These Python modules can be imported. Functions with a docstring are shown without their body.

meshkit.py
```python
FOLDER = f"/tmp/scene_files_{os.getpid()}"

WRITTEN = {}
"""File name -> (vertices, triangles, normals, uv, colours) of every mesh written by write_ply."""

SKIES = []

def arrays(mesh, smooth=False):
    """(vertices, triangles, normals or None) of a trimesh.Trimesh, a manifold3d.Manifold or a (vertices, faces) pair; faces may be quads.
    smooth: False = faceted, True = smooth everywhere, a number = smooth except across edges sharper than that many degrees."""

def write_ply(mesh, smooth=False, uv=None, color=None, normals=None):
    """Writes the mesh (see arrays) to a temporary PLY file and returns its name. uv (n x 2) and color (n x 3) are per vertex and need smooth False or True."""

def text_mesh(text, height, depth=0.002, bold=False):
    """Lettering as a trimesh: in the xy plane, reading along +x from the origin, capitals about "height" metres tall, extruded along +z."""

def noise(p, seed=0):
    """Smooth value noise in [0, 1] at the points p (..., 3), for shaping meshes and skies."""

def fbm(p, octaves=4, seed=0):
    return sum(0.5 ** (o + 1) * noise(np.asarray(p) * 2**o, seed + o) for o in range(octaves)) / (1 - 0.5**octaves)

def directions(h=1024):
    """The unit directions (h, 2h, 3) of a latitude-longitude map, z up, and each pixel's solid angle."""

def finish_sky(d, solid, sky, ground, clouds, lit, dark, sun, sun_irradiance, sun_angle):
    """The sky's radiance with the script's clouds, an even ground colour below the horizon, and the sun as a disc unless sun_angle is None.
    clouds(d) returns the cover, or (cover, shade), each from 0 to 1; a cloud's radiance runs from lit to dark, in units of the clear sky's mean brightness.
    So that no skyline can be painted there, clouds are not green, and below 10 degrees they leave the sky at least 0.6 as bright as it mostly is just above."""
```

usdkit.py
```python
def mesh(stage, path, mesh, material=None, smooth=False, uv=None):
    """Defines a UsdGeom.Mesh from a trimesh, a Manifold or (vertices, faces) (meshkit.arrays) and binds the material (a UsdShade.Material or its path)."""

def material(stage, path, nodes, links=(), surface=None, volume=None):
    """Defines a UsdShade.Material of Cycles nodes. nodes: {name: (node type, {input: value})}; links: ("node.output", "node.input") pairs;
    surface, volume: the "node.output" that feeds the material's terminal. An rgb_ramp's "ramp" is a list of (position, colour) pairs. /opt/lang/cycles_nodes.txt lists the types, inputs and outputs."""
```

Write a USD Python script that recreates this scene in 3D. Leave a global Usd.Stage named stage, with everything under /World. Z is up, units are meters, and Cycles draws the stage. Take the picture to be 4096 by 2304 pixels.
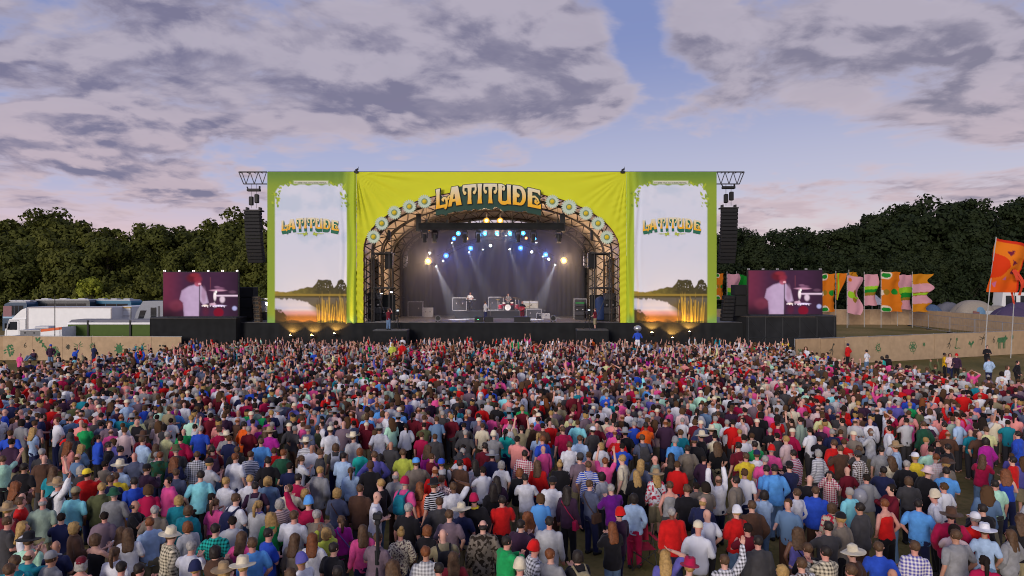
import math, random
import numpy as np, trimesh, manifold3d, shapely, usdkit, meshkit
from shapely import affinity
from shapely.geometry import Polygon, LineString, Point, box as sbox
from shapely.ops import unary_union
from pxr import Usd, UsdGeom, UsdLux, UsdShade, Gf, Sdf, Vt

stage = Usd.Stage.CreateInMemory()
UsdGeom.Xform.Define(stage, '/World')
stage.SetDefaultPrim(stage.GetPrimAtPath('/World'))

# ---- camera, sky, sun, exposure ------------------------------------------------
F, EYE, HOR = 2718.0, 6.4, 1135.0          # focal length and horizon in photo pixels (4096 wide), eye height in metres
EXPOSURE = 0.66
camera = UsdGeom.Camera.Define(stage, '/World/camera')
camera.CreateHorizontalApertureAttr(36.0); camera.CreateVerticalApertureAttr(20.25)
camera.CreateFocalLengthAttr(36 * F / 4096); camera.CreateVerticalApertureOffsetAttr(-(1152 - HOR) / 4096 * 36)
camera.CreateClippingRangeAttr((0.1, 5000.0))
camera.AddTranslateOp().Set((0, 0, EYE)); camera.AddRotateXOp().Set(90)
camera.CreateExposureAttr(EXPOSURE)
SUN_AZ, SUN_EL = math.radians(206), math.radians(12)
SUN_DIR = (math.sin(SUN_AZ) * math.cos(SUN_EL), math.cos(SUN_AZ) * math.cos(SUN_EL), math.sin(SUN_EL))
sun = UsdLux.DistantLight.Define(stage, '/World/sun')
sun.CreateNormalizeAttr(True); sun.CreateIntensityAttr(0.40); sun.CreateAngleAttr(22.0); sun.CreateColorAttr((1.0, .90, .81))
sun.AddTransformOp().Set(Gf.Matrix4d(Gf.Rotation(Gf.Vec3d(0, 0, 1), Gf.Vec3d(*SUN_DIR)), Gf.Vec3d(0)))

class Graph:
    """Collects Cycles nodes; every call returns 'node.output', and an argument may be a number, a colour or such an output."""
    def __init__(self): self.n, self.l = {}, []
    def add(self, kind, out, **kw):
        name = f'n{len(self.n)}'; given = {}
        for k, v in kw.items():
            if isinstance(v, str) and '.' in v and v.split('.')[0] in self.n: self.l.append((v, f'{name}.{k}'))
            else: given[k] = v
        self.n[name] = (kind, given)
        return f'{name}.{out}'
    def m(self, op, a, b=0.0, c=0.0, clamp=False): return self.add('math', 'value', math_type=op, value1=a, value2=b, value3=c, use_clamp=clamp)
    def step(self, v, lo, hi): return self.add('map_range', 'result', range_type='smoothstep', value=v, from_min=lo, from_max=hi, to_min=0.0, to_max=1.0, clamp=True)
    def mix(self, f, a, b, how='mix'): return self.add('mix_color', 'result', blend_type=how, fac=f, a=a, b=b)
    def bump2(self, u, v, cu, cv, ru, rv, amp):
        a = self.m('divide', self.m('subtract', u, cu), ru); b = self.m('divide', self.m('subtract', v, cv), rv)
        q = self.m('add', self.m('multiply', a, a), self.m('multiply', b, b))
        return self.m('multiply', self.m('exponent', self.m('multiply', q, -1.0)), amp)
g = Graph()
clear = g.add('sky_texture', 'color', sky_type='single_scattering', sun_disc=False, sun_elevation=SUN_EL, sun_rotation=SUN_AZ, air_density=1.0, aerosol_density=.6, ozone_density=2.5)
D = g.add('geometry', 'position')
sep = g.add('separate_xyz', 'x', vector=D).split('.')[0]
dx, dy, dz = sep + '.x', sep + '.y', sep + '.z'
clear = g.mix(1.0, clear, (1.10, .86, 1.18), 'multiply')
# thin evening veil towards the horizon: rose on the left, cream on the right, dusk blue higher up
side = g.step(g.add('math', 'value', math_type='arctan2', value1=dx, value2=dy), -.75, .75)
low = g.mix(side, (8.2, 5.6, 5.6), (7.4, 6.2, 5.6))
high = g.mix(side, (2.1, 2.7, 5.3), (2.3, 2.8, 5.1))
veil = g.mix(g.step(dz, .10, .36), g.mix(g.step(dz, .03, .15), low, g.mix(side, (4.4, 4.7, 6.7), (5.6, 5.4, 6.3))), high)
clear = g.mix(.85, clear, veil)
# clouds: noise on a flat layer seen in perspective
den = g.m('add', g.m('maximum', dz, 0.0), .16)
u = g.m('divide', dx, den); v = g.m('divide', dy, den)
P = g.add('combine_xyz', 'vector', x=u, y=v, z=0.37)
warp = g.add('noise_texture', 'color', vector=P, scale=.9, detail=3.0)
P2 = g.add('vector_math', 'vector', math_type='multiply_add', vector1=warp, vector2=(.55, .55, .3), vector3=P)
n1 = g.add('noise_texture', 'fac', vector=P2, scale=2.9, detail=11.0, roughness=.58)
n2 = g.add('noise_texture', 'fac', vector=g.add('vector_math', 'vector', math_type='add', vector1=P2, vector2=(.05, -.13, .04)), scale=2.9, detail=11.0, roughness=.58)
fine = g.add('noise_texture', 'fac', vector=P2, scale=4.5, detail=8.0, roughness=.62)
P3 = g.add('vector_math', 'vector', math_type='multiply_add', vector1=warp, vector2=(.22, .22, .2), vector3=P)
def billow(shift):
    q = g.add('vector_math', 'vector', math_type='add', vector1=P3, vector2=shift)
    return g.m('subtract', 1.0, g.add('voronoi_texture', 'distance', vector=q, dimensions='2D', feature='smooth_f1', scale=3.6, detail=2.0, roughness=.55, smoothness=.6, use_normalize=True))
b1, b2 = billow((0.0, 0.0, 0.0)), billow((.03, -.09, .03))
front = g.m('maximum', dy, .25)
U = g.m('divide', dx, front); V = g.m('divide', dz, front)
bias = 0.0
for cu, cv, ru, rv, amp in ((-.52, .33, .46, .14, .25), (-.04, .345, .21, .12, .26), (.19, .36, .055, .12, -.38), (.56, .34, .34, .14, .30), (.0, .27, .12, .05, .24), (.11, .265, .035, .028, .24), (.155, .29, .045, .03, .22), (-.19, .232, .07, .032, .18), (-.12, .29, .10, .04, .12),
                            (.02, .19, .45, .04, -.26), (.45, .195, .25, .04, -.26), (-.27, .205, .12, .03, -.12), (-.66, .22, .24, .06, .20), (-.60, .168, .22, .018, .16), (-.42, .135, .16, .012, .12), (.60, .140, .24, .022, .13), (.40, .12, .15, .012, .08), (.30, .20, .08, .012, .10), (.72, .24, .10, .02, .13)):
    bias = g.m('add', g.bump2(U, V, cu, cv, ru, rv, amp * .82), bias)
dens = g.m('add', g.m('add', g.m('add', n1, g.m('multiply', g.m('subtract', fine, .5), .16)), bias), g.m('multiply', g.m('subtract', b1, .64), .34))
cover = g.step(dens, .455, .67)
thick = g.step(dens, .48, .74)
lit = g.step(g.m('add', g.m('subtract', n1, n2), g.m('multiply', g.m('subtract', b1, b2), .55)), -.10, .11)
mott = g.step(g.m('add', g.m('multiply', fine, .6), g.m('multiply', n2, .4)), .40, .62)
shade = g.m('multiply', g.m('multiply', thick, g.m('multiply_add', mott, .30, .80)), g.m('subtract', 1.0, g.m('multiply', lit, .72)), 0.0, True)
warmth = g.step(dz, .08, .30)
bright = g.mix(warmth, (6.6, 5.2, 5.6), (5.1, 4.6, 5.4))
dark = g.mix(side, (1.85, 1.75, 2.75), (2.2, 2.05, 2.8))
cloud = g.mix(shade, bright, dark)
final = g.mix(g.m('multiply', cover, .94), clear, cloud)
out = g.add('background_shader', 'background', color=final, strength=.066)
sky_look = usdkit.material(stage, '/World/Looks/sky_look', g.n, g.l, surface=out)
dome = UsdLux.DomeLight.Define(stage, '/World/sky')
UsdShade.MaterialBindingAPI.Apply(dome.GetPrim()).Bind(sky_look)
dome.GetPrim().SetCustomDataByKey('kind', 'structure')
# ---- people: geometry kit --------------------------------------------------
MF = manifold3d.Manifold
_ico = trimesh.creation.icosphere(1, 1.0).vertices
_oct = np.array([(1,0,0),(-1,0,0),(0,1,0),(0,-1,0),(0,0,1),(0,0,-1)], float)
def ball(p, r, low=False):
    return (_oct if low else _ico) * r + np.asarray(p, float)
def limb(chain, low=False):
    out = []
    for (p, r), (q, s) in zip(chain[:-1], chain[1:]):
        out.append(MF.hull_points(np.vstack([ball(p, r, low), ball(q, s, low)])))
    return out
def rings(rows, n=12):
    a = np.arange(n) * 2 * math.pi / n
    rs = [np.stack([cx + rx * np.cos(a), cy + ry * np.sin(a), np.full(n, z)], 1) for z, cx, cy, rx, ry in rows]
    return [MF.hull_points(np.vstack([p, q])) for p, q in zip(rs[:-1], rs[1:])]
def union(parts):
    return MF.batch_boolean(parts, manifold3d.OpType.Add)
def to_tm(m):
    k = m.to_mesh()
    return trimesh.Trimesh(np.array(k.vert_properties[:, :3], float), np.array(k.tri_verts, int), process=False)
def smooth(m, edge=.075, it=7):
    t = to_tm(m.refine_to_length(edge))
    trimesh.smoothing.filter_taubin(t, lamb=.5, nu=.53, iterations=it)
    k = MF(manifold3d.Mesh(np.asarray(t.vertices, np.float32), np.asarray(t.faces, np.uint32)))
    k = k if k.num_tri() else m
    return k.simplify(.003)
ARMS = {  # elbow, wrist of the right arm (x > 0); the left one mirrors it; forward is +y
    'down': ((.255, -.03, 1.13), (.265, .05, .89)), 'fold': ((.27, .03, 1.15), (-.03, .21, 1.17)), 'pocket': ((.30, -.07, 1.15), (.20, .08, .95)),
    'hip': ((.40, -.06, 1.17), (.20, .02, 1.01)), 'up': ((.27, .08, 1.64), (.21, .12, 1.88)), 'clap': ((.27, .12, 1.23), (.05, .30, 1.34)),
    'cam': ((.27, .20, 1.35), (.09, .24, 1.60)), 'point': ((.33, .20, 1.50), (.42, .40, 1.70)), 'hold': ((.26, .0, 1.15), (.19, .25, 1.12)),
    'play': ((.30, .02, 1.18), (.10, .26, 1.06)), 'neck': ((.36, .06, 1.20), (.46, .26, 1.28)), 'head': ((.36, .10, 1.62), (.12, -.02, 1.74)), 'wave': ((.36, .05, 1.58), (.40, .12, 1.84)),
}
def pose_of(pose):
    r, l = (pose.split('+') + [pose.split('+')[0]])[:2]
    return r, l
def joints(pose, w):
    out = []
    for s, k in ((1, pose_of(pose)[0]), (-1, pose_of(pose)[1])):
        e, q = (np.array(v, float) for v in ARMS[k])
        S = np.array((.168 * w, -.005, 1.395))
        e[0] += .185 * (w - 1) - .02; q[0] += .1 * (w - 1)
        m = np.array((s, 1, 1))
        out.append((S * m, e * m, q * m))
    return out
def hand(W, E, s):
    d = W - E; d /= np.linalg.norm(d)
    side = np.cross(d, (0, 0, 1.0))
    side = np.array((s, 0, 0)) if np.linalg.norm(side) < .1 else side / np.linalg.norm(side)
    nrm = np.cross(side, d)
    parts = [MF.hull_points(np.vstack([ball(W, .028, True), W + d * .085 + side * .036 + nrm * .01, W + d * .085 - side * .036 + nrm * .01, W + d * .085 + side * .036 - nrm * .012, W + d * .085 - side * .036 - nrm * .012, W + d * .03 + side * .036, W + d * .03 - side * .034]))]
    for k, ln in zip((-1.5, -.5, .5, 1.5), (.062, .074, .07, .055)):
        a = W + d * .078 + side * .019 * k
        b = a + d * ln * .55 + nrm * .008; c = b + d * ln * .5 + nrm * .022
        parts += limb([(a, .0105), (b, .0095), (c, .008)], True)
    a = W + d * .03 + side * .03 * -s
    parts += limb([(a, .013), (a + d * .035 + side * -s * .024, .0115), (a + d * .065 + side * -s * .026 + nrm * .012, .009)], True)
    return union(parts)
def torso_rows(w, b, g=0.0):
    return [(.84, 0, 0, .15 * b + g, .105 * b + g), (.93, 0, -.01, .168 * b + g, .118 * b + g), (1.06, 0, 0, .148 * b + g, .105 * b + g), (1.20, 0, .005, .155 * w + g, .112 * b + g), (1.32, 0, 0, .170 * w + g, .112 * b + g), (1.405, 0, -.005, .160 * w + g * .7, .092 * b + g), (1.455, 0, -.012, .115 * w + g * .6, .074 + g * .7), (1.495, 0, -.012, .068 + g * .5, .062 + g * .5)]
def legs_of(st, g=0.0):
    out = []
    for s in (1, -1):
        y = st * s
        out.append([((.085 * s, 0, .86), .085 + g), ((.095 * s, .015 + .5 * y, .48), .058 + g), ((.10 * s, -.01 + y, .085), .042 + g)])
    return out
_cache = {}
def variant(pose='down', w=1.0, b=1.0, st=0.03, hands=True):
    """The bare body: one continuous surface."""
    key = ('body', pose, w, b, st, hands)
    if key in _cache: return _cache[key]
    parts = rings(torso_rows(w, b)) + rings([(1.44, 0, -.005, .062, .062), (1.50, 0, .004, .054, .056), (1.56, 0, .012, .052, .055)])
    head = np.array([(.074, .092, .108)]) * _ico + (0, .015, 1.635)
    parts.append(MF.hull_points(np.vstack([head, (.03, .088, 1.535), (-.03, .088, 1.535), (.045, .05, 1.54), (-.045, .05, 1.54)])))
    for c in legs_of(st): parts += limb(c)
    for s in (1, -1):
        y = st * s
        parts.append(MF.hull_points(np.vstack([ball((.10 * s, -.045 + y, .04), .036), ball((.105 * s, .12 + y, .03), .03), ball((.125 * s, .09 + y, .03), .03)])))
    for S, E, W in joints(pose, w): parts += limb([(S, .050), (E, .040), (W, .028)])
    m = smooth(union(parts))
    extra = [MF.hull_points(np.array([(.012, .098, 1.60), (-.012, .098, 1.60), (0, .128, 1.605), (0, .105, 1.65), (.006, .09, 1.65), (-.006, .09, 1.65)]))]
    for s in (1, -1): extra.append(MF.hull_points(np.array([(.068 * s, .0, 1.60), (.068 * s, .02, 1.66), (.088 * s, -.008, 1.655), (.086 * s, -.01, 1.625), (.070 * s, -.012, 1.64)])))
    if hands: extra += [hand(W, E, s) for (S, E, W), s in zip(joints(pose, w), (1, -1))]
    m = union([m] + extra)
    _cache[key] = to_tm(m)
    return _cache[key]
def top_of(kind, pose='down', w=1.0, b=1.0):
    """tee, long, tank, hoodie, jacket, dress"""
    key = ('top', kind, pose, w, b)
    if key in _cache: return _cache[key]
    g = .022 if kind in ('tee', 'tank') else .03 if kind in ('long', 'shirt', 'dress') else .04
    rows = torso_rows(w, b, g)
    low = {'jacket': .76, 'hoodie': .82, 'dress': .55, 'tank': .86}.get(kind, .80)
    first = (low, 0, 0, rows[0][3] + (.10 if kind == 'dress' else .012), rows[0][4] + (.10 if kind == 'dress' else .012))
    if kind == 'tank': rows = rows[:-3] + [(1.395, 0, -.005, .125 * w, .085 * b + g)]
    parts = rings([first] + rows[1:])
    for S, E, W in joints(pose, w):
        if kind == 'tank': continue
        r = g - .004
        if kind in ('tee', 'dress'):
            q = S + (E - S) * .72
            parts += limb([(S, .052 + r), (q, .054 + r)])
        else:
            parts += limb([(S, .052 + r), (E, .044 + r), (W - (W - E) * .06, .030 + r)])
    if kind in ('hoodie', 'jacket', 'shirt'):
        big = kind == 'hoodie'
        parts += limb([((.07, .03, 1.46), .03), ((.075, -.04, 1.47 - .01 * big), .032 + .02 * big), ((0, -.075, 1.46 - .02 * big), .036 + .028 * big), ((-.075, -.04, 1.47 - .01 * big), .032 + .02 * big), ((-.07, .03, 1.46), .03)])
    t = to_tm(smooth(union(parts), .062, 5))
    soft = {'tee': .032, 'tank': .02, 'long': .04, 'shirt': .045}.get(kind, .05)      # folds of the cloth
    t.vertices += t.vertex_normals * ((meshkit.noise(t.vertices * (11, 11, 7) + len(_cache), 5) - .5) * soft)[:, None]
    _cache[key] = t
    return _cache[key]
def bottom_of(kind, b=1.0, st=.03):
    key = ('bottom', kind, b, st)
    if key in _cache: return _cache[key]
    if kind == 'skirt':
        m = union(rings([(.42, 0, 0, .26, .22), (.80, 0, 0, .19 * b, .145 * b), (.98, 0, 0, .175 * b, .13 * b)]))
    else:
        parts = rings([(.80, 0, 0, .165 * b + .016, .115 * b + .02), (.90, 0, -.012, .172 * b + .016, .122 * b + .02), (1.0, 0, 0, .155 * b + .012, .11 * b + .012)])
        for c in legs_of(st, .026):
            if kind == 'shorts': c = [c[0], (np.array(c[1][0]) * (1, 1, .9) , c[1][1] + .02)]
            parts += limb(c)
        m = union(parts)
    _cache[key] = to_tm(smooth(m, .09, 5))
    return _cache[key]
def hair_of(kind):
    key = ('hair', kind)
    if key in _cache: return _cache[key]
    c = np.array((0, .0, 1.655))
    cap = MF.hull_points(_ico * (.088, .104, .10) + c)
    face = MF.hull_points(np.array([(x, y, z) for x in (-.07, .07) for y in (.055, .3) for z in (1.40, 1.70)]))
    under = MF.hull_points(np.array([(x, y, z) for x in (-.2, .2) for y in (-.3, .3) for z in (1.2, 1.585)]))
    if kind == 'short': m = cap - face - under
    elif kind == 'fringe':   # a ring of hair round a bald crown
        m = MF.hull_points(_ico * (.083, .098, .07) + (0, -.005, 1.61)) - MF.hull_points(np.array([(x, y, z) for x in (-.2, .2) for y in (.02, .3) for z in (1.4, 1.8)])) - MF.hull_points(np.array([(x, y, z) for x in (-.2, .2) for y in (-.3, .3) for z in (1.2, 1.575)]))
    elif kind == 'bob':
        m = MF.hull_points(np.vstack([_ico * (.105, .115, .105) + c, _ico * (.11, .085, .05) + (0, -.02, 1.56)])) - MF.hull_points(np.array([(x, y, z) for x in (-.072, .072) for y in (.05, .3) for z in (1.40, 1.70)]))
    elif kind in ('long', 'wavy'):
        wv = 1.25 if kind == 'wavy' else 1.0
        m = union([MF.hull_points(np.vstack([_ico * (.098 * wv, .11, .105) + c, _ico * (.115 * wv, .06, .06) + (0, -.06, 1.50)])), MF.hull_points(np.vstack([_ico * (.112 * wv, .055, .05) + (0, -.065, 1.50), _ico * (.100 * wv, .035, .03) + (0, -.125, 1.345)]))]) - MF.hull_points(np.array([(x, y, z) for x in (-.07, .07) for y in (.05, .3) for z in (1.40, 1.70)]))
    elif kind == 'tail':
        m = union([cap - face - under] + limb([((0, -.10, 1.69), .035), ((0, -.15, 1.62), .04), ((0, -.14, 1.45), .028), ((0, -.12, 1.36), .012)]))
    elif kind == 'bun':
        m = union([cap - face - under, MF.hull_points(_ico * .055 + (0, -.06, 1.765))])
    t = to_tm(smooth(m, .036, 3))
    if kind in ('wavy', 'bob', 'short', 'long', 'tail'):
        t.vertices += (meshkit.noise(t.vertices * (55, 55, 30), 8) - .5)[:, None] * .018 * (t.vertices - c) / .1
        t.vertices += (meshkit.noise(t.vertices * 22, 3) - .5)[:, None] * (.045 if kind == 'wavy' else .024) * (t.vertices - c) / .1
    _cache[key] = t
    return t
def hat_of(kind):
    key = ('hat', kind)
    if key in _cache: return _cache[key]
    def rev(rows, n=20):
        t = trimesh.creation.revolve(np.array(rows), sections=n); return t
    if kind in ('brim', 'cowboy', 'fedora', 'sunhat', 'bucket'):
        R, h = {'brim': (.20, .12), 'cowboy': (.205, .13), 'fedora': (.155, .12), 'sunhat': (.22, .11), 'bucket': (.15, .10)}[kind]
        t = rev([(0, h), (.055, h - .002), (.085, h - .025), (.097, .0), (.105, -.012), (R, -.02 if kind != 'bucket' else -.06), (R - .003, -.03 if kind != 'bucket' else -.068), (.094, -.022), (.088, -.01), (.078, h - .035), (0, h - .018)])
        v = t.vertices
        if kind == 'cowboy': v[:, 2] += np.maximum(0, np.abs(v[:, 0]) - .1) ** 2 * 7
        if kind in ('brim', 'sunhat'): v[:, 2] += -np.maximum(0, np.abs(v[:, 1]) - .1) ** 2 * 2 + .006 * np.sin(3 * np.arctan2(v[:, 1], v[:, 0]))
        if kind in ('fedora', 'cowboy'): v[:, 2] -= .03 * np.exp(-(v[:, 0] / .025) ** 2) * (v[:, 2] > h - .02)
        t.vertices = v
        t.apply_transform(trimesh.transformations.rotation_matrix(-.12, (1, 0, 0))); t.apply_translation((0, -.005, 1.70))
    elif kind in ('cap', 'flatcap'):
        t = rev([(0, .09), (.05, .082), (.082, .05), (.094, .0), (.096, -.02), (.09, -.02), (.086, 0), (.045, .075), (0, .082)])
        t.vertices[:, 1] *= 1.12
        a = np.linspace(-1.1, 1.1, 9)
        top = [(.09 * math.sin(x), .085 + .095 * math.cos(x), -.012 - .02 * math.cos(x)) for x in a] + [(.088 * math.sin(x), .06 + .03 * math.cos(x), 0) for x in a[::-1]]
        peak = to_tm(MF.hull_points(np.vstack([np.array(top), np.array(top) - (0, 0, .008)])))
        t = trimesh.util.concatenate([t, peak]); t.apply_translation((0, .0, 1.69))
    elif kind == 'beanie':
        t = rev([(0, .125), (.05, .112), (.085, .06), (.098, 0), (.104, -.03), (.104, -.055), (.092, -.055), (.086, 0), (.04, .10), (0, .11)]); t.vertices[:, 1] *= 1.1
        t.apply_transform(trimesh.transformations.rotation_matrix(-.2, (1, 0, 0))); t.apply_translation((0, -.01, 1.675))
    elif kind == 'hood':
        t = to_tm(smooth(union([MF.hull_points(_ico * (.115, .13, .13) + (0, -.01, 1.645)), MF.hull_points(np.vstack([_ico * (.11, .10, .06) + (0, -.02, 1.56), _ico * (.13, .08, .04) + (0, -.03, 1.47)]))]) - MF.hull_points(np.array([(x, y, z) for x in (-.07, .07) for y in (.06, .3) for z in (1.40, 1.71)])), .05, 3))
    _cache[key] = t
    return t
def pack_of(kind):
    key = ('pack', kind)
    if key in _cache: return _cache[key]
    if kind == 'pack':
        m = union([MF.hull_points(np.array([(x, y, z) for x in (-.135, .135) for y in (-.16, -.28) for z in (1.00, 1.30)] + [(x, -.18, 1.42) for x in (-.09, .09)] + [(x, -.25, 1.40) for x in (-.07, .07)])),
                   MF.hull_points(np.array([(x, y, z) for x in (-.11, .11) for y in (-.25, -.32) for z in (1.02, 1.17)]))] +
                  limb([((.10, -.17, 1.38), .022), ((.115, -.02, 1.475), .02), ((.12, .13, 1.38), .02), ((.125, .12, 1.2), .018)]) + limb([((-.10, -.17, 1.38), .022), ((-.115, -.02, 1.475), .02), ((-.12, .13, 1.38), .02), ((-.125, .12, 1.2), .018)]))
        t = to_tm(smooth(m, .08, 3))
    else:   # shoulder bag with its strap across the back
        m = union([MF.hull_points(np.array([(x, y, z) for x in (.16, .25) for y in (-.15, .10) for z in (.78, .98)] + [(.2, -.02, 1.02)]))] + limb([((.2, -.08, .98), .014), ((.06, -.155, 1.2), .014), ((-.09, -.13, 1.40), .014), ((-.10, -.02, 1.485), .014), ((-.02, .12, 1.36), .014), ((.2, .06, .98), .014)], True))
        t = to_tm(m)
    _cache[key] = t
    return t
def eyes_of():
    ps = [trimesh.Trimesh(*(lambda m: (m.vertices, m.faces))(trimesh.creation.icosphere(0, .011)), process=False).apply_translation((s * .03, .094, 1.64)) for s in (1, -1)]
    ps.append(trimesh.creation.box((.045, .012, .008)).apply_translation((0, .104, 1.563)))
    return trimesh.util.concatenate(ps)
def shoes_of(st=.03):
    key = ('shoes', st)
    if key not in _cache:
        _cache[key] = to_tm(union([MF.hull_points(np.vstack([ball((.10 * s, -.05 + st * s, .045), .05), ball((.105 * s, .14 + st * s, .035), .042), ball((.125 * s, .10 + st * s, .035), .04)])) for s in (1, -1)]))
    return _cache[key]

# ---- kit -------------------------------------------------------------------
rng = np.random.RandomState(11)
def lin(*c):
    """sRGB 0-255 to a linear colour."""
    c = np.asarray(c[0] if len(c) == 1 else c, float) / 255
    return tuple(float(v) for v in np.where(c <= .04045, c / 12.92, ((c + .055) / 1.055) ** 2.4))
def wx(px, Y): return (px - 2048) / F * Y
def wz(py, Y): return EYE + (HOR - py) / F * Y
_looks = {}
def look(name, colour, rough=.8, grain=.12, scale=6.0, metal=0.0, bump=0.0, spec=.3):
    """A principled material whose colour wanders a little."""
    if name in _looks: return _looks[name]
    c = np.array(colour, float)
    nodes = {'t': ('texture_coordinate', {}), 'n': ('noise_texture', {'scale': scale, 'detail': 5.0}), 'r': ('rgb_ramp', {'ramp': [(.25, tuple(c * (1 - grain))), (.75, tuple(np.minimum(c * (1 + grain), .95)))]}),
             'p': ('principled_bsdf', {'roughness': rough, 'metallic': metal, 'specular_ior_level': spec})}
    links = [('t.object', 'n.vector'), ('n.fac', 'r.fac'), ('r.color', 'p.base_color')]
    if bump:
        nodes['b'] = ('bump', {'strength': bump, 'distance': .02}); links += [('n.fac', 'b.height'), ('b.normal', 'p.normal')]
    _looks[name] = usdkit.material(stage, '/World/Looks/' + name, nodes, links, surface='p.BSDF')
    return _looks[name]
def glow(name, colour, strength):
    if name not in _looks:
        _looks[name] = usdkit.material(stage, '/World/Looks/' + name, {'e': ('emission', {'color': colour, 'strength': strength})}, surface='e.emission')
    return _looks[name]
def printed(name, rough=.7, emit=0.0, grain=.0, through=0.0):
    """Colour printed on the surface: comes from the mesh's own vertex colours."""
    if name in _looks: return _looks[name]
    nodes = {'a': ('attribute', {'attribute': 'tint'}), 'p': ('principled_bsdf', {'roughness': rough, 'specular_ior_level': .25})}
    links, surf = [('a.color', 'p.base_color')], 'p.BSDF'
    if emit:
        nodes['p'][1].update(emission_strength=emit, base_color=(.005, .005, .005), specular_ior_level=0.0); links = [('a.color', 'p.emission_color')]
    if through:
        nodes |= {'t': ('translucent_bsdf', {}), 'm': ('mix_closure', {'fac': through})}; links += [('a.color', 't.color'), ('p.BSDF', 'm.closure1'), ('t.BSDF', 'm.closure2')]; surf = 'm.closure'
    _looks[name] = usdkit.material(stage, '/World/Looks/' + name, nodes, links, surface=surf)
    return _looks[name]
_taken = {}
def path_for(name, parent='/World'):
    k = f'{parent}/{name}'; n = _taken.get(k, 0); _taken[k] = n + 1
    return k if n == 0 else f'{k}_{n:03d}'
def tag(prim, label=None, category=None, group=None, kind=None):
    prim = prim.GetPrim() if hasattr(prim, 'GetPrim') else prim
    for k, v in (('label', label), ('category', category), ('group', group), ('kind', kind)):
        if v: prim.SetCustomDataByKey(k, v)
    return prim
def thing(name, label, category, loc=(0, 0, 0), turn=0.0, group=None, scale=None, lean=None):
    x = UsdGeom.Xform.Define(stage, path_for(name))
    x.AddTranslateOp().Set(Gf.Vec3d(*map(float, loc)))
    if turn: x.AddRotateZOp().Set(float(turn))
    if lean: x.AddRotateXYZOp().Set(Gf.Vec3f(lean[0], lean[1], 0))
    if scale: x.AddScaleOp().Set(Gf.Vec3f(*([scale] * 3 if np.ndim(scale) == 0 else scale)))
    tag(x, label, category, group)
    return str(x.GetPath())
def part(name, parent, mesh, mat, smooth=False, tint=None, label=None, kind=None, normals=None):
    p = path_for(name, parent)
    me = usdkit.mesh(stage, p, mesh, mat, smooth=smooth)
    if normals is not None:
        me.CreateNormalsAttr(Vt.Vec3fArray.FromNumpy(np.asarray(normals, np.float32))); me.SetNormalsInterpolation('vertex')
    if tint is not None:
        UsdGeom.PrimvarsAPI(me).CreatePrimvar('tint', Sdf.ValueTypeNames.Color3fArray, 'vertex').Set(Vt.Vec3fArray.FromNumpy(np.asarray(tint, np.float32)))
    tag(me, label, kind=kind)
    return p
def single(name, mesh, mat, label, category, group=None, smooth=False, kind=None):
    return tag(stage.GetPrimAtPath(part(name, '/World', mesh, mat, smooth)), label, category, group, kind)
def ground_piece(name, mesh, mat):
    return tag(stage.GetPrimAtPath(part(name, '/World', mesh, mat)), kind='structure')
def cat(*ms):
    ms = [m for q in ms for m in (q if isinstance(q, (list, tuple)) else [q])]
    return trimesh.util.concatenate(ms) if len(ms) > 1 else ms[0]
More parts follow.
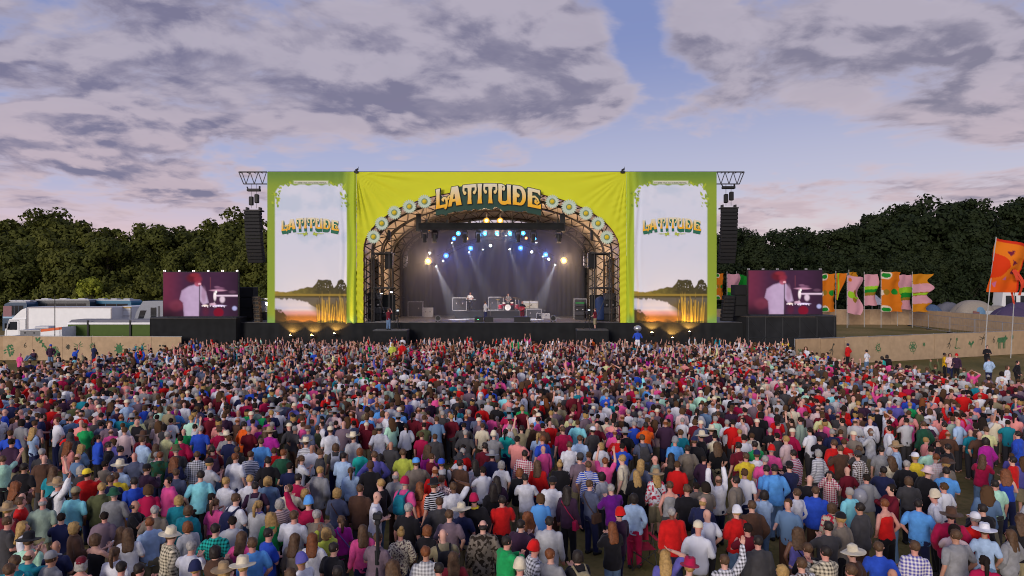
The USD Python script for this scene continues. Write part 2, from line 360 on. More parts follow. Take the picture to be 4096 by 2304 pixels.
def bx(x, y, z, sx, sy, sz, b=.0):
    """A box centred at x, y with its bottom at z; b chamfers it."""
    if b:
        b = min(b, sx / 3, sy / 3, sz / 3); pts = []
        for i in (-1, 1):
            for j in (-1, 1):
                for k in (-1, 1):
                    q = np.array((i * sx / 2, j * sy / 2, k * sz / 2))
                    pts += [q - (i * b, j * b, 0), q - (i * b, 0, k * b), q - (0, j * b, k * b)]
        m = to_tm(MF.hull_points(np.array(pts)))
    else: m = trimesh.creation.box((sx, sy, sz))
    m.apply_translation((x, y, z + sz / 2)); return m
def bar(p, q, r, n=6):
    p, q = np.array(p, float), np.array(q, float)
    return trimesh.creation.cylinder(radius=r, segment=[p, q], sections=n)
def path(points, r, n=6, closed=False):
    ps = list(points) + ([points[0]] if closed else [])
    return [bar(a, b, r, n) for a, b in zip(ps[:-1], ps[1:])]
def turned(m, deg, axis=(0, 0, 1), at=(0, 0, 0)):
    m.apply_transform(trimesh.transformations.rotation_matrix(math.radians(deg), axis, at)); return m
def moved(m, x, y, z): m.apply_translation((x, y, z)); return m
def rev(rows, n=16):
    return trimesh.creation.revolve(np.array(rows, float), sections=n)
def ellip(x, y, z, rx, ry, rz, k=2):
    m = trimesh.creation.icosphere(k, 1.0); m.vertices *= (rx, ry, rz); return moved(m, x, y, z)
def upright(poly, y, depth=.01):
    """A flat outline in x-z, its front face at y, thickness going back."""
    gs = [q for q in getattr(poly, 'geoms', [poly]) if q.area > 1e-6 and q.geom_type == 'Polygon']
    m = cat([trimesh.creation.extrude_polygon(q, depth, engine='earcut') for q in gs])
    v = m.vertices.copy(); m = trimesh.Trimesh(np.stack([v[:, 0], y + depth - v[:, 2], v[:, 1]], 1), m.faces, process=False); return m
def sheet(nu, nv, f):
    """A grid surface; f(u, v) takes arrays from 0 to 1 and returns points (n, 3)."""
    U_, V_ = np.meshgrid(np.linspace(0, 1, nu + 1), np.linspace(0, 1, nv + 1), indexing='ij')
    p = np.asarray(f(U_.ravel(), V_.ravel()), float)
    i, j = np.meshgrid(np.arange(nu), np.arange(nv), indexing='ij'); a = (i * (nv + 1) + j).ravel()
    return trimesh.Trimesh(p, np.vstack([np.stack([a, a + nv + 1, a + nv + 2], 1), np.stack([a, a + nv + 2, a + 1], 1)]), process=False)
def xyz(x, y, z): return np.stack(np.broadcast_arrays(x, y, z), 1)
def smst(x, a, b):
    t = np.clip((np.asarray(x, float) - a) / (b - a), 0, 1); return t * t * (3 - 2 * t)
def blend(c, new, k):
    k = np.clip(np.asarray(k, float), 0, 1)[:, None]; return c * (1 - k) + np.asarray(new, float) * k
def fbm2(x, z, s, seed=0, octaves=4): return meshkit.fbm(np.stack([x * s, z * s, np.full_like(x, seed * 7.3)], 1), octaves, seed)
ORD = 'first second third fourth fifth sixth seventh eighth ninth tenth eleventh twelfth'.split()
def lattice(p, q, w, h, step, r, up=(0, 0, 1)):
    """A four-chord truss from p to q."""
    p, q = np.array(p, float), np.array(q, float); d = q - p; L = np.linalg.norm(d); d /= L
    up = np.array(up, float); s = np.cross(d, up); s /= np.linalg.norm(s); up = np.cross(s, d)
    cs = [s * a * w / 2 + up * b * h / 2 for a, b in ((-1, -1), (1, -1), (1, 1), (-1, 1))]
    n = max(1, round(L / step)); out = [bar(p + c, q + c, r, 5) for c in cs]
    for k in range(4):
        a, b = cs[k], cs[(k + 1) % 4]
        for i in range(n):
            t0, t1 = p + d * L * i / n, p + d * L * (i + 1) / n
            out.append(bar(t0 + (a if i % 2 else b), t1 + (b if i % 2 else a), r * .6, 4))
    return cat(out)

BLACK = look('black_paint', (.012, .012, .013), .6); BLACK_CLOTH = look('black_cloth', (.011, .012, .013), .95, .3, 1.5); STEEL = look('grey_steel', (.16, .16, .17), .5, .15, 8, .6)
DARK_STEEL = look('dark_steel', (.035, .033, .032), .6, .2, 8, .3); GALV = look('galvanised_tube', (.34, .35, .37), .5, .12, 8, .5)
WHITE_PAINT = look('white_paint', (.72, .72, .72), .4, .05, 2); RUBBER = look('rubber', (.02, .02, .02), .9); GLASS_DARK = look('dark_glass', (.012, .015, .02), .08, .1, 1, 0, 0, .6)
CASE = look('flight_case', (.03, .03, .035), .6); ALU = look('aluminium_edge', (.5, .5, .52), .35, .08, 10, .8)

# ---- ground --------------------------------------------------------------------
gr = Graph()
gp = gr.add('geometry', 'position')
ga = gr.add('noise_texture', 'fac', vector=gp, scale=.12, detail=6.0)
gb = gr.add('noise_texture', 'fac', vector=gp, scale=3.5, detail=8.0, roughness=.7)
gc = gr.mix(gr.step(ga, .35, .65), (.14, .115, .035), (.27, .19, .075))
gc = gr.mix(gr.m('multiply', gr.step(gb, .45, .7), .7), gc, (.085, .085, .022))
gbump = gr.add('bump', 'normal', height=gb, strength=.8, distance=.06)
gsurf = gr.add('principled_bsdf', 'BSDF', base_color=gc, roughness=.95, normal=gbump, specular_ior_level=.1)
GRASS = usdkit.material(stage, '/World/Looks/dry_grass', gr.n, gr.l, surface=gsurf)
def land(u, v):
    x = (u - .5) * 2600; y = -60 + v * 1500
    hill = 9 * smst(y, 125, 420) + 5 * smst(np.abs(x) + y * .2, 160, 420)
    return xyz(x, y, hill - .02 * np.where(y < 110, 0, 1))
ground_piece('ground', sheet(104, 90, land), GRASS)

# ---- the stage: deck, roof shell, lattice arches, skirt -------------------------
SY = 58.0                                   # distance of the stage front
DECK = 3.1
CX, HALF, ZS, ZT = wx(1966, SY), 10.93, wz(1000, SY), wz(758, SY)
def arch(a, b_top, zs, n=64, z0=DECK):
    """Half-round arch outline: up the left side, over the top, down the right side."""
    k = n // 5
    left = [(-a + .0, z) for z in np.linspace(z0, zs, k, endpoint=False)]
    top = [(-a * math.cos(t), zs + (b_top - zs) * math.sin(t)) for t in np.linspace(0, math.pi, n - 2 * k + 1)]
    right = [(a, z) for z in np.linspace(zs, z0, k + 1)[1:]]
    return np.array(left + top + right)
stg = thing('festival_stage', 'arched open-air festival stage with black skirt and beige fabric shell on lattice ribs', 'stage', (CX, SY, 0))
X0, X1 = wx(945, SY) - CX, wx(3010, SY) - CX
part('deck', stg, bx((X0 + X1) / 2, 7.2, DECK - .18, X1 - X0, 14.2, .18), look('stage_floor', (.10, .095, .095), .45, .2, 2))
def skirt_pts(u, v):
    x = X0 + u * (X1 - X0); z = v * (DECK - .02)
    return xyz(x, -.14 + .07 * np.sin(x * 5.3 + 1.3 * np.sin(x * 1.7)) * (1 - v * .6) - .05 * (1 - v) + .05 * fbm2(x, z, 1.4, 3), z)
part('skirt', stg, sheet(420, 14, skirt_pts), BLACK_CLOTH, smooth=True)
def shell(d0, d1, nd, n, inset=0.0, nudge=0.0):
    rows = []
    for d in np.linspace(d0, d1, nd + 1):
        a = HALF + .35 - 1.9 * d - inset; t = ZT + .30 - 1.6 * d - inset; s = ZS - .5 * d
        o = arch(a, t, s, n); sag = .10 * np.sin(d * 5 * math.pi) ** 2
        rows.append(np.stack([o[:, 0] * (1 - sag * .03), np.full(len(o), .5 + 13.3 * d + nudge), o[:, 1] - sag], 1))
    return np.array(rows)
def skin(rows):
    nd, n = rows.shape[0] - 1, rows.shape[1] - 1
    i, j = np.meshgrid(np.arange(nd), np.arange(n), indexing='ij'); a = (i * (n + 1) + j).ravel()
    return trimesh.Trimesh(rows.reshape(-1, 3), np.vstack([np.stack([a, a + 1, a + n + 2], 1), np.stack([a, a + n + 2, a + n + 1], 1)]), process=False)
MEMB = look('shell_membrane', (.44, .37, .31), .8, .12, .5)
part('roof_shell', stg, skin(shell(0, 1, 30, 70)), MEMB, smooth=True)
part('back_drape', stg, sheet(120, 4, lambda u, v: xyz(-9.2 + 18.4 * u, 13.2 + .05 * np.sin(u * 150) + .04 * np.sin(u * 61), DECK + v * 9.6)), look('back_drape_cloth', (.009, .007, .009), .95, .2, 1))
for s in (-1, 1):
    part('side_drape', stg, sheet(30, 3, lambda u, v: xyz(s * (6.3 + 3.1 * u), 11.4 + .12 * np.sin(u * 40), DECK + v * (4.9 + .9 * (1 - u)))), BLACK_CLOTH)
    for k in range(4):     # ochre lining strips at the shell mouth; pale ones paint daylight through openings
        d = .06 + .075 * k; a = HALF + .28 - 1.9 * d
        part('lining_strip', stg, sheet(3, 12, lambda u, v: xyz(s * (a - .10 - .12 * k + .25 * u), .9 + 13.3 * d + .55 * u + .05 * np.sin(v * 9 + k), DECK + .3 + v * 5.3)), look('ochre_lining', (.34, .20, .06), .8) if k % 2 else look('pale_lining', (.44, .45, .47), .8))
for d in (.02, .20, .40, .62, .84):
    outer, inner = shell(d, d, 0, 60, .12)[0], shell(d, d, 0, 60, .85)[0]
    ms = []
    for dy in (0.0, .45):
        o, i_ = outer + (0, dy, 0), inner + (0, dy, 0)
        ms += path(o, .045, 5) + path(i_, .045, 5)
        ms += [bar(o[k], i_[k + 1], .026, 4) if k % 2 else bar(i_[k], o[k + 1], .026, 4) for k in range(60)]
    ms += [bar(inner[k], inner[k] + (0, .45, 0), .02, 4) for k in range(0, 61, 2)]
    part('lattice_arch', stg, cat(ms), look('arch_steel', (.05, .04, .032), .6, .2, 6, .2))
rows = shell(0, 1, 10, 60, .5)
part('purlin', stg, cat([m for k in range(4, 58, 6) for m in path(rows[:, k], .035, 4)]), look('arch_steel', (0, 0, 0)))
for s in (-1, 1):          # scaffold side towers inside the mouth
    ms = []
    for x in (8.9, 10.2):
        for y in (.9, 2.6): ms.append(bar((s * x, y, DECK), (s * x, y, 9.15), .05, 5))
    for z in (6.0, 9.0):
        for y in (.9, 2.6): ms.append(bar((s * 8.6, y, z), (s * 10.4, y, z), .05, 5))
        for x in (8.9, 10.2): ms.append(bar((s * x, .7, z), (s * x, 2.8, z), .05, 5))
        ms.append(bx(s * 9.55, 1.75, z + .05, 1.7, 1.9, .06))
    for z0, z1 in ((DECK, 6), (6, 9)): ms.append(bar((s * 8.9, .9, z0), (s * 10.2, .9, z1), .03, 5))
    part('scaffold_tower', stg, cat(ms), DARK_STEEL)
    part('side_mask', stg, bx(s * 9.6, 3.2, DECK, 1.7, .08, 2.3), BLACK_CLOTH)

# ---- lime front cloth with the arch opening --------------------------------------
TOPZ, BOTZ = wz(688, SY), wz(1290, SY)
XL, XR = wx(1425, SY) - CX, wx(2505, SY) - CX
def lime(x, z):
    """Printed colour of the front: lime in the middle, greener at the outer columns and corners."""
    c = np.tile(np.array([(.60, .645, .024)]), (len(x), 1))
    edge = smst(np.abs(x - .0), 9.0, 12.5)
    c = blend(c, (.52, .57, .022), edge * .7)
    c = blend(c, (.58, .605, .02), fbm2(x, z, .35, 2) * .8)
    return c
front = thing('front_cloth', 'lime yellow cloth front of the stage with a round arched opening', 'stage cloth', (CX, SY, 0))
def around(u, v):
    n = 240; o = arch(HALF, ZT, ZS, n); o[:, 1] = np.maximum(o[:, 1], DECK)
    s = np.linspace(0, 1, len(o)); ix, iz = np.interp(u, s, o[:, 0]), np.interp(u, s, o[:, 1])
    iz = iz - .15 * (np.minimum(u, 1 - u) < .001)
    t = np.clip((u - .0) , 0, 1)
    # the outer rectangle, met by the same share of the outline
    k1, k2 = np.interp(.27, [0, 1], [0, 1]), .73
    ox = np.where(t < k1, XL, np.where(t > k2, XR, XL + (XR - XL) * (t - k1) / (k2 - k1)))
    oz = np.where(t < k1, BOTZ + (TOPZ - BOTZ) * t / k1, np.where(t > k2, BOTZ + (TOPZ - BOTZ) * (1 - t) / (1 - k2), TOPZ))
    x, z = ix + (ox - ix) * v, iz + (oz - iz) * v
    y = np.zeros_like(x)
    for cx_, sg in ((XL, 1), (XR, -1)):     # creases that fan out from the upper corners
        dxx, dzz = (x - cx_) * sg, TOPZ - z
        r, a = np.hypot(dxx, dzz), np.arctan2(dzz, dxx + .01)
        amp = .085 if sg > 0 else .035
        y += amp * np.sin(a * 31 + 2 * np.sin(a * 9)) * np.exp(-((r - 2.0) / 2.6) ** 2) * smst(r, .2, 1.2)
        near = np.exp(-(dxx / 1.1) ** 2)     # slanting pulls where the cloth is tied to the column
        y += (.055 if sg > 0 else .035) * near * np.sin(z * 9.5 + dxx * 5.5 + 1.5 * np.sin(z * 1.9)) * smst(dzz, .5, 3)
    y += .05 * (fbm2(x, z, .5, 5) - .5)
    y += .10 * np.sin(x * 7) * smst(5.2 - z, 0, 2) * smst(np.abs(x), 10.2, 11.0)
    return xyz(x, y, z)
m = sheet(300, 36, around); v_ = m.vertices
LIME = printed('printed_lime_cloth', .75, through=.12)
part('arch_cloth', front, m, LIME, smooth=True, tint=lime(v_[:, 0], v_[:, 2]))
part('edge_hem', front, cat(path([(p[0], .06, p[1]) for p in arch(HALF, ZT, ZS, 60)], .055, 6)), look('rust_hem', (.10, .03, .015), .7))
part('top_tube', front, cat(bar((wx(1068, SY) - CX, .25, TOPZ + .02), (wx(2868, SY) - CX, .25, TOPZ + .02), .07)), DARK_STEEL)
for px in (1425, 2490):
    part('corner_clamp', front, cat(bx(wx(px, SY) - CX, .0, TOPZ - .12, .36, .3, .22, .03), turned(bx(wx(px, SY) - CX + .1, 0, TOPZ + .1, .3, .1, .14, .02), -30, (0, 1, 0), (wx(px, SY) - CX, 0, TOPZ + .1)), bar((wx(px, SY) - CX + .12, 0, TOPZ + .1), (wx(px, SY) - CX + .2, 0, TOPZ + .45), .02)), BLACK)
part('side_post', front, cat(bar((wx(1072, SY) - CX, .3, 0), (wx(1072, SY) - CX, .3, TOPZ), .09), bar((wx(2866, SY) - CX, .3, 0), (wx(2866, SY) - CX, .3, TOPZ), .09)), DARK_STEEL)
for s, px0, px1 in ((-1, 1068, 955), (1, 2866, 2977)):       # the truss ends that carry the loudspeaker columns
    a, b = wx(px0, SY) - CX, wx(px1, SY) - CX; zt, zb = TOPZ + .0, TOPZ - 1.02
    ms = []
    for y in (.0,):
        ms += [bar((a, y, zt), (b, y, zt), .06), bar((a, y, zb), (b - s * .42, y, zb), .05), bar((b, y, zt), (b - s * .42, y, zb), .04)]
        for k in range(3):
            t0, t1, t2 = a + (b - a) * (.02 + .29 * k), a + (b - a) * (.16 + .29 * k), a + (b - a) * (.31 + .29 * k)
            ms += [bar((t0, y, zt), (t1, y, zb), .035), bar((t1, y, zb), (t2, y, zt), .035)]
    ms += [bar((a + (b - a) * k / 4, 0, zt), (a + (b - a) * k / 4, .7, zt), .03) for k in range(5)]
    part('truss_arm', front, cat(ms), DARK_STEEL)

# ---- lettering of the name --------------------------------------------------------
def curl(x, z, r=.085): return Point(x, z).buffer(r, 10)
def stem(x0, x1, z0=0.0, z1=1.0, f=.035):
    xm0, xm1 = x0 + f, x1 - f
    return Polygon([(x0, z0), (x1, z0), (xm1, z0 + .25), (xm1, z1 - .25), (x1, z1), (x0, z1), (xm0, z1 - .25), (xm0, z0 + .25)])
def stroke(pts, w): return LineString(pts).buffer(w / 2, 8, cap_style='round', join_style='round')
def arc_pts(cx, cz, rx, rz, a0, a1, n=12): return [(cx + rx * math.cos(math.radians(a)), cz + rz * math.sin(math.radians(a))) for a in np.linspace(a0, a1, n)]
def glyph(ch):
    if ch == 'L':
        foot = unary_union([sbox(.0, 0, .60, .16), stroke(arc_pts(.52, .22, .16, .30, -60, 70), .13), stroke(arc_pts(.50, .44, .09, .09, 60, 250), .07), curl(.44, .44, .085)])
        return unary_union([stem(-.02, .26, 0, 1.06), foot]), .72
    if ch == 'A':
        o = Polygon([(.0, 0), (.22, 0), (.40, .80), (.54, 0), (.86, 0), (.62, 1), (.22, 1)])
        o = unary_union([o, Polygon([(.22, 1), (.62, 1), (.86, 0), (.52, 0), (.40, .62), (.30, .62)]), sbox(.20, .22, .60, .36), stroke(arc_pts(.10, .46, .13, .10, 0, 180), .07), curl(.0, .44, .07)])
        return o, .88
    if ch == 'T':
        o = unary_union([sbox(.0, .84, .86, 1.0), stem(.29, .57, 0, .9)])
        for s in (1, -1):
            c = .43
            o = o.union(unary_union([stroke([(c + s * .38, .90), (c + s * .39, .72), (c + s * .36, .62)], .11), curl(c + s * .30, .58, .09)]))
        return o, .88
    if ch == 'I': return stem(0, .30), .34
    if ch == 'U':
        o = unary_union([stem(.0, .25, .12, 1.0, .01), stem(.55, .82, .0, 1.0, .02), stroke(arc_pts(.36, .20, .26, .17, 175, 330), .17), sbox(.3, .0, .58, .14), stroke([(.25, .94), (.36, .92), (.40, .82)], .08), curl(.34, .76, .09)])
        return o, .88
    if ch == 'D':
        o = Polygon([(0, 0), (.46, 0)] + arc_pts(.46, .5, .38, .5, -90, 90) + [(0, 1)])
        hole = Polygon([(.25, .14), (.40, .14)] + arc_pts(.40, .48, .20, .36, -90, 90) + [(.25, .84)])
        return unary_union([o.difference(hole), curl(.33, .50, .10), stroke([(.25, .62), (.33, .52)], .07)]), .90
    if ch == 'E':
        o = unary_union([stem(0, .28, 0, 1.0, .0), sbox(0, .83, .78, 1.0), Polygon([(.62, .83), (.78, .83), (.80, .72), (.72, .74)]), sbox(0, 0, .84, .16), stroke([(.27, .56), (.46, .60), (.62, .50), (.70, .34), (.58, .24), (.47, .30), (.50, .40)], .10), curl(.50, .38, .075), Polygon([(.66, .16), (.84, .16), (.84, .28)])])
        return o, .84
def letters(width, height, sag, text='LATITUDE', end_gain=.12):
    """The eight letters, bent on a shallow arch; origin at the bottom of the middle."""
    gs = [glyph(c) for c in text]; gap = .05; total = sum(w for _, w in gs) + gap * (len(gs) - 1); x, out = 0.0, []
    for o, w in gs:
        o = affinity.translate(o, x, 0).segmentize(.08); x += w + gap
        def bend(xx, zz, _=None):
            t = 2 * np.asarray(xx) / total - 1; gain = 1 - end_gain * t * t * .5
            return (t * width / 2, np.asarray(zz) * height * gain - sag * t * t)
        out.append(shapely.ops.transform(bend, o).buffer(0))
    return out
def gold(z, zlo, zhi):
    t = np.clip((z - zlo) / (zhi - zlo), 0, 1)
    c = np.stack([np.interp(t, [0, .3, .55, 1], k) for k in ((.74, .76, .70, .64), (.36, .43, .54, .61), (.008, .02, .20, .47))], 1)
    return c
PAINT = printed('painted_letters', .55)
def name_sign(parent, width, height, sag, y, board, lip, deep, outline):
    ls = letters(width, height, sag)
    allin = unary_union([l.buffer(outline) for l in ls])
    if board:
        part('outline_board', parent, upright(allin, y - deep * .55, deep * .5), look('sign_dark_edge', (.012, .02, .016), .6))
        fill = unary_union(ls).buffer(.34).buffer(-.34)
        cut = sbox(-99, -99, 99, 99)
        low = unary_union([affinity.translate(fill, 0, -lip * k / 5) for k in range(6)])
        part('backing_board', parent, upright(low.buffer(.02).difference(sbox(-width / 2 + .9, height * .84, -width / 2 + 1.75, 9)), y - deep * .3, deep * .8), look('sign_green', (.008, .045, .03), .6))
    else:
        sh = unary_union([affinity.translate(affinity.scale(l, 1 - .03 * k / 4, 1, origin=(0, 0)), 0, -lip * k / 4) for k in range(5) for l in ls])
        part('letter_shadow', parent, upright(sh, y - .004, .003), look('print_green', (.015, .13, .075), .7))
    for l in ls:
        z0, z1 = l.bounds[1], l.bounds[3]
        m = upright(l, y - deep, deep * .4 if board else .003); part('letter', parent, m, PAINT, tint=gold(m.vertices[:, 2], z0, z1))

# ---- the two printed wing banners -------------------------------------------------
def wing_paint(s, t, seed):
    """Printed picture: s across (0 inner edge is mirrored outside), t from the top."""
    X = 393 + 847 * s; Yp = 110 + 1409 * t            # in the units of the enlarged photograph
    c = np.tile(np.array([(.25, .36, .035)]), (len(s), 1))
    c = blend(c, (.10, .22, .04), smst(-t, -.12, 0) * .8)
    c = blend(c, (.40, .52, .025), smst(1 - s if seed else s, .8, 1.0) * .9)
    c = blend(c, (.24, .45, .10), smst(t, .93, 1.0) * .8)
    # the pale sky, narrowing under the two leafy upper corners
    top = 228 + 9 * np.sin(X * .05); wl = 466 + 52 * np.exp(-((Yp - 225) / 48) ** 2); wr = 1152 - 45 * np.exp(-((Yp - 225) / 60) ** 2)
    inside = smst(X, wl - 6, wl + 6) * (1 - smst(X, wr - 6, wr + 6)) * smst(Yp, top - 5, top + 7)
    cl = fbm2(X / 300, Yp / 220, 1.6, 3 + seed)
    sky = np.tile(np.array([(.66, .70, .80)]), (len(s), 1)); sky = blend(sky, (.50, .60, .73), smst(cl, .5, .72) * .7 * (1 - smst(Yp, 700, 1000))); sky = blend(sky, (.70, .72, .78), smst(Yp, 750, 1100) * .7)
    # far bank, wood, lake, reeds
    a = (X - 470) / 680
    rim = np.interp(a, [0, .15, .25, .35, .45, .52, .575, .60, .66, .72, .78, .80, .82, .86, .88, .93, .96, .99, 1.0], [1228, 1235, 1222, 1205, 1185, 1190, 1150, 1118, 1122, 1116, 1122, 1165, 1195, 1170, 1125, 1112, 1130, 1165, 1180]) + 16 * (fbm2(X / 40, Yp / 40, 1.3, 9) - .5)
    wood = smst(Yp, rim - 5, rim + 5); tone = fbm2(X / 22, Yp / 22, 1.0, 4)
    wc = np.stack([np.interp(a, [0, .3, .6, 1], k) for k in ((.30, .17, .06, .05), (.22, .15, .055, .045), (.03, .03, .02, .018))], 1) * (.45 + 1.1 * tone)[:, None]
    holes = smst(fbm2(X / 15, Yp / 15, 1.0, 8), .60, .70) * smst(a, .55, .7) * (1 - smst(Yp, 1190, 1230))
    sky = sky * (1 - (wood * (1 - .8 * holes))[:, None]) + wc * (wood * (1 - .8 * holes))[:, None]
    sky = blend(sky, (.26, .20, .035), smst(Yp, 1248, 1256) * (1 - smst(Yp, 1268, 1276)))
    sky = blend(sky, (.03, .028, .012), smst(Yp, 1268, 1274) * (1 - smst(Yp, 1280, 1288)) * .9)
    lake = smst(Yp, 1281, 1288); lc = np.tile(np.array([(.54, .56, .64)]), (len(s), 1))
    lc = blend(lc, (.55, .58, .68), smst(Yp, 1300, 1350)); lc = blend(lc, (.40, .47, .68), np.exp(-((Yp - 1385) / 20) ** 2) * .7); lc = blend(lc, (.42, .27, .33), smst(Yp, 1392, 1425)); lc = blend(lc, (.20, .095, .025), smst(Yp, 1420, 1470))
    ref = 1288 + np.interp(a, [0, .2, .3, .42, .5, .6, .8, 1], [6, 12, 14, 34, 70, 110, 160, 190]) + 46 * (fbm2(X / 20, Yp / 60, 1.0, 6) - .5)
    lc = blend(lc, (.055, .05, .018), (1 - smst(Yp, ref - 8, ref + 6)) * .9)
    bush = np.hypot((X - 470) / 125, (Yp - 1500) / 105) + .7 * (fbm2(X / 25, Yp / 25, 1.0, 12) - .5); lc = blend(lc, (.06, .04, .012), 1 - smst(bush, .82, 1.05))
    reed = smst(a + .06 * np.sin(Yp / 35), .50, .66) * smst(Yp, 1300, 1370)
    lc = blend(lc, (.10, .085, .025), reed * .85)
    for k in range(38):
        r = np.random.RandomState(k + 60 * seed); b = r.uniform(.58, .98) * 680 + 470; tp = r.uniform(1215, 1380); lean = r.uniform(-.22, .30)
        w = 3.2; xx = b + (1500 - Yp) * lean * .4
        k_ = np.exp(-((X - xx) / w) ** 2) * smst(Yp, tp, tp + 15); lc = blend(lc, (.50, .36, .05) if k % 3 else (.05, .035, .012), k_ * .8)
        sky = blend(sky, (.32, .24, .05), k_ * .6 * smst(Yp, 1200, 1260))
    sky = sky * (1 - lake[:, None]) + lc * lake[:, None]
    c = c * (1 - inside[:, None]) + sky * inside[:, None]
    # ribbon and ivy
    rb = smst(X, 632, 640) * (1 - smst(X, 978, 986)) * smst(Yp, 184, 190) * (1 - smst(Yp, 226, 232)); c = blend(c, (.30, .42, .12), rb)
    rb = smst(X, 642, 650) * (1 - smst(X, 968, 976)) * smst(Yp, 193, 198) * (1 - smst(Yp, 218, 224)); c = blend(c, (.62, .62, .52), rb)
    rr = np.random.RandomState(5)
    for k in range(64):
        side_ = k % 2; q = rr.rand()
        lx, ly = (rr.uniform(440, 525), 245 + 190 * q) if not side_ else (rr.uniform(1085, 1170), 225 + 215 * q)
        if k > 50: lx, ly = (rr.uniform(520, 640), rr.uniform(208, 240)) if not side_ else (rr.uniform(985, 1100), rr.uniform(205, 240))
        lr = rr.uniform(9, 17); ang = rr.rand() * 3
        dX, dY = X - lx, Yp - ly; p_, q_ = dX * math.cos(ang) + dY * math.sin(ang), -dX * math.sin(ang) + dY * math.cos(ang)
        c = blend(c, [(.40, .50, .03), (.30, .41, .03), (.20, .31, .03)][k % 3], 1 - smst(np.hypot(p_ / lr, q_ / lr * 1.5), .8, 1.1))
    return c
for w_i, (pa, pb, lab) in enumerate(((1070, 1425, 'tall printed banner with white lake picture and green border, left of the arch'), (2505, 2866, 'tall printed banner with white lake picture and green border, right of the arch'))):
    xa, xb = wx(pa, SY), wx(pb, SY); W, H = xb - xa, TOPZ - BOTZ
    bn = thing('wing_banner', lab, 'banner', ((xa + xb) / 2, SY, 0))
    flip = w_i == 1
    def surf(u, v):
        x = (u - .5) * W; z = TOPZ - v * H; e = 1 - u if flip else u
        y = -.05 + .012 * (fbm2(x, z, .8, 3 + w_i) - .5)
        y += .05 * np.sin(e * 75 + 1.2 * np.sin(v * 9)) * smst(e, .80, .90) * (.4 + .6 * smst(v, .02, .2))
        y += .014 * np.sin(e * 60 + v * 4) * smst(e, .45, .9) * (1 - smst(v, .05, .3)) + .010 * np.sin((e * 22 - v * 15)) * smst(v, .45, .65) * smst(e, .4, .8)
        y -= .10 * smst(e, .9, 1.0) * (1 - smst(e, .98, 1.0))
        x = x + .10 * np.sin(v * 23) * smst(e, .9, 1.0) * 0
        return xyz(x, y, z - .10 * np.abs(np.sin(u * 9)) * (v > .995))
    m = sheet(150, 210, surf)
    u_, v_ = (np.repeat(np.linspace(0, 1, 151), 211), np.tile(np.linspace(0, 1, 211), 151))
    part('printed_cloth', bn, m, printed('printed_banner', .7, through=.10), smooth=True, tint=wing_paint(u_, v_, w_i))
    lw = W * .645; lx = -.5 * W + W * ((.158 + .81) / 2 if not flip else (.174 + .832) / 2)
    nm = UsdGeom.Xform.Define(stage, bn + '/name_print'); nm.AddTranslateOp().Set(Gf.Vec3d(lx, 0, TOPZ - H * .374))
    name_sign(bn + '/name_print', lw, lw * .185, lw * .052, -.10, False, lw * .055, .006, .0)
    for s in (-1, 1):
        lf = unary_union([affinity.rotate(affinity.scale(Point(0, 0).buffer(1, 8), .22, .06), a * s, origin=(0, 0)) for a in (20, -25, -60)] + [affinity.translate(affinity.scale(Point(0, 0).buffer(1, 8), .3, .03), s * .45, .02)])
        part('leaf_ornament', bn + '/name_print', upright(affinity.translate(lf, s * .42, -lw * .10), -.104, .003), look('print_leaf', (.36, .44, .06), .7))
    tx = meshkit.text_mesh("IT'S MORE THAN JUST A MUSIC FESTIVAL", .13, .002)
    wd = tx.bounds[1][0]; k = W * .36 / wd; tx.apply_scale((k, 1.0, 1)); v3 = tx.vertices.copy()
    e0 = .488
    part('ribbon_text', bn, trimesh.Trimesh(np.stack([v3[:, 0] + (e0 - .5) * W - W * .18, -.085 - v3[:, 2], v3[:, 1] + TOPZ - H * .0775], 1), tx.faces, process=False), look('ribbon_ink', (.10, .16, .06), .7))

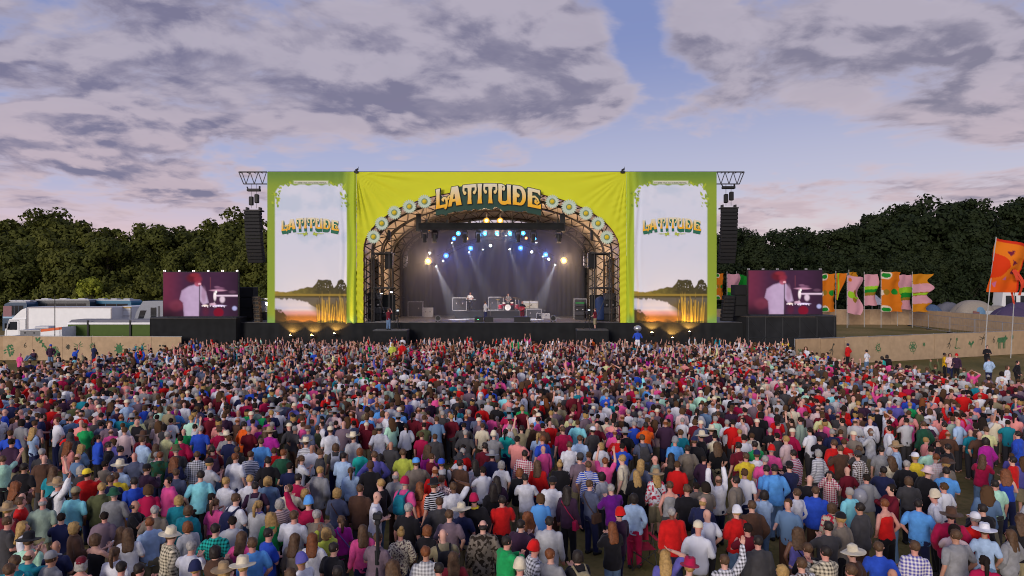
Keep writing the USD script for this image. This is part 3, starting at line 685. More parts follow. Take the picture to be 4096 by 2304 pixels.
# ---- the name over the arch and the daisies ----------------------------------------
sg = thing('name_sign', 'big arched name sign in cream and gold letters on dark green board above the stage', 'sign', (wx(1955, SY), SY - .35, wz(816, SY)))
name_sign(sg, 1310 / 3.15 / F * SY, 1.66, .50, 0, True, .50, .22, .07)
part('hanger', sg, cat([bar((x, .1, .9), (x, .75, .9), .03) for x in (-3, -1, 1, 3)]), DARK_STEEL)
PETAL, PETAL2 = look('daisy_petal', (.46, .56, .44), .6, .06, 4), look('daisy_leaf_green', (.17, .34, .15), .7)
YOLK = look('daisy_centre', (.55, .42, .02), .8, .25, 6)
dz_px = [(1497, 948), (1530, 895), (1580, 852), (1640, 828), (1700, 808), (2208, 808), (2275, 830), (2342, 855), (2390, 895), (2425, 950)]
for i, (px, py) in enumerate(dz_px):
    left = i < 5; k = i if left else 9 - i
    nm = ['lowest', 'second lowest', 'middle', 'second highest', 'highest'][k]
    d = thing('daisy_decoration', f'{nm} of the five white daisies along the {"left" if left else "right"} side of the arch', 'decoration', (wx(px, SY), SY - .28, wz(py, SY)), group='daisies round the stage arch')
    rot = random.Random(i).uniform(0, 30); R = .60 if i != 6 else .68
    for q in range(20):
        a = math.radians(rot + q * 18); ca, sa = math.cos(a), math.sin(a)
        pts = [(.20, -.045), (.45, -.072), (.57, -.035), (.60, 0), (.57, .035), (.45, .072), (.20, .045)]
        front_ = [(r * ca - t * sa, -.05 - .05 * (r - .2) / .4 + .05 * abs(t) * 4, r * sa + t * ca) for r, t in pts]
        pm = to_tm(MF.hull_points(np.array([(x * R / .6, y, z * R / .6) for x, y, z in front_] + [(x * R / .6, y + .02, z * R / .6) for x, y, z in front_])))
        part('petal', d, pm, PETAL)
    part('disc', d, turned(trimesh.creation.cylinder(R * .86, .05, sections=20), 90, (1, 0, 0)), PETAL2)
    part('centre', d, moved(ellip(0, -.07, 0, .19, .09, .19), 0, 0, 0), YOLK, smooth=True)
    part('ring', d, moved(turned(trimesh.creation.annulus(.185, .27, .02, sections=20), 90, (1, 0, 0)), 0, -.075, 0), look('daisy_shade_ring', (.17, .27, .13), .8))

# ---- lamps ---------------------------------------------------------------------------
def lamp(name, label, pos, colour, size, strength, aim=(0, -1, -.35), group=None, watts=0.0, cone=None, radius=.06, housing=True):
    """A stage lamp: can, yoke and a shining lens; watts adds the light it throws."""
    t = thing(name, label, 'lamp', pos, group=group)
    d = np.array(aim, float); d /= np.linalg.norm(d)
    if housing:
        part('can', t, cat(bar(-d * size * 2.2, -d * size * .05, size * 1.12, 10), bar((0, 0, 0) - d * size, (0, 0, size * 2.4) - d * size, size * .15, 4)), BLACK)
    lens = bar((0, 0, 0), d * .03, size, 12)
    part('lens', t, lens, glow('lens_' + '_'.join(str(int(c * 100)) for c in colour), colour, strength))
    if size > .12: part('bulb', t, bar(d * .03, d * .05, size * (.55 if colour[0] > .9 else .42), 12), glow('bulb_' + '_'.join(str(int(c * 100)) for c in colour), (1.0, .66, .20) if colour[0] > .9 else tuple(.40 + .60 * c for c in colour), 3 if colour[0] > .9 else 1.7))
    if watts:
        lt = UsdLux.SphereLight.Define(stage, t + '/light')
        lt.CreateRadiusAttr(radius); lt.CreateIntensityAttr(float(watts)); lt.CreateColorAttr(Gf.Vec3f(*((1.0, .66, .36) if name == 'floodlight' else colour))); lt.CreateNormalizeAttr(True)
        lt.AddTransformOp().Set(Gf.Matrix4d(Gf.Rotation(Gf.Vec3d(0, 0, -1), Gf.Vec3d(*map(float, d))), Gf.Vec3d(*map(float, d * (radius + .06)))))
        if cone:
            sh = UsdLux.ShapingAPI.Apply(lt.GetPrim()); sh.CreateShapingConeAngleAttr(float(cone)); sh.CreateShapingConeSoftnessAttr(.35)
    return t
def z5(x, y, Y): return (wx(1600 + x / 3.15, Y), Y, wz(640 + y / 3.15, Y))
# front truss, draped black, on its end posts
TY = 60.0
ft = thing('lighting_truss', 'long black draped lighting truss across the stage mouth under the name sign', 'truss')
x0, x1, zt, zb = wx(1676, TY), wx(2254, TY), wz(893, TY), wz(916, TY)
part('drape', ft, sheet(160, 3, lambda u, v: xyz(x0 + (x1 - x0) * u, TY - .32 + .02 * np.sin(u * 90), zt - v * (zt - zb + .06 * np.sin(u * 40) * 0))), BLACK_CLOTH)
part('chord_frame', ft, lattice((x0, TY, (zt + zb) / 2), (x1, TY, (zt + zb) / 2), .55, zt - zb, .6, .03), DARK_STEEL)
for px in (1675, 2250): part('end_post', ft, bx(wx(px, TY), TY, wz(925, TY), .42, .42, 1.55), BLACK)
for px in (1707, 1790, 1880, 2050, 2150, 2230): part('hoist', ft, cat(bx(wx(px, TY), TY, zt, .2, .2, .32, .03), bar((wx(px, TY), TY, zt), (wx(px, TY), TY, 14.0), .015, 4)), BLACK)
part('cable_loom', ft, cat(path([(x0 + (x1 - x0) * k / 24, TY - .2, zb - .06 - .05 * (k % 2)) for k in range(25)], .03, 4)), RUBBER)
mover_x = (310, 440, 820, 990, 440, 1490, 1680, 2000)
for i, mx in enumerate(mover_x):
    x = z5(mx, 0, TY)[0]; mv = thing('moving_light', f'{ORD[i]} from left of the black moving lights hanging below the draped truss', 'stage light', (x, TY, zb - .05), group='moving lights under the truss')
    part('base', mv, bx(0, 0, -.22, .42, .34, .2, .04), BLACK)
    part('yoke', mv, cat(bx(-.25, 0, -.78, .07, .2, .6, .02), bx(.25, 0, -.78, .07, .2, .6, .02), bx(0, 0, -.27, .56, .22, .07)), BLACK)
    tilt = random.Random(i).uniform(-20, 20)
    hd = turned(rev([(0, -.36), (.17, -.34), (.19, -.1), (.16, .2), (.19, .28), (.19, .36), (.15, .36), (0, .33)], 12), 180 + tilt, (1, 0, 0)); part('head', mv, moved(hd, 0, 0, -.76), BLACK)
BLUE, WARM, COLD = (.03, .16, 1.0), (1.0, .40, .06), (.9, .93, 1.0)
CYAN = (.05, .42, 1.0)
rt = thing('rear_truss', 'dark bowed lighting truss deeper inside the stage carrying blue lamps', 'truss')
ry = 66.0
arc = [(wx(1752 + (2214 - 1752) * t, ry), ry, wz(1030 - 78 * math.sin(math.pi * t), ry)) for t in np.linspace(0, 1, 17)]
part('chord_frame', rt, cat([lattice(a, b, .35, .35, .5, .025) for a, b in zip(arc[:-1], arc[1:])]), DARK_STEEL)
part('hanger', rt, cat([bar(arc[k], (arc[k][0], ry, arc[k][2] + 2.6), .02, 4) for k in (2, 6, 10, 14)]), DARK_STEEL)
top_row = [(735, 925), (1070, 925), (1222, 925), (1385, 925), (1552, 922)]
for i, (a, b) in enumerate(top_row):
    lamp('stage_lamp', f'{ORD[i]} from left of the five blue lamps in a row just below the truss', z5(a, b, 61), CYAN, .19, 3.2, group='blue lamps under the truss', watts=70 if i in (1, 3) else 0, cone=60)
for (a, b), lab in (((680, 990), 'lower blue lamp left of centre, just under the leftmost of the row of blue lamps'), ((1700, 990), 'small cyan lamp hanging right below the row of blue lamps')):
    lamp('stage_lamp', lab, z5(a, b, 62), BLUE if a < 900 else CYAN, .19 if a < 900 else .13, 3.2)
for (a, b), lab in (((582, 1205), 'lowest blue lamp on the left side of the bowed rear truss'), ((890, 1112), 'blue lamp on the left half of the bowed rear truss, above the hazy stage'), ((1520, 1108), 'blue lamp on the right half of the bowed rear truss'), ((1835, 1192), 'lowest blue lamp on the right side of the bowed rear truss')):
    lamp('stage_lamp', lab, z5(a, b, 65.4), BLUE, .23, 3.2, watts=100, cone=70)
for (a, b), lab in (((1090, 765), 'left of the two orange floodlights above the draped truss'), ((1262, 765), 'right of the two orange floodlights above the draped truss')):
    lamp('floodlight', lab, z5(a, b, 62), WARM, .28, .95, aim=(0, -1, .1), watts=130, radius=.15)
for (a, b), lab in (((355, 1275), 'big orange floodlight glaring on the left inside of the stage'), ((2065, 1265), 'big orange floodlight glaring on the right inside of the stage')):
    lamp('floodlight', lab, z5(a, b, 64), WARM, .32, .95, aim=(0, -1, -.1), watts=150, radius=.15)
for (a, b), lab in (((845, 988), 'small orange lamp hanging left under the truss'), ((1590, 985), 'small orange lamp hanging right under the truss'), ((368, 880), 'tiny orange lamp at the left end of the truss')):
    lamp('floodlight', lab, z5(a, b, 61), WARM, .13 if a != 368 else .07, 1.5, aim=(0, -1, -.1))
for (a, b), lab in (((372, 1172), 'small white lamp above the left orange floodlight'), ((1140, 1080), 'small white lamp in the middle of the stage roof'), ((1660, 1158), 'small white lamp at right inside the stage roof'), ((1875, 1248), 'small white lamp below the right end of the rear truss'), ((545, 1270), 'tiny white lamp below the left end of the rear truss')):
    lamp('stage_lamp', lab, z5(a, b, 65), COLD, .10 if a != 545 else .05, 30)
def z2(x, y, Y): return (wx(900 + x / 2.337, Y), Y, wz(640 + y / 2.337, Y))
for (a, b), lab in (((1465, 1247), 'left of the two small white lamps at the left wing of the stage'), ((1555, 1235), 'right of the two small white lamps at the left wing of the stage')):
    lamp('stage_lamp', lab, z2(a, b, 60), COLD, .09, 30, watts=12, cone=40, aim=(0, -.3, -1))
lamp('stage_lamp', 'small warm lamp beside the left edge of the left banner', z2(393, 1343, 58.5), (1, .6, .3), .13, 30)
# beams that show in the smoke
beams = [((455, 1335), (1835, 1290), 62, 2000, 11), ((1955, 1318), (2130, 1290), 62, 1700, 11), ((655, 1040), (1850, 1120), 63, 800, 10), ((865, 1160), (1925, 1120), 64, 800, 10), ((1380, 1120), (2075, 1110), 64, 800, 10), ((1235, 950), (1960, 1040), 63, 620, 7), ((1718, 1036), (2120, 1060), 63, 620, 8), ((1800, 1215), (2190, 1130), 64, 620, 9), ((1045, 1125), (1900, 1060), 64, 440, 7), ((1335, 945), (2020, 1010), 62, 440, 7)]
names = ['left low spot lamp throwing a white beam onto the stage floor', 'right low spot lamp throwing a slanting white beam onto the stage floor', 'white spot lamp below the second blue lamp from the left', 'white spot lamp under the left blue lamp of the rear truss', 'white spot lamp right of the middle of the rear truss', 'white spot lamp below the third blue lamp', 'white spot lamp under the small cyan lamp', 'white spot lamp under the lowest right blue lamp', 'white spot lamp left of the middle of the rear truss', 'white spot lamp between the third and fourth blue lamps']
for (src, dst, Y, w, cone), nm in zip(beams, names):
    p = np.array(z5(*src, Y)); q = np.array((wx(dst[0], Y), Y + .6, wz(dst[1], Y)))
    lamp('spot_lamp', nm, p, COLD, .07, 20, aim=q - p, watts=w, cone=cone, radius=.05)
# uplights set into the black skirt below the banners
up = [(1162, 1342, 'left'), (1248, 1342, 'middle'), (1338, 1334, 'right'), (2608, 1330, 'left'), (2690, 1352, 'middle'), (2758, 1328, 'right')]
for i, (px, py, w) in enumerate(up):
    Y = 57.45
    lamp('uplight', f'{w} of the three warm uplights on the black skirt below the {"left" if i < 3 else "right"} banner', (wx(px, Y), Y, wz(py, Y)), (1.0, .50, .10), .11, 40, aim=(.10, .30, 1), watts=85, cone=60, radius=.08)
    mt = stage.GetPrimAtPath('/World/uplight' + (f'_{i:03d}' if i else ''))
    part('bracket', str(mt.GetPath()), bar((0, 0, -.15), (0, .5, -.15), .03, 4), BLACK)

# ---- loudspeakers ---------------------------------------------------------------------
GRILLE = look('speaker_grille', (.009, .009, .010), .7, .3, 40)
def line_array(label, px, py_top, py_bot, Y, lean):
    n = 15; zt_, zb_ = wz(py_top, Y), wz(py_bot, Y); h = (zt_ - zb_) / n
    a = thing('loudspeaker_column', label, 'loudspeaker', (wx(px, Y), Y, zt_))
    part('frame', a, cat(bx(0, .2, .02, 1.5, .9, .12, .02), bx(-.55, .2, .12, .1, .6, .25), bx(.55, .2, .12, .1, .6, .25)), DARK_STEEL)
    z = 0.0; y = 0.0; x = 0.0
    for k in range(n):
        tilt = -1.0 + 1.6 * max(0, k - 4)
        b = bx(0, 0, -h, 1.34, .62, h * .94, .03); b = cat(b, bx(0, -.315, -h * .9, 1.22, .02, h * .74))
        turned(b, tilt, (1, 0, 0)); moved(b, x, y, z)
        part('cabinet', a, b, GRILLE)
        z -= h * math.cos(math.radians(tilt)); y += h * math.sin(math.radians(tilt)); x += lean * h
    for sx in (-.22, .22):
        part('chain', a, bar((sx, .2, .3), (sx, .2, wz(735, Y) - zt_), .018, 4), STEEL)
    part('hoist', a, cat(bx(-.22, .2, .55, .34, .34, .75, .05), bx(.25, .2, .75, .34, .34, .75, .05), bx(0, .2, 1.75, 1.1, .4, .22, .03), bar((-.5, .2, 1.97), (-.6, .2, 2.15), .05, 4), bar((.5, .2, 1.97), (.5, .2, 2.2), .08, 5)), BLACK)
line_array('tall curved black loudspeaker column hanging left of the stage in front of trees', 1012, 846, 1050, 58.2, .05)
line_array('tall curved black loudspeaker column hanging right of the stage in front of trees', 2917, 836, 1052, 58.2, -.03)
for px, lab in ((1556, 'black loudspeaker hung inside the left of the stage arch'), (2367, 'black loudspeaker hung inside the right of the stage arch')):
    Y = 59.6; s_ = thing('hung_loudspeaker', lab, 'loudspeaker', (wx(px, Y), Y, wz(1075, Y)))
    H = wz(1012, Y) - wz(1075, Y)
    part('cabinet', s_, bx(0, 0, 0, .70, .6, H, .05), GRILLE)
    part('grille', s_, bx(0, -.31, .06, .62, .03, H - .12), look('speaker_front', (.008, .008, .009), .8))
    part('bracket', s_, cat(bx(0, 0, H, .5, .4, .1), bar((-.2, 0, H), (-.2, 0, H + 1.6), .02, 4), bar((.2, 0, H), (.2, 0, H + 1.6), .02, 4), bx(0, .0, H + 1.1, .25, .35, .9, .04)), BLACK)
def stack(name, label, category, px0, px1, py0, py1, Y, n, mat, depth=.9, lean=0, sub='cabinet'):
    x0_, x1_, z1_, z0_ = wx(px0, Y), wx(px1, Y), wz(py0, Y), wz(py1, Y); w = x1_ - x0_; h = (z1_ - z0_) / n
    t = thing(name, label, category, ((x0_ + x1_) / 2, Y, z0_))
    for k in range(n):
        part(sub, t, cat(bx(lean * k, 0, h * k + .01, w, depth, h - .02, .03), bx(lean * k, -depth / 2 - .01, h * k + .07, w - .12, .02, h - .14)), mat)
        if sub == 'cabinet' and h < .9:
            for s in (-1, 1): part('driver', t, turned(trimesh.creation.cylinder(min(w, h) * .28, .03, sections=12), 90, (1, 0, 0)).apply_translation((lean * k + s * w * .22, -depth / 2 - .03, h * (k + .5))), BLACK)
    return t
stack('speaker_stack', 'tall black speaker stack behind the left video screen', 'loudspeaker', 956, 1022, 1148, 1274, 60.0, 3, GRILLE, 1.2)
stack('speaker_stack', 'leaning tan-fronted loudspeaker stack left of the left banner', 'loudspeaker', 1022, 1046, 1186, 1288, 58.6, 6, look('tan_speaker', (.12, .09, .06), .7), .6, -.035)
stack('speaker_stack', 'slim black loudspeaker stack right of the right banner', 'loudspeaker', 2884, 2928, 1182, 1284, 58.4, 7, GRILLE, .7, .03)
stack('speaker_stack', 'tall black speaker stack just left of the right video screen', 'loudspeaker', 2932, 2992, 1139, 1264, 59.0, 3, GRILLE, 1.2)
rk = thing('equipment_rack', 'grey metal rack with a lit lamp beside the left banner', 'rack', (wx(1060, 59.4), 59.4, DECK))
part('frame', rk, cat(*[bx(sx, sy, 0, .06, .06, 2.0) for sx in (-.35, .35) for sy in (-.3, .3)], bx(0, 0, 1.95, .8, .7, .06), bx(0, 0, .9, .74, .64, .05)), ALU); part('unit', rk, bx(0, 0, 1.0, .68, .6, .8, .03), look('rack_unit', (.3, .33, .38), .5)); part('unit', rk, bx(0, 0, .1, .68, .6, .7, .03), CASE)

# ---- video screens on black bases ---------------------------------------------------------
def screen_paint(s, t):
    x, y = 1525 + 700 * s, 440 + 405 * t
    c = np.tile(np.array([lin(62, 34, 58)]), (len(s), 1))
    c = blend(c, lin(104, 40, 62), (1 - smst(s, .0, .35)) * .9); c = blend(c, lin(42, 26, 42), smst(s, .72, 1.0) * .7)
    c = blend(c, lin(40, 22, 34), np.exp(-((s - .05) / .25) ** 2 - ((t - 1) / .22) ** 2))
    def blob(cx, cy, rx, ry, col, k=1.0, hard=.25): 
        nonlocal c
        c = blend(c, lin(*col), (1 - smst(np.hypot((x - cx) / rx, (y - cy) / ry), 1 - hard, 1 + hard)) * k)
    blob(1660, 740, 75, 45, (112, 48, 66), .8, .5); blob(1640, 770, 40, 30, (100, 40, 58), .6, .6)
    body = Polygon([(1700, 610), (1760, 572), (1830, 552), (1880, 560), (1925, 620), (1950, 720), (1900, 740), (1868, 700), (1862, 846), (1722, 846), (1712, 720), (1680, 690)])
    inside = shapely.contains_xy(body.buffer(2), x, y); d = shapely.distance(shapely.points(x, y), body.exterior)
    c = blend(c, lin(178, 152, 182), np.clip(np.where(inside, .5 + d / 16, .5 - d / 16), 0, 1) * .95)
    c = blend(c, lin(150, 118, 150), np.where(inside, .5 * np.exp(-((x - 1700) / 40) ** 2), 0))
    blob(1850, 545, 32, 26, (165, 78, 98), .9); blob(1806, 492, 62, 42, (92, 26, 38), 1, .45); blob(1850, 505, 36, 30, (138, 44, 60), .8, .5); blob(1825, 465, 45, 18, (140, 45, 55), .6, .5); blob(1866, 548, 14, 10, (235, 180, 190), .8)
    blob(1905, 650, 22, 70, (150, 112, 138), .7, .5)
    c = blend(c, lin(30, 16, 26), np.exp(-((x - 1866) / 5) ** 2) * smst(y, 545, 565) * .9)
    c = blend(c, lin(120, 60, 70), np.exp(-((x - 1968) / 4) ** 2) * smst(y, 480, 490) * (1 - smst(y, 560, 620)) * .7)
    blob(2040, 607, 72, 9, (205, 150, 175), .8, .4); blob(2055, 588, 40, 12, (150, 100, 130), .5, .5)
    c = blend(c, lin(235, 205, 225), np.exp(-((y - 656) / 7) ** 2) * smst(x, 1995, 2010) * .95)
    for cx, cy, rx, ry, col in ((2010, 660, 14, 40, (240, 220, 225)), (2012, 640, 9, 9, (255, 245, 240)), (2080, 690, 24, 30, (215, 190, 205)), (2022, 620, 8, 12, (255, 250, 245)), (2005, 740, 10, 24, (190, 165, 180)), (1920, 747, 26, 9, (250, 225, 215)), (2050, 748, 60, 8, (225, 205, 240)), (1990, 735, 30, 12, (200, 160, 180)), (2195, 772, 22, 20, (170, 170, 215)), (2175, 622, 34, 14, (92, 62, 82)), (2030, 575, 26, 9, (125, 85, 110))): blob(cx, cy, rx, ry, col, .9, .4)
    blob(2045, 810, 48, 42, (120, 14, 36), .9, .2); blob(1925, 800, 30, 40, (84, 30, 50), .7, .5)
    for k in range(9): blob(1890 + 26 * k, 750 + 4 * (k % 3), 5, 5, (255, 240, 250), .9)
    n = fbm2(x / 30, y / 30, 1.0, 3); return c * (.90 + .2 * n)[:, None]
def video_screen(label, px0, px1, py0, py1, Y):
    x0_, x1_, zt_, zb_ = wx(px0, Y), wx(px1, Y), wz(py0, Y), wz(py1, Y); W, H = x1_ - x0_, zt_ - zb_
    t = thing('video_screen', label, 'screen', ((x0_ + x1_) / 2, Y, zb_))
    part('picture', t, (lambda m: m)(sheet(150, 88, lambda u, v: xyz((u - .5) * W, 0, H * (1 - v)))), printed('screen_picture', .95, emit=.75), tint=screen_paint(np.repeat(np.linspace(0, 1, 151), 89), np.tile(np.linspace(0, 1, 89), 151)))
    part('housing', t, bx(0, .17, -.05, W + .10, .3, H + .10, .02), BLACK)
    for k in range(6): part('lifting_eye', t, cat(bx(-W / 2 + .08 + (W - .16) * k / 5 - .08, .15, H + .05, .06, .1, .14), bx(-W / 2 + .08 + (W - .16) * k / 5 + .04, .15, H + .05, .06, .1, .14)), ALU)
    part('back_frame', t, cat(bar((-W * .4, .3, H), (-W * .4, 1.6, -.1), .06), bar((W * .4, .3, H), (W * .4, 1.6, -.1), .06), bar((-W * .4, .35, H * .5), (W * .4, .35, H * .5), .05)), DARK_STEEL)
    for k in range(1, 7): pass
    return t
SCY = 56.6
video_screen('left video screen showing a singer in a pale shirt beside drums', 653, 951, 1089, 1265, SCY)
video_screen('right video screen showing a singer in a pale shirt beside drums', 2994, 3289, 1082, 1257, SCY)
def screen_base(label, px0, px1, py_top, Y, depth, open_frame):
    x0_, x1_, zt_ = wx(px0, Y), wx(px1, Y), wz(py_top, Y); W = x1_ - x0_
    t = thing('screen_base', label, 'platform', ((x0_ + x1_) / 2, Y, 0))
    part('deck', t, bx(0, depth / 2, zt_ - .12, W, depth, .12, .02), look('base_deck', (.03, .03, .032), .6))
    part('front_cloth', t, sheet(110, 6, lambda u, v: xyz((u - .5) * W, .0 + .035 * np.sin(u * 60 + 3 * np.sin(u * 7)) * (1 - v) + .02, (zt_ - .13) * v)), BLACK_CLOTH if not open_frame else look('scrim_cloth', (.014, .015, .017), .95, .5, .7), smooth=True)
    for s in (-1, 1): part('side_cloth', t, sheet(20, 4, lambda u, v: xyz(s * (W / 2 - .01), u * depth, (zt_ - .13) * v + .0 * u)), BLACK_CLOTH)
    fr = []
    for k in range(6):
        x = -W / 2 + .2 + (W - .4) * k / 5; fr += [bar((x, .0, 0), (x, .0, zt_ - .15), .035, 5)]
        if k < 5: fr += [bar((x, -.03, .2), (x + (W - .4) / 5, -.03, zt_ * .55), .022, 4), bar((x + (W - .4) / 5, -.03, zt_ * .5), (x, -.03, zt_ - .2), .022, 4)]
    for z in (.9, 1.9): fr += [bar((-W / 2 + .1, -.03, z), (W / 2 - .1, -.03, z), .028, 4)]
    if open_frame: part('scaffold', t, cat(fr), look('scaffold_dull', (.03, .033, .037), .6, .2, 6, .2))
screen_base('black cloth covered platform under the left video screen', 599, 944, 1270, 57.0, 4.0, False)
screen_base('black scrim platform with scaffold tubes under the right video screen', 2985, 3346, 1262, 57.0, 4.0, True)

# ---- band gear -------------------------------------------------------------------------
def z6(x, y, Y): return wx(1400 + x / 2.147, Y), wz(1050 + y / 2.147, Y)
def px6(x, Y): return wx(1400 + x / 2.147, Y)
RY = 65.0
rs = thing('drum_riser', 'low black riser carrying the drums and keyboards at the middle of the stage', 'riser', ((px6(895, RY) + px6(1690, RY)) / 2, RY, DECK))
RW = px6(1690, RY) - px6(895, RY); RH = .72
part('top', rs, bx(0, 1.1, RH - .06, RW * .98, 2.4, .06), look('riser_top', (.03, .03, .035), .5)); part('front_panel', rs, bx(-RW * .14, -.05, 0, RW * .70, .05, RH - .07), BLACK_CLOTH); part('leg', rs, cat(*[bx(x, 2.1, 0, .06, .06, RH - .07) for x in np.linspace(-RW / 2 + .1, RW / 2 - .1, 5)]), DARK_STEEL)
RZ = DECK + RH
RED_SHELL, HEADW, CHROME, CYM = look('drum_red', (.30, .01, .03), .25, .1, 4), look('drum_head', (.75, .74, .72), .5, .04, 4), look('chrome', (.6, .6, .62), .2, .05, 3, 1.0), look('cymbal_bronze', (.45, .33, .12), .3, .1, 8, .9)
dk = thing('drum_kit', 'red drum kit with a white bass drum head on the black riser', 'drum kit', (px6(1355, RY), RY + .7, RZ))
def drum(x, y, z, r, h, tiltx=0, tilty=0):
    sh, hd, hp = trimesh.creation.cylinder(r, h, sections=20), trimesh.creation.cylinder(r * .98, .02, sections=20).apply_translation((0, 0, h / 2)), cat(*[trimesh.creation.annulus(r, r + .015, .03, sections=20).apply_translation((0, 0, q * h / 2)) for q in (-1, 1)])
    for k in (sh, hd, hp): turned(k, tiltx, (1, 0, 0)); turned(k, tilty, (0, 1, 0)); moved(k, x, y, z)
    s_ = part('drum_shell', dk, sh, RED_SHELL); part('head', s_.rsplit('/', 1)[0], hd, HEADW); part('hoop', dk, hp, CHROME)
drum(0, -.15, .30, .29, .42, 90); drum(-.38, -.25, .62, .16, .2, 25); drum(.40, -.25, .66, .16, .2, 25); drum(-.70, .15, .38, .22, .40, 5); drum(.85, .2, .36, .22, .42); drum(-.35, .45, .55, .18, .15, 8)
for x, y, z, r in ((-.95, .0, 1.05, .22), (.75, -.1, 1.25, .24), (1.05, .35, 1.1, .25), (-.6, .5, .85, .18), (-.45, -.1, 1.3, .20)):
    part('cymbal', dk, turned(rev([(0, .03), (.04, .02), (r, 0), (r, -.006), (0, .0)], 16), 12, (1, .3, 0)).apply_translation((x, y, z)), CYM); part('stand', dk, cat(bar((x, y, 0), (x, y, z), .014, 5), bar((x, y, .3), (x + .2, y, 0), .01, 4), bar((x, y, .3), (x - .12, y + .16, 0), .01, 4)), CHROME)
kb = thing('keyboard', 'keyboard on a stand at the left of the riser', 'keyboard', (px6(1030, RY), RY + .3, RZ))
part('body', kb, bx(0, 0, .92, 1.25, .36, .10, .02), BLACK); part('keys', kb, bx(0, .06, 1.02, 1.1, .16, .02), HEADW); part('stand', kb, cat(bar((-.5, -.1, 0), (.5, .1, .92), .02), bar((.5, -.1, 0), (-.5, .1, .92), .02)), DARK_STEEL)
def flight_case(label, x, y, z, w, d, h, lid=CASE):
    t = thing('flight_case', label, 'case', (x, y, z)); part('box', t, bx(0, 0, .02, w - .04, d - .04, h - .04), lid)
    e = [bx(sx * (w / 2 - .02), sy * (d / 2 - .02), 0, .05, .05, h) for sx in (-1, 1) for sy in (-1, 1)] + [bx(0, sy * (d / 2 - .02), q, w - .1, .05, .05) for sy in (-1, 1) for q in (0, h - .05)] + [bx(sx * (w / 2 - .02), 0, q, .05, d - .1, .05) for sx in (-1, 1) for q in (0, h - .05)]
    part('edging', t, cat(e), ALU); part('latch', t, cat(*[bx(q * w * .22, -d / 2 - .01, h * .5, .1, .03, .14) for q in (-1, 1)]), CHROME)
flight_case('open-fronted flight case with silver edges at the left end of the riser', px6(940, RY), RY + .5, RZ, 1.35, .7, 1.25)
flight_case('flight case with silver edges between the keyboard and the drums', px6(1250, RY), RY + 1.3, RZ, 1.5, .7, 1.3)
flight_case('flight case with a red label right of the drums', px6(1578, RY), RY - .3, DECK, 1.5, .7, .9)
flight_case('low pale flight case at the right end of the band gear', px6(1655, RY), RY - .3, DECK, 1.3, .7, .5, look('pale_case', (.4, .4, .42), .5))
flight_case('tall flight case standing at the right wing of the stage', px6(1975, 64), 64, DECK, 1.2, .8, 1.9)
flight_case('dark case against the back of the stage at left', px6(565, 69), 69, DECK, 1.5, .8, 1.5)
flight_case('small wedge of white paper-topped case at the back left', px6(672, 68), 68, DECK, 1.0, .7, .9, look('pale_case', (0, 0, 0)))
for x, lab in ((1515, 'beige guitar amplifier cabinet right of the drums'), (1580, 'second beige amplifier cabinet, the wider one next to the end of the riser')):
    t = thing('amplifier', lab, 'amplifier', (px6(x, RY + .4), RY + .4, DECK + .9)); wd = .62 if x < 1550 else .85
    part('cabinet', t, bx(0, 0, 0, wd, .35, .75, .03), look('amp_cover', (.14, .12, .10), .8)); part('grille', t, bx(0, -.18, .05, wd - .1, .02, .5), look('amp_grille', (.25, .23, .19), .9, .2, 40)); part('panel', t, bx(0, -.18, .58, wd - .1, .02, .12), ALU)
wedge = [('leftmost floor monitor with a green light at the stage edge', 1107), ('floor monitor in front of the singer', 1195), ('floor monitor left of the guitarist', 1445), ('floor monitor right of the guitarist', 1515)]
for lab, x in wedge:
    Y = 59.0; t = thing('floor_monitor', lab, 'loudspeaker', (px6(x, Y), Y, DECK)); pr = to_tm(MF.hull_points(np.array([(sx, a, b) for sx in (-.36, .36) for a, b in ((-.28, 0), (.28, 0), (.28, .12), (.0, .46), (-.28, .42))])))
    part('cabinet', t, pr, BLACK); part('grille', t, moved(turned(trimesh.creation.box((.62, .02, .40)), 40, (1, 0, 0)), 0, .165, .30), GRILLE)
    if x == 1107: part('power_light', t, bx(-.05, -.30, .2, .05, .02, .05), glow('green_led', (.05, 1, .2), 6))
for lab, x in (('small round black fan at the stage edge on the left', 757), ('small round black fan at the stage edge on the right', 1745)):
    Y = 58.8; t = thing('floor_fan', lab, 'fan', (px6(x, Y), Y, DECK)); part('drum', t, moved(turned(trimesh.creation.cylinder(.24, .22, sections=16), 90, (1, 0, 0)), 0, 0, .32), BLACK); part('guard', t, moved(turned(trimesh.creation.annulus(.2, .24, .03, sections=16), 90, (1, 0, 0)), 0, -.13, .32), STEEL); part('foot', t, cat(bx(-.15, 0, 0, .06, .3, .1), bx(.15, 0, 0, .06, .3, .1)), BLACK)
def mic_stand(label, x, Y, h=1.55):
    t = thing('microphone_stand', label, 'microphone stand', (x, Y, DECK)); part('pole', t, bar((0, 0, 0), (0, 0, h), .014), CHROME); part('base', t, rev([(0, .03), (.13, .02), (.15, 0), (0, 0)], 14), BLACK); part('microphone', t, cat(bar((0, .0, h), (0, .14, h + .05), .014), ellip(0, .17, h + .06, .03, .035, .03, 1)), BLACK)
mic_stand('microphone stand in front of the singer', px6(1205, 60), 60.0); mic_stand('microphone stand beside the guitarist', px6(1458, 60), 60.3)
bp = thing('covered_stack', 'blue tarpaulin draped over gear in the right stage wing', 'tarpaulin', (px6(2150, 61), 61, DECK)); part('sheet', bp, (lambda m: m)(to_tm(smooth(MF.hull_points(np.vstack([_ico * (.5, .4, .5) + (0, 0, 1.7), _ico * (.6, .5, .1) + (0, 0, .12)])), .2, 4))), look('blue_tarp', (.012, .03, .10), .7), smooth=True)
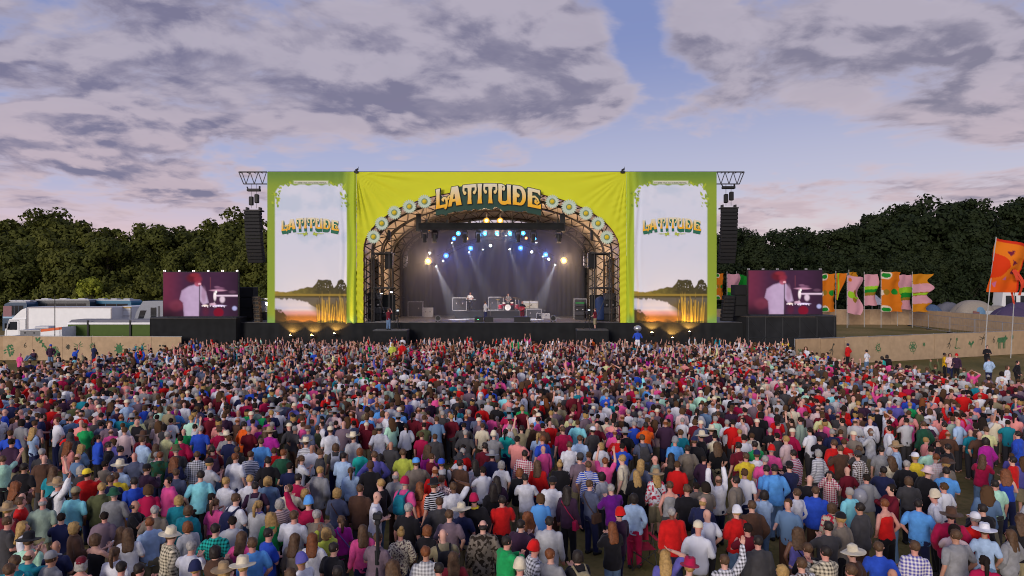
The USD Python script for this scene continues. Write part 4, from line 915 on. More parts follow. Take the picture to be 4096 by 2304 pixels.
for lab, x0_, x1_, y0_, Y in (('dark rack of gear in the left stage wing', 165, 270, 255, 60.6), ('black gear stack in the right stage wing', 2180, 2270, 260, 60.6), ('low dark road case pile in the left stage wing', 285, 350, 380, 61.5), ('dark desk with a green lit panel in the right wing', 1930, 2010, 340, 63)):
    xa, xb, zt_ = px6(x0_, Y), px6(x1_, Y), z6(0, y0_, Y)[1]; t = thing('gear_rack', lab, 'rack', ((xa + xb) / 2, Y, DECK)); H = zt_ - DECK
    for k in range(4): part('unit', t, bx(0, 0, H * k / 4 + .01, xb - xa, .9, H / 4 - .03, .03), CASE if k % 2 else BLACK)
    part('handle', t, cat(*[bx(q * (xb - xa) * .3, -.47, H * .55, .12, .04, .1) for q in (-1, 1)]), ALU)
    if 'green' in lab: part('panel_light', t, bx(0, -.47, H * .92, .8, .02, .12), glow('green_panel', (.05, .5, .1), .25))
# camera platforms in front of the stage
def camera_platform(label, x0_, x1_, ytop, Y):
    xa, xb, zt_ = px6(x0_, Y), px6(x1_, Y), z6(0, ytop, Y)[1]
    t = thing('camera_platform', label, 'platform', ((xa + xb) / 2, Y, 0)); W = xb - xa
    part('top', t, bx(0, .7, zt_ - .1, W, 1.6, .1, .02), look('platform_top', (.05, .052, .055), .6)); part('cloth', t, sheet(60, 4, lambda u, v: xyz((u - .5) * W, -.08 + .03 * np.sin(u * 45) * (1 - v), (zt_ - .11) * v)), BLACK_CLOTH)
    for s in (-1, 1): part('side_cloth', t, bx(s * (W / 2 - .02), .7, 0, .03, 1.5, zt_ - .11), BLACK_CLOTH)
    return (xa + xb) / 2, zt_
LP = camera_platform('black draped camera platform at the left front of the stage', 197, 490, 580, 56.0)
RP = camera_platform('black draped camera platform at the right front of the stage', 1948, 2220, 576, 56.0)
def tv_camera(label, x, Y, z, turn):
    t = thing('video_camera', label, 'camera', (x, Y, z), turn); part('tripod', t, cat(*[bar((0, 0, 1.15), (.42 * math.cos(a), .42 * math.sin(a), 0), .025, 5) for a in (.5, 2.6, 4.7)]), BLACK)
    part('body', t, bx(0, .05, 1.2, .26, .55, .30, .04), BLACK); part('lens', t, bar((0, .3, 1.36), (0, .66, 1.36), .09, 10), BLACK); part('viewfinder', t, bx(0, -.2, 1.5, .28, .1, .2, .02), CASE); part('screen', t, bx(0, -.26, 1.53, .18, .02, .12), glow('finder_screen', (.7, .75, .8), .7))
tv_camera('black video camera on a tripod on the left platform', px6(405, 56.6), 56.6, LP[1], 20)
tv_camera('black video camera on a tripod on the right platform', px6(2045, 56.6), 56.6, RP[1], 10)

# ---- smoke in the stage ----------------------------------------------------------------
SMOKE = usdkit.material(stage, '/World/Looks/stage_smoke', {'v': ('principled_volume', {'color': (.80, .78, .86), 'density': .017, 'anisotropy': .25})}, volume='v.volume')
tag(stage.GetPrimAtPath(part('stage_smoke', '/World', bx(CX, SY + 7.0, DECK + .02, 16.4, 11.6, 8.4), SMOKE)), 'thin lit smoke hanging over the stage', 'smoke', kind='stuff')

# ---- the wood ---------------------------------------------------------------------------
def leaf_look(name, a, b):
    n = {'o': ('object_info', {}), 'g': ('geometry', {}), 'r': ('rgb_ramp', {'ramp': [(0, a), (1, b)]}), 'm': ('math', {'math_type': 'multiply_add', 'value2': .5, 'value3': 0.0}), 'ad': ('math', {'math_type': 'multiply_add', 'value2': .5}),
         'd': ('principled_bsdf', {'roughness': .7, 'specular_ior_level': .15}), 't': ('translucent_bsdf', {}), 'x': ('mix_closure', {'fac': .25})}
    return usdkit.material(stage, '/World/Looks/' + name, n, [('g.random_per_island', 'm.value1'), ('o.random', 'ad.value1'), ('m.value', 'ad.value3'), ('ad.value', 'r.fac'), ('r.color', 'd.base_color'), ('r.color', 't.color'), ('d.BSDF', 'x.closure1'), ('t.BSDF', 'x.closure2')], surface='x.closure')
LEAF = {'oak': leaf_look('oak_leaf', (.062, .072, .013), (.125, .125, .022)), 'dark': leaf_look('dark_leaf', (.017, .027, .010), (.034, .045, .015)), 'young': leaf_look('young_leaf', (.22, .25, .03), (.36, .38, .04))}  # dark set: dimmer light on the right wood put into the leaf colour
BARK = look('bark', (.05, .04, .028), .9, .4, 6)
def tree_kind(name, seed, h, w, leaf, clumps, low=.15, per=110, size=.50):
    r = np.random.RandomState(seed)
    root = stage.CreateClassPrim('/World/' + name).GetPath().pathString
    UsdGeom.Xform.Define(stage, root); stage.GetPrimAtPath(root).SetSpecifier(Sdf.SpecifierClass)
    trunk = [(0, 0, -.3), (.1, .05, h * .25), (r.uniform(-.3, .3), r.uniform(-.3, .3), h * .55), (r.uniform(-.4, .4), r.uniform(-.4, .4), h * .85)]
    rr_ = [.036 * h * .6, .026 * h * .6, .016 * h * .6, .006 * h * .6]
    ms = [to_tm(MF.hull_points(np.vstack([ball(a, ra), ball(b, rb)]))) for a, b, ra, rb in zip(trunk[:-1], trunk[1:], rr_[:-1], rr_[1:])]
    cs = []
    while len(cs) < clumps:
        q = r.uniform(-1, 1, 3)
        if np.linalg.norm(q) > 1: continue
        q = q / max(np.linalg.norm(q), .2) * (r.uniform(.45, 1.0)) if r.rand() < .8 else q
        z = low + (1 - low) * (.5 + .5 * q[2]); env = math.sin(math.pi * min(1, max(.06, (z - low * .4) / 1.12)) ** .8) ** .7
        cs.append((q[0] * w * env, q[1] * w * env, z * h * .96, r.uniform(.55, 1.15) * w * .27))
    for c in cs[::4]:
        k = r.randint(1, 3); b0 = np.array(trunk[k]) + (np.array(trunk[k + 1]) - np.array(trunk[k])) * r.rand()
        ms.append(bar(b0, np.array(c[:3]), .035 * h / 14, 5))
    part('trunk', root, cat(ms), BARK)
    pts, fs, nr, n = [], [], [], 0
    for cx, cy, cz, cr in cs:
        d = r.normal(size=(per, 3)); d /= np.linalg.norm(d, axis=1)[:, None]; d *= (r.rand(per, 1) ** .35) * cr * np.array((1, 1, .78)); o = d + (cx, cy, cz)
        s = r.uniform(.6, 1.25, (per, 1)) * size
        up_n = d / cr * .9 + np.array((cx / w, cy / w, .35)) * .5 + r.normal(size=(per, 3)) * .16; up_n /= np.linalg.norm(up_n, axis=1)[:, None]; nr.append(np.repeat(up_n, 4, 0))
        gn = up_n + r.normal(size=(per, 3)) * .34; gn /= np.linalg.norm(gn, axis=1)[:, None]; a = np.cross(gn, r.normal(size=(per, 3))); a /= np.linalg.norm(a, axis=1)[:, None]; b = np.cross(a, gn)
        pts.append(np.stack([o - a * s * .6, o + b * s * .38, o + a * s * .6, o - b * s * .38], 1).reshape(-1, 3))
        k = n + 4 * np.arange(per); fs.append(np.vstack([np.stack([k, k + 1, k + 2], 1), np.stack([k, k + 2, k + 3], 1)])); n += 4 * per
    part('crown', root, trimesh.Trimesh(np.vstack(pts), np.vstack(fs), process=False), LEAF[leaf], normals=np.vstack(nr))
    return root
KINDS_T = {'oak': [tree_kind('oak_kind', 1, 15, 6.2, 'oak', 95), tree_kind('oak_kind_b', 2, 17, 5.4, 'oak', 90), tree_kind('oak_kind_c', 3, 14, 6.8, 'oak', 95, .10)],
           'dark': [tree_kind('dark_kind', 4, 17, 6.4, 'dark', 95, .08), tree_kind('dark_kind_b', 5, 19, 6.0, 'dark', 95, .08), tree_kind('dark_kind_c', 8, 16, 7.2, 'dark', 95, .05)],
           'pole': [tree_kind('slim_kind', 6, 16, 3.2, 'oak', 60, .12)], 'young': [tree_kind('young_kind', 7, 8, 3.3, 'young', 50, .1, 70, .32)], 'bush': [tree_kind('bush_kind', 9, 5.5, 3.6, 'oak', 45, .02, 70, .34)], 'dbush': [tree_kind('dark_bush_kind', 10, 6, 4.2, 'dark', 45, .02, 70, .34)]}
def tree(kind, x, y, h, label, group, name='broadleaf_tree', z=-.1, wide=1.0):
    r = random.Random(int(x * 31 + y * 7)); root = r.choice(KINDS_T[kind]); base = {'oak_kind': 15, 'oak_kind_b': 17, 'oak_kind_c': 14, 'dark_kind': 17, 'dark_kind_b': 19, 'dark_kind_c': 16, 'slim_kind': 16, 'young_kind': 8, 'bush_kind': 5.5, 'dark_bush_kind': 6}[root.split('/')[-1]]
    s = h / base
    t = thing(name, label, 'tree' if 'bush' not in kind else 'bush', (x, y, z), r.uniform(0, 360), group, (s * wide, s * wide, s))
    pr = stage.GetPrimAtPath(t); pr.GetReferences().AddInternalReference(root); pr.SetInstanceable(True)
tr = np.random.RandomState(21)
sky_l = [(-500, 850), (0, 845), (120, 838), (250, 824), (400, 850), (470, 880), (560, 862), (640, 868), (690, 855), (790, 862), (880, 850), (930, 832), (1000, 838), (1070, 850), (1200, 860)]
def top_l(px): return float(np.interp(px, [a for a, _ in sky_l], [b for _, b in sky_l]))
sky_r = [(2700, 890), (2880, 885), (2930, 870), (3000, 892), (3070, 915), (3150, 893), (3240, 905), (3330, 880), (3420, 868), (3500, 848), (3560, 800), (3650, 782), (3760, 770), (3850, 788), (3960, 778), (4096, 768), (4700, 770)]
def top_r(px): return float(np.interp(px, [a for a, _ in sky_r], [b for _, b in sky_r]))
LEFT_G, RIGHT_G = 'trees of the wood on the left behind the parked coaches', 'trees of the dark wood on the right behind the flags'
for px in range(-420, 1230, 78):
    Y = tr.uniform(118, 128); p = px + tr.uniform(-25, 25); h = wz(top_l(p) + tr.uniform(-6, 22), Y)
    tree('oak' if tr.rand() < .8 else 'pole', wx(p, Y), Y, h, 'tall olive green broadleaf tree in the back row of the wood behind the coaches', LEFT_G, wide=1.05)
for px in range(-300, 1220, 120):
    Y = tr.uniform(106, 113); p = px + tr.uniform(-30, 30); tree('oak', wx(p, Y), Y, wz(tr.uniform(915, 1000), Y), 'shorter olive green tree in front of the tall wood behind the parked coaches', 'shorter trees at the front of the left wood')
for px in range(-250, 1230, 110):
    Y = tr.uniform(100, 104); p = px + tr.uniform(-30, 30); tree('bush', wx(p, Y), Y, tr.uniform(5.5, 8.5), 'low olive bush at the edge of the wood behind the parked coaches', 'bushes at the edge of the left wood', 'bush')
tree('young', wx(357, 98), 98, wz(1095, 98), 'small bright yellow-green tree above the blue coach', None, 'young_tree')
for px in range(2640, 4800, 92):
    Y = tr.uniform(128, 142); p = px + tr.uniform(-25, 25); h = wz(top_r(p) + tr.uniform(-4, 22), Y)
    tree('dark', wx(p, Y), Y, h, 'tall shade-darkened broadleaf tree in the back row of the wood behind the flags', RIGHT_G, wide=1.05)
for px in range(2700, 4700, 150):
    Y = tr.uniform(121, 126); p = px + tr.uniform(-30, 30); tree('dark', wx(p, Y), Y, wz(tr.uniform(930, 1010), Y), 'shorter shade-darkened tree in front of the tall dark wood behind the flags', 'shorter trees at the front of the right wood')
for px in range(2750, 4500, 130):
    Y = tr.uniform(116, 119); p = px + tr.uniform(-30, 30); tree('dbush', wx(p, Y), Y, tr.uniform(6, 9), 'low shade-darkened bush at the edge of the wood behind the flags', 'bushes at the edge of the right wood', 'bush')
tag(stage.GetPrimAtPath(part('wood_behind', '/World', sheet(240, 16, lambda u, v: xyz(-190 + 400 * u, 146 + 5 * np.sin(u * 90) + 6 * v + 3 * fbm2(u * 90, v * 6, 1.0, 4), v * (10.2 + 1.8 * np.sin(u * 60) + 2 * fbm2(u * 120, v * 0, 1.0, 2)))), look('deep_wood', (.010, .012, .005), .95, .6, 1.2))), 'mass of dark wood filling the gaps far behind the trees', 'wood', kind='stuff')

# ---- fences of tan boards -----------------------------------------------------------------
TAN = [look('fence_board_%s' % k, c, .9, .13, 2.2) for k, c in zip(('plain', 'pale', 'warm'), ((.40, .285, .175), (.43, .315, .205), (.365, .25, .145)))]
GREEN_PAINT = look('stencil_green', (.055, .15, .065), .9, .35, 8); DARK_PAINT = look('stencil_dark', (.06, .06, .045), .9, .3, 8)
def motif(kind, seed=0):
    r = np.random.RandomState(seed); L = []
    if kind == 'vine':
        s = [(t, .35 * math.sin(t * 4 + seed)) for t in np.linspace(-.5, .5, 14)]; L.append(stroke(s, .05))
        L += [affinity.translate(affinity.rotate(affinity.scale(Point(0, 0).buffer(1, 6), .16, .06), r.uniform(0, 180)), x, y + r.uniform(-.14, .14)) for x, y in s[::2]]
    elif kind == 'bush':
        L += [stroke([(0, -.45), (r.uniform(-.4, .4), r.uniform(-.1, .5))], .045) for _ in range(7)] + [affinity.translate(affinity.rotate(affinity.scale(Point(0, 0).buffer(1, 6), .13, .06), r.uniform(0, 180)), r.uniform(-.42, .42), r.uniform(-.25, .5)) for _ in range(16)]
    elif kind == 'leaf':
        L += [affinity.scale(Point(0, 0).buffer(1, 10), .26, .34)] + [stroke([(0, 0), (.42 * math.cos(a), .46 * math.sin(a))], .06) for a in np.arange(0, 6.2, .7)]
    elif kind == 'swirl': L += [stroke(arc_pts(0, 0, .28, .28, 60, 350, 18), .09), stroke(arc_pts(.03, .02, .12, .12, 0, 260, 10), .06)] + [stroke([(.32 * math.cos(a), .32 * math.sin(a)), (.46 * math.cos(a), .46 * math.sin(a))], .05) for a in np.arange(1.2, 6, .6)]
    elif kind == 'flower': L += [stroke(arc_pts(.26 * math.cos(a), .26 * math.sin(a), .17, .17, 0, 360, 14), .05) for a in np.arange(0, 6.2, 1.05)] + [Point(0, 0).buffer(.10), stroke(arc_pts(0, 0, .2, .2, 0, 360, 16), .05), stroke([(0, -.2), (.05, -.6)], .05)]
    elif kind == 'cow': L += [Polygon([(-.55, .1), (-.5, .38), (.35, .42), (.55, .62), (.62, .40), (.80, .36), (.74, .22), (.55, .16), (.46, -.05), (-.42, -.06)])] + [stroke([(x, 0), (x + .02, -.55)], .10) for x in (-.42, -.24, .22, .40)] + [stroke([(-.53, .3), (-.66, -.1)], .05)]
    elif kind == 'ell': L += [stroke([(-.1, .45), (-.16, .1), (-.22, -.35), (-.34, -.3), (-.2, -.42), (.1, -.36), (.36, -.40)], .07), stroke(arc_pts(-.06, .42, .09, .12, -60, 200), .06)]
    elif kind == 'bird': L += [Polygon([(-.45, .05), (-.2, .4), (.02, .1), (.3, .42), (.46, .2), (.1, -.1), (.0, -.4), (-.12, -.06)])]
    elif kind == 'six': L += [stroke([(.12, .38), (-.1, .1)] + arc_pts(.02, -.10, .14, .16, 180, 500, 14), .06)]
    elif kind == 'dots': L += [Point(x, y).buffer(.09) for x, y in ((-.15, .2), (.15, .2), (0, -.15))] + [stroke(arc_pts(0, -.1, .34, .36, 200, 340), .06)]
    elif kind == 'branch': L += [stroke([(.3, .5), (.05, .1), (-.1, -.4)], .05)] + [stroke([(.1, .15), (.4 * s + .05, .15 + .3 * q)], .05) for s in (-1, 1) for q in (-.4, .5)]
    elif kind == 'runner': L += [stroke([(.15, .48), (.0, .1), (-.28, -.05)], .08), stroke([(.0, .1), (.1, -.2), (.0, -.5)], .07), stroke([(0, .1), (-.2, -.3), (-.4, -.35)], .06), Point(.2, .5).buffer(.1)]
    return unary_union(L)
def fence(name, label, points, h, step, motifs=(), post=GALV, side=-1):
    """Board fence along points; motifs: (distance along, kind, size, dark, height)."""
    t = thing(name, label, 'fence', (points[0][0], points[0][1], 0)); run = 0.0; k = 0
    for (xa, ya), (xb, yb) in zip(points[:-1], points[1:]):
        L = math.hypot(xb - xa, yb - ya); n = max(1, round(L / step)); ang = math.degrees(math.atan2(yb - ya, xb - xa))
        for i in range(n):
            w = L / n; r = random.Random(k); hh = h + r.uniform(-.03, .03)
            m = bx(w / 2, 0, .03, w - .02, .035, hh - .03); turned(m, r.uniform(-.8, .8), (0, 0, 1), (w / 2, 0, 0)); turned(m, r.uniform(-.25, .25), (0, 1, 0), (w / 2, 0, 0))
            moved(m, w * i, r.uniform(-.01, .01), 0); turned(m, ang); moved(m, xa - points[0][0], ya - points[0][1], 0)
            part('panel', t, m, TAN[r.choice((0, 0, 1, 2))])
            q = cat(bar((w * i, .08, 0), (w * i, .08, h + .06), .024, 6), bar((w * i, .08, h + .012), (w * i + w, .08, h + .012), .022, 6)); turned(q, ang); moved(q, xa - points[0][0], ya - points[0][1], 0); part('post', t, q, post)
            k += 1
        for at, kd, sz, dark, zc in motifs:
            if run <= at < run + L:
                mm = upright(affinity.translate(affinity.scale(motif(kd, int(at * 10)), sz, sz, origin=(0, 0)), at - run, zc), -.045, .004); turned(mm, ang); moved(mm, xa - points[0][0], ya - points[0][1], 0); part('painted_motif', t, mm, DARK_PAINT if dark else GREEN_PAINT)
        run += L
    return t
YF = 57.0
def fl(px): return wx(px, YF) - wx(-220, YF)
fence('board_fence', 'tan board fence with green stencils at left in front of the lorry', [(wx(-220, YF), YF), (wx(747, YF), YF - .9)], 2.02, 2.45,
      [(fl(50), 'bush', 1.0, 0, .75), (fl(112), 'six', .6, 1, 1.25), (fl(188), 'vine', 1.2, 0, 1.35), (fl(235), 'bush', .9, 0, .7), (fl(288), 'leaf', .5, 1, 1.15), (fl(328), 'branch', .9, 0, 1.15), (fl(390), 'swirl', .7, 0, 1.2), (fl(497), 'leaf', 1.05, 0, 1.0), (fl(580), 'branch', 1.2, 0, .9), (fl(668), 'dots', .9, 1, 1.1), (fl(712), 'vine', .5, 0, .9)])
RA, RB = (wx(3182, 52.2), 52.2), (wx(4330, 65.0), 65.0)
def ratio(px):   # distance along the right fence seen at this photo column
    best = min(np.linspace(0, 1, 800), key=lambda t: abs(2048 + F * (RA[0] + (RB[0] - RA[0]) * t) / (RA[1] + (RB[1] - RA[1]) * t) - px)); return best * math.hypot(RB[0] - RA[0], RB[1] - RA[1])
fence('board_fence', 'long tan board fence with green stencils, a cow among them, at right', [RA, RB], 2.12, 2.45,
      [(ratio(3200), 'bush', .5, 0, 1.1), (ratio(3326), 'runner', .85, 1, 1.2), (ratio(3512), 'swirl', .85, 0, 1.2), (ratio(3650), 'flower', 1.0, 0, 1.15), (ratio(3694), 'leaf', .4, 0, 1.3), (ratio(3797), 'runner', .8, 1, 1.25), (ratio(3828), 'ell', .95, 0, 1.2), (ratio(3883), 'bird', .85, 0, 1.1), (ratio(3928), 'branch', 1.0, 1, 1.45), (ratio(3974), 'six', .8, 1, 1.4), (ratio(4006), 'cow', 1.0, 0, 1.2), (ratio(4048), 'leaf', .5, 0, 1.6)])
fence('board_fence', 'far tan board fence across the grass under the flags', [(wx(2560, 107), 107), (wx(3648, 105.5), 105.5)], 2.42, 3.3)
fence('board_fence', 'tan board fence coming forward in front of the tents', [(wx(3650, 105), 105), (wx(4400, 70), 70)], 2.42, 3.3)
ms = []
mp = [(wx(3640, 103), 103.), (wx(3715, 95), 95.), (wx(3800, 88), 88.), (wx(3900, 82), 82.), (wx(4010, 76), 76.), (wx(4140, 71), 71.)]
mf = thing('mesh_fence', 'grey wire mesh site fence standing in the grass before the tents', 'fence', (mp[0][0], mp[0][1], 0))
for (xa, ya), (xb, yb) in zip(mp[:-1], mp[1:]):
    a, b = np.array((xa - mp[0][0], ya - mp[0][1], 0)), np.array((xb - mp[0][0], yb - mp[0][1], 0)); up_ = np.array((0, 0, 2.1))
    part('fence_frame', mf, cat(bar(a, a + up_, .03), bar(b - (b - a) * .01, b - (b - a) * .01 + up_, .03), bar(a + up_, b + up_, .03), bar(a + (0, 0, .15), b + (0, 0, .15), .03), bar(a + (0, 0, 1.2), b + (0, 0, 1.2), .015, 4)), GALV)
    part('wire', mf, cat([bar(a + (b - a) * k / 14, a + (b - a) * k / 14 + up_, .006, 3) for k in range(1, 14)]), GALV); part('foot', mf, bx(a[0], a[1], 0, .7, .25, .14, .03), RUBBER)

# ---- vehicles and cabins at left --------------------------------------------------------------
def wheel(parent, x, y, r=.5, w=.3):
    p = part('wheel', parent, moved(turned(trimesh.creation.cylinder(r, w, sections=18), 90, (1, 0, 0)), x, y, r), RUBBER); part('rim', p, moved(turned(trimesh.creation.cylinder(r * .55, w + .03, sections=12), 90, (1, 0, 0)), x, y, r), ALU)
def lorry(label, px0, px1, py_top, Y, L_rear=True):
    xa, xb = wx(px0, Y), wx(px1, Y); zt_ = wz(py_top, Y); t = thing('lorry', label, 'lorry', (xa, Y, 0)); L = xb - xa
    part('cargo_box', t, bx(2.4 + (L - 2.4) / 2, 1.25, 1.0, L - 2.4, 2.5, zt_ - 1.0, .05), WHITE_PAINT); part('box_edge', t, cat(bx(2.4 + (L - 2.4) / 2, -.012, zt_ - .12, L - 2.4, .03, .12), bx(2.4 + (L - 2.4) / 2, -.012, .98, L - 2.4, .03, .12), bx(2.46, -.012, 1.1, .1, .03, zt_ - 1.25), bx(L - .06, -.012, 1.1, .1, .03, zt_ - 1.25)), look('box_trim', (.30, .27, .28), .5))
    cab = to_tm(MF.hull_points(np.array([(x, y, z) for y in (0, 2.4) for x, z in ((.05, .6), (2.2, .6), (2.2, 2.75), (.55, 2.75), (.1, 1.6))]))); part('cab', t, cab, WHITE_PAINT)
    part('wind_deflector', t, to_tm(MF.hull_points(np.array([(x, y, z) for y in (.1, 2.3) for x, z in ((.7, 2.76), (2.2, 2.76), (2.2, zt_ - .1), (1.7, zt_ - .3))]))), WHITE_PAINT)
    part('side_window', t, upright(Polygon([(.35, 1.65), (1.35, 1.65), (1.35, 2.5), (.62, 2.5)]), -.02, .03), GLASS_DARK); part('windscreen', t, to_tm(MF.hull_points(np.array([(x, y, z) for y in (.15, 2.25) for x, z in ((.09, 1.65), (.52, 2.62), (.47, 2.64), (.04, 1.67))]))), GLASS_DARK)
    part('door', t, upright(Polygon([(.3, .75), (1.55, .75), (1.55, 2.6), (.55, 2.6), (.28, 1.6)]).exterior.buffer(.015), -.012, .02), look('panel_gap', (.1, .1, .1), .6)); part('mirror', t, bx(.35, -.25, 1.8, .12, .25, .55, .03), BLACK)
    part('bumper', t, bx(.2, 1.2, .4, .5, 2.42, .35, .05), look('bumper_grey', (.2, .2, .2), .6)); part('chassis', t, bx(L / 2, 1.2, .7, L - .4, 1.2, .28), BLACK)
    for x in (1.2, L - 1.2, L - 2.5): wheel(t, x, .2); wheel(t, x, 2.2)
    for k in range(3): part('side_light', t, bx(3 + k * (L - 4) / 2, -.02, .9, .12, .03, .07), look('amber_lens', (.6, .2, .01), .3))
lorry('white box lorry with a white cab behind the left fence', 16, 447, 1228, 70)
bxx = thing('container', 'white ribbed container box right of the lorry', 'container', (wx(450, 72), 72, 0)); cw = wx(526, 72) - wx(450, 72); ch = wz(1226, 72)
part('box', bxx, bx(cw / 2, 3, .1, cw, 6, ch - .1, .03), WHITE_PAINT); part('rib', bxx, cat(*[bx(cw / 2, -.01, .5 + k * (ch - .9) / 5, cw - .1, .03, .05) for k in range(6)]), look('box_trim', (0, 0, 0))); part('top_rail', bxx, bx(cw / 2, -.02, ch - .18, cw, .05, .14), look('ochre_rail', (.45, .3, .1), .6)); part('corner_post', bxx, cat(bx(.06, -.02, .1, .1, .05, ch - .2), bx(cw - .06, -.02, .1, .1, .05, ch - .2)), STEEL)
def coach(label, px0, px1, py_top, Y, turn, body, flip=False, pink=False):
    zt_ = wz(py_top, Y); L = (wx(px1, Y) - wx(px0, Y)); t = thing('coach', label, 'coach', (wx(px0, Y), Y, 0), turn); H = zt_
    side = Polygon([(.0, .45), (0, H * .62), (.25, H - .28), (.7, H - .05), (L - .15, H - .05), (L, H - .3), (L, .45)])
    def prism(poly, y0, y1): return upright(poly, y0, y1 - y0)
    part('body', t, prism(side, 0, 2.5), body)
    part('roof', t, prism(Polygon([(.7, H - .05), (L - .15, H - .05), (L - .3, H + .08), (1.0, H + .08)]), .1, 2.4), look('coach_roof', (.45, .45, .46), .5)); part('roof_hatch', t, cat(*[bx(L * k, 1.25, H + .08, .9, .8, .14, .04) for k in (.2, .5, .8)]), look('coach_roof', (0, 0, 0)))
    n = max(3, int(L / 1.5)); 
    for k in range(n): part('window', t, prism(sbox(.9 + (L - 1.3) * k / n, H * .60, .9 + (L - 1.3) * (k + 1) / n - .07, H - .45), -.015, .02), GLASS_DARK)
    if pink: part('curtained_window', t, prism(sbox(.1, H * .55, L * .38, H - .5), -.03, .0), look('pink_curtain', (.25, .13, .14), .8))
    part('waist_stripe', t, prism(sbox(.05, H * .50, L - .05, H * .55), -.012, .02), look('coach_stripe', (.25, .4, .55), .4)); part('windscreen', t, bx(-.01, 1.25, H * .45, .05, 2.2, H * .42), GLASS_DARK)
    part('luggage_door', t, cat(*[prism(sbox(L * k + .05, .6, L * (k + .28) - .05, H * .42).exterior.buffer(.02), -.01, .02) for k in (.15, .43)]), look('panel_gap', (0, 0, 0)))
    for x in (1.6, L - 2.2): wheel(t, x, .2); wheel(t, x, 2.3)
DB, TB, NB = look('coach_dark_blue', (.02, .05, .10), .3, .1, 2), look('coach_teal', (.03, .13, .22), .3, .1, 2), look('coach_black_blue', (.012, .018, .03), .25, .1, 2)
coach('blue coach with pink curtained window at the far left behind the lorry', 10, 108, 1208, 86, 0, DB, pink=True)
coach('long dark coach with pale roof behind the white lorry', 112, 352, 1200, 88, 3, NB)
coach('teal blue coach with pale roof under the bright tree', 352, 532, 1201, 90, -4, TB)
vn = thing('tractor_unit', 'silver grey lorry cab beside the left video screen', 'lorry', (wx(534, 68), 68, 0)); H = wz(1204, 68); L = wx(660, 68) - wx(534, 68)
part('cab', vn, to_tm(MF.hull_points(np.array([(x, y, z) for y in (0, 2.4) for x, z in ((0, .5), (L, .5), (L, H), (.95, H), (.30, H * .78), (.0, H * .55))]))), look('silver_paint', (.13, .14, .17), .4, .06, 2, .2)); part('windscreen', vn, upright(Polygon([(.42, H * .60), (.95, H * .60), (1.30, H * .80), (.70, H * .80)]), -.02, .03), GLASS_DARK); part('side_window', vn, upright(sbox(1.72, H * .55, 2.3, H * .86), -.02, .03), GLASS_DARK); part('fairing', vn, bx(2.55, 1.2, .6, .25, 2.45, H - 1.1, .04), look('fairing_dark', (.06, .06, .07), .5)); part('sign_box', vn, bx(2.85, -.4, 1.3, 1.2, .5, 1.35, .05), WHITE_PAINT); part('mirror', vn, bx(.3, -.2, H * .4, .14, .2, .6, .03), BLACK)
for x in (.9, L - .5): wheel(vn, x, .2); wheel(vn, x, 2.2)
gc_ = thing('cabin', 'long moss green site cabin with white roof edge behind the left fence', 'cabin', (wx(272, 63), 63, 0)); W = wx(600, 63) - wx(272, 63); H = wz(1294, 63)
part('wall', gc_, bx(W / 2, 1.5, .1, W, 3.0, H - .1, .0), look('moss_green', (.055, .095, .012), .7, .1, 2)); part('roof', gc_, to_tm(MF.hull_points(np.array([(x, y, H + z) for x in (-.05, W + .05) for y, z in ((-.05, .0), (3.05, .0), (2.6, .32), (.6, .32))]))), look('grey_roof', (.22, .21, .21), .7)); part('roof_edge', gc_, bx(W / 2, -.07, H - .08, W + .06, .05, .18), WHITE_PAINT)
for px in (354, 523): part('post', gc_, bx(wx(px, 63) - wx(272, 63), -.08, .1, .16, .08, H + .2), BLACK)
pc = thing('cabin', 'small white ticket cabin with an orange-red stripe beside the lorry cab', 'cabin', (wx(80, 61), 61, 0)); W = wx(247, 61) - wx(80, 61); H = wz(1318, 61)
part('wall', pc, to_tm(MF.hull_points(np.array([(x, y, z) for y in (0, 2.2) for x, z in ((W * .49, .1), (W, .1), (W, H + .22), (W * .49, H))]))), WHITE_PAINT); part('end_wall', pc, bx(W * .245, 1.1, .1, W * .485, 2.2, H - .2), look('cabin_grey', (.18, .18, .18), .7)); part('stripe', pc, upright(Polygon([(W * .5, H - .22), (W, H + .0), (W, H + .23), (W * .5, H + .02)]), -.02, .03), look('stripe_orange', (.6, .10, .02), .5)); part('roof', pc, cat(bx(W * .245, 1.1, H - .1, W * .5, 2.3, .06), bx(W * .42, 1.0, H + .04, 1.3, 1.0, .22, .06)), look('cabin_roof', (.5, .5, .5), .6)); part('wall_light', pc, cat(bx(W * .12, -.02, H - .35, .12, .04, .1), bx(W * .34, -.02, H - .35, .12, .04, .1)), BLACK)
car = thing('car', 'small blue car roof at the far left edge behind the fence', 'car', (wx(-60, 60), 60, 0)); prof = Polygon([(0, .35), (0, .85), (.7, .98), (1.25, 1.62), (2.1, 1.75), (2.9, 1.70), (3.7, 1.05), (4.1, .95), (4.15, .35)]).buffer(.03)
part('body', car, upright(prof, 0, 1.7), look('car_blue', (.03, .08, .18), .3, .05, 2, .2)); part('window', car, upright(Polygon([(.95, 1.0), (1.35, 1.55), (2.1, 1.66), (2.1, 1.0)]), -.02, .03), GLASS_DARK); part('window', car, upright(Polygon([(2.18, 1.0), (2.18, 1.66), (2.8, 1.62), (3.45, 1.05)]), -.02, .03), GLASS_DARK)
for x in (.85, 3.3): wheel(car, x, .12, .31, .2); wheel(car, x, 1.6, .31, .2)
single('lamp_pole', bar((wx(246, 61.5), 60.6, 0), (wx(246, 61.5), 60.6, wz(1182, 60.6)), .035), DARK_STEEL, 'thin dark pole standing in front of the white lorry', 'pole')

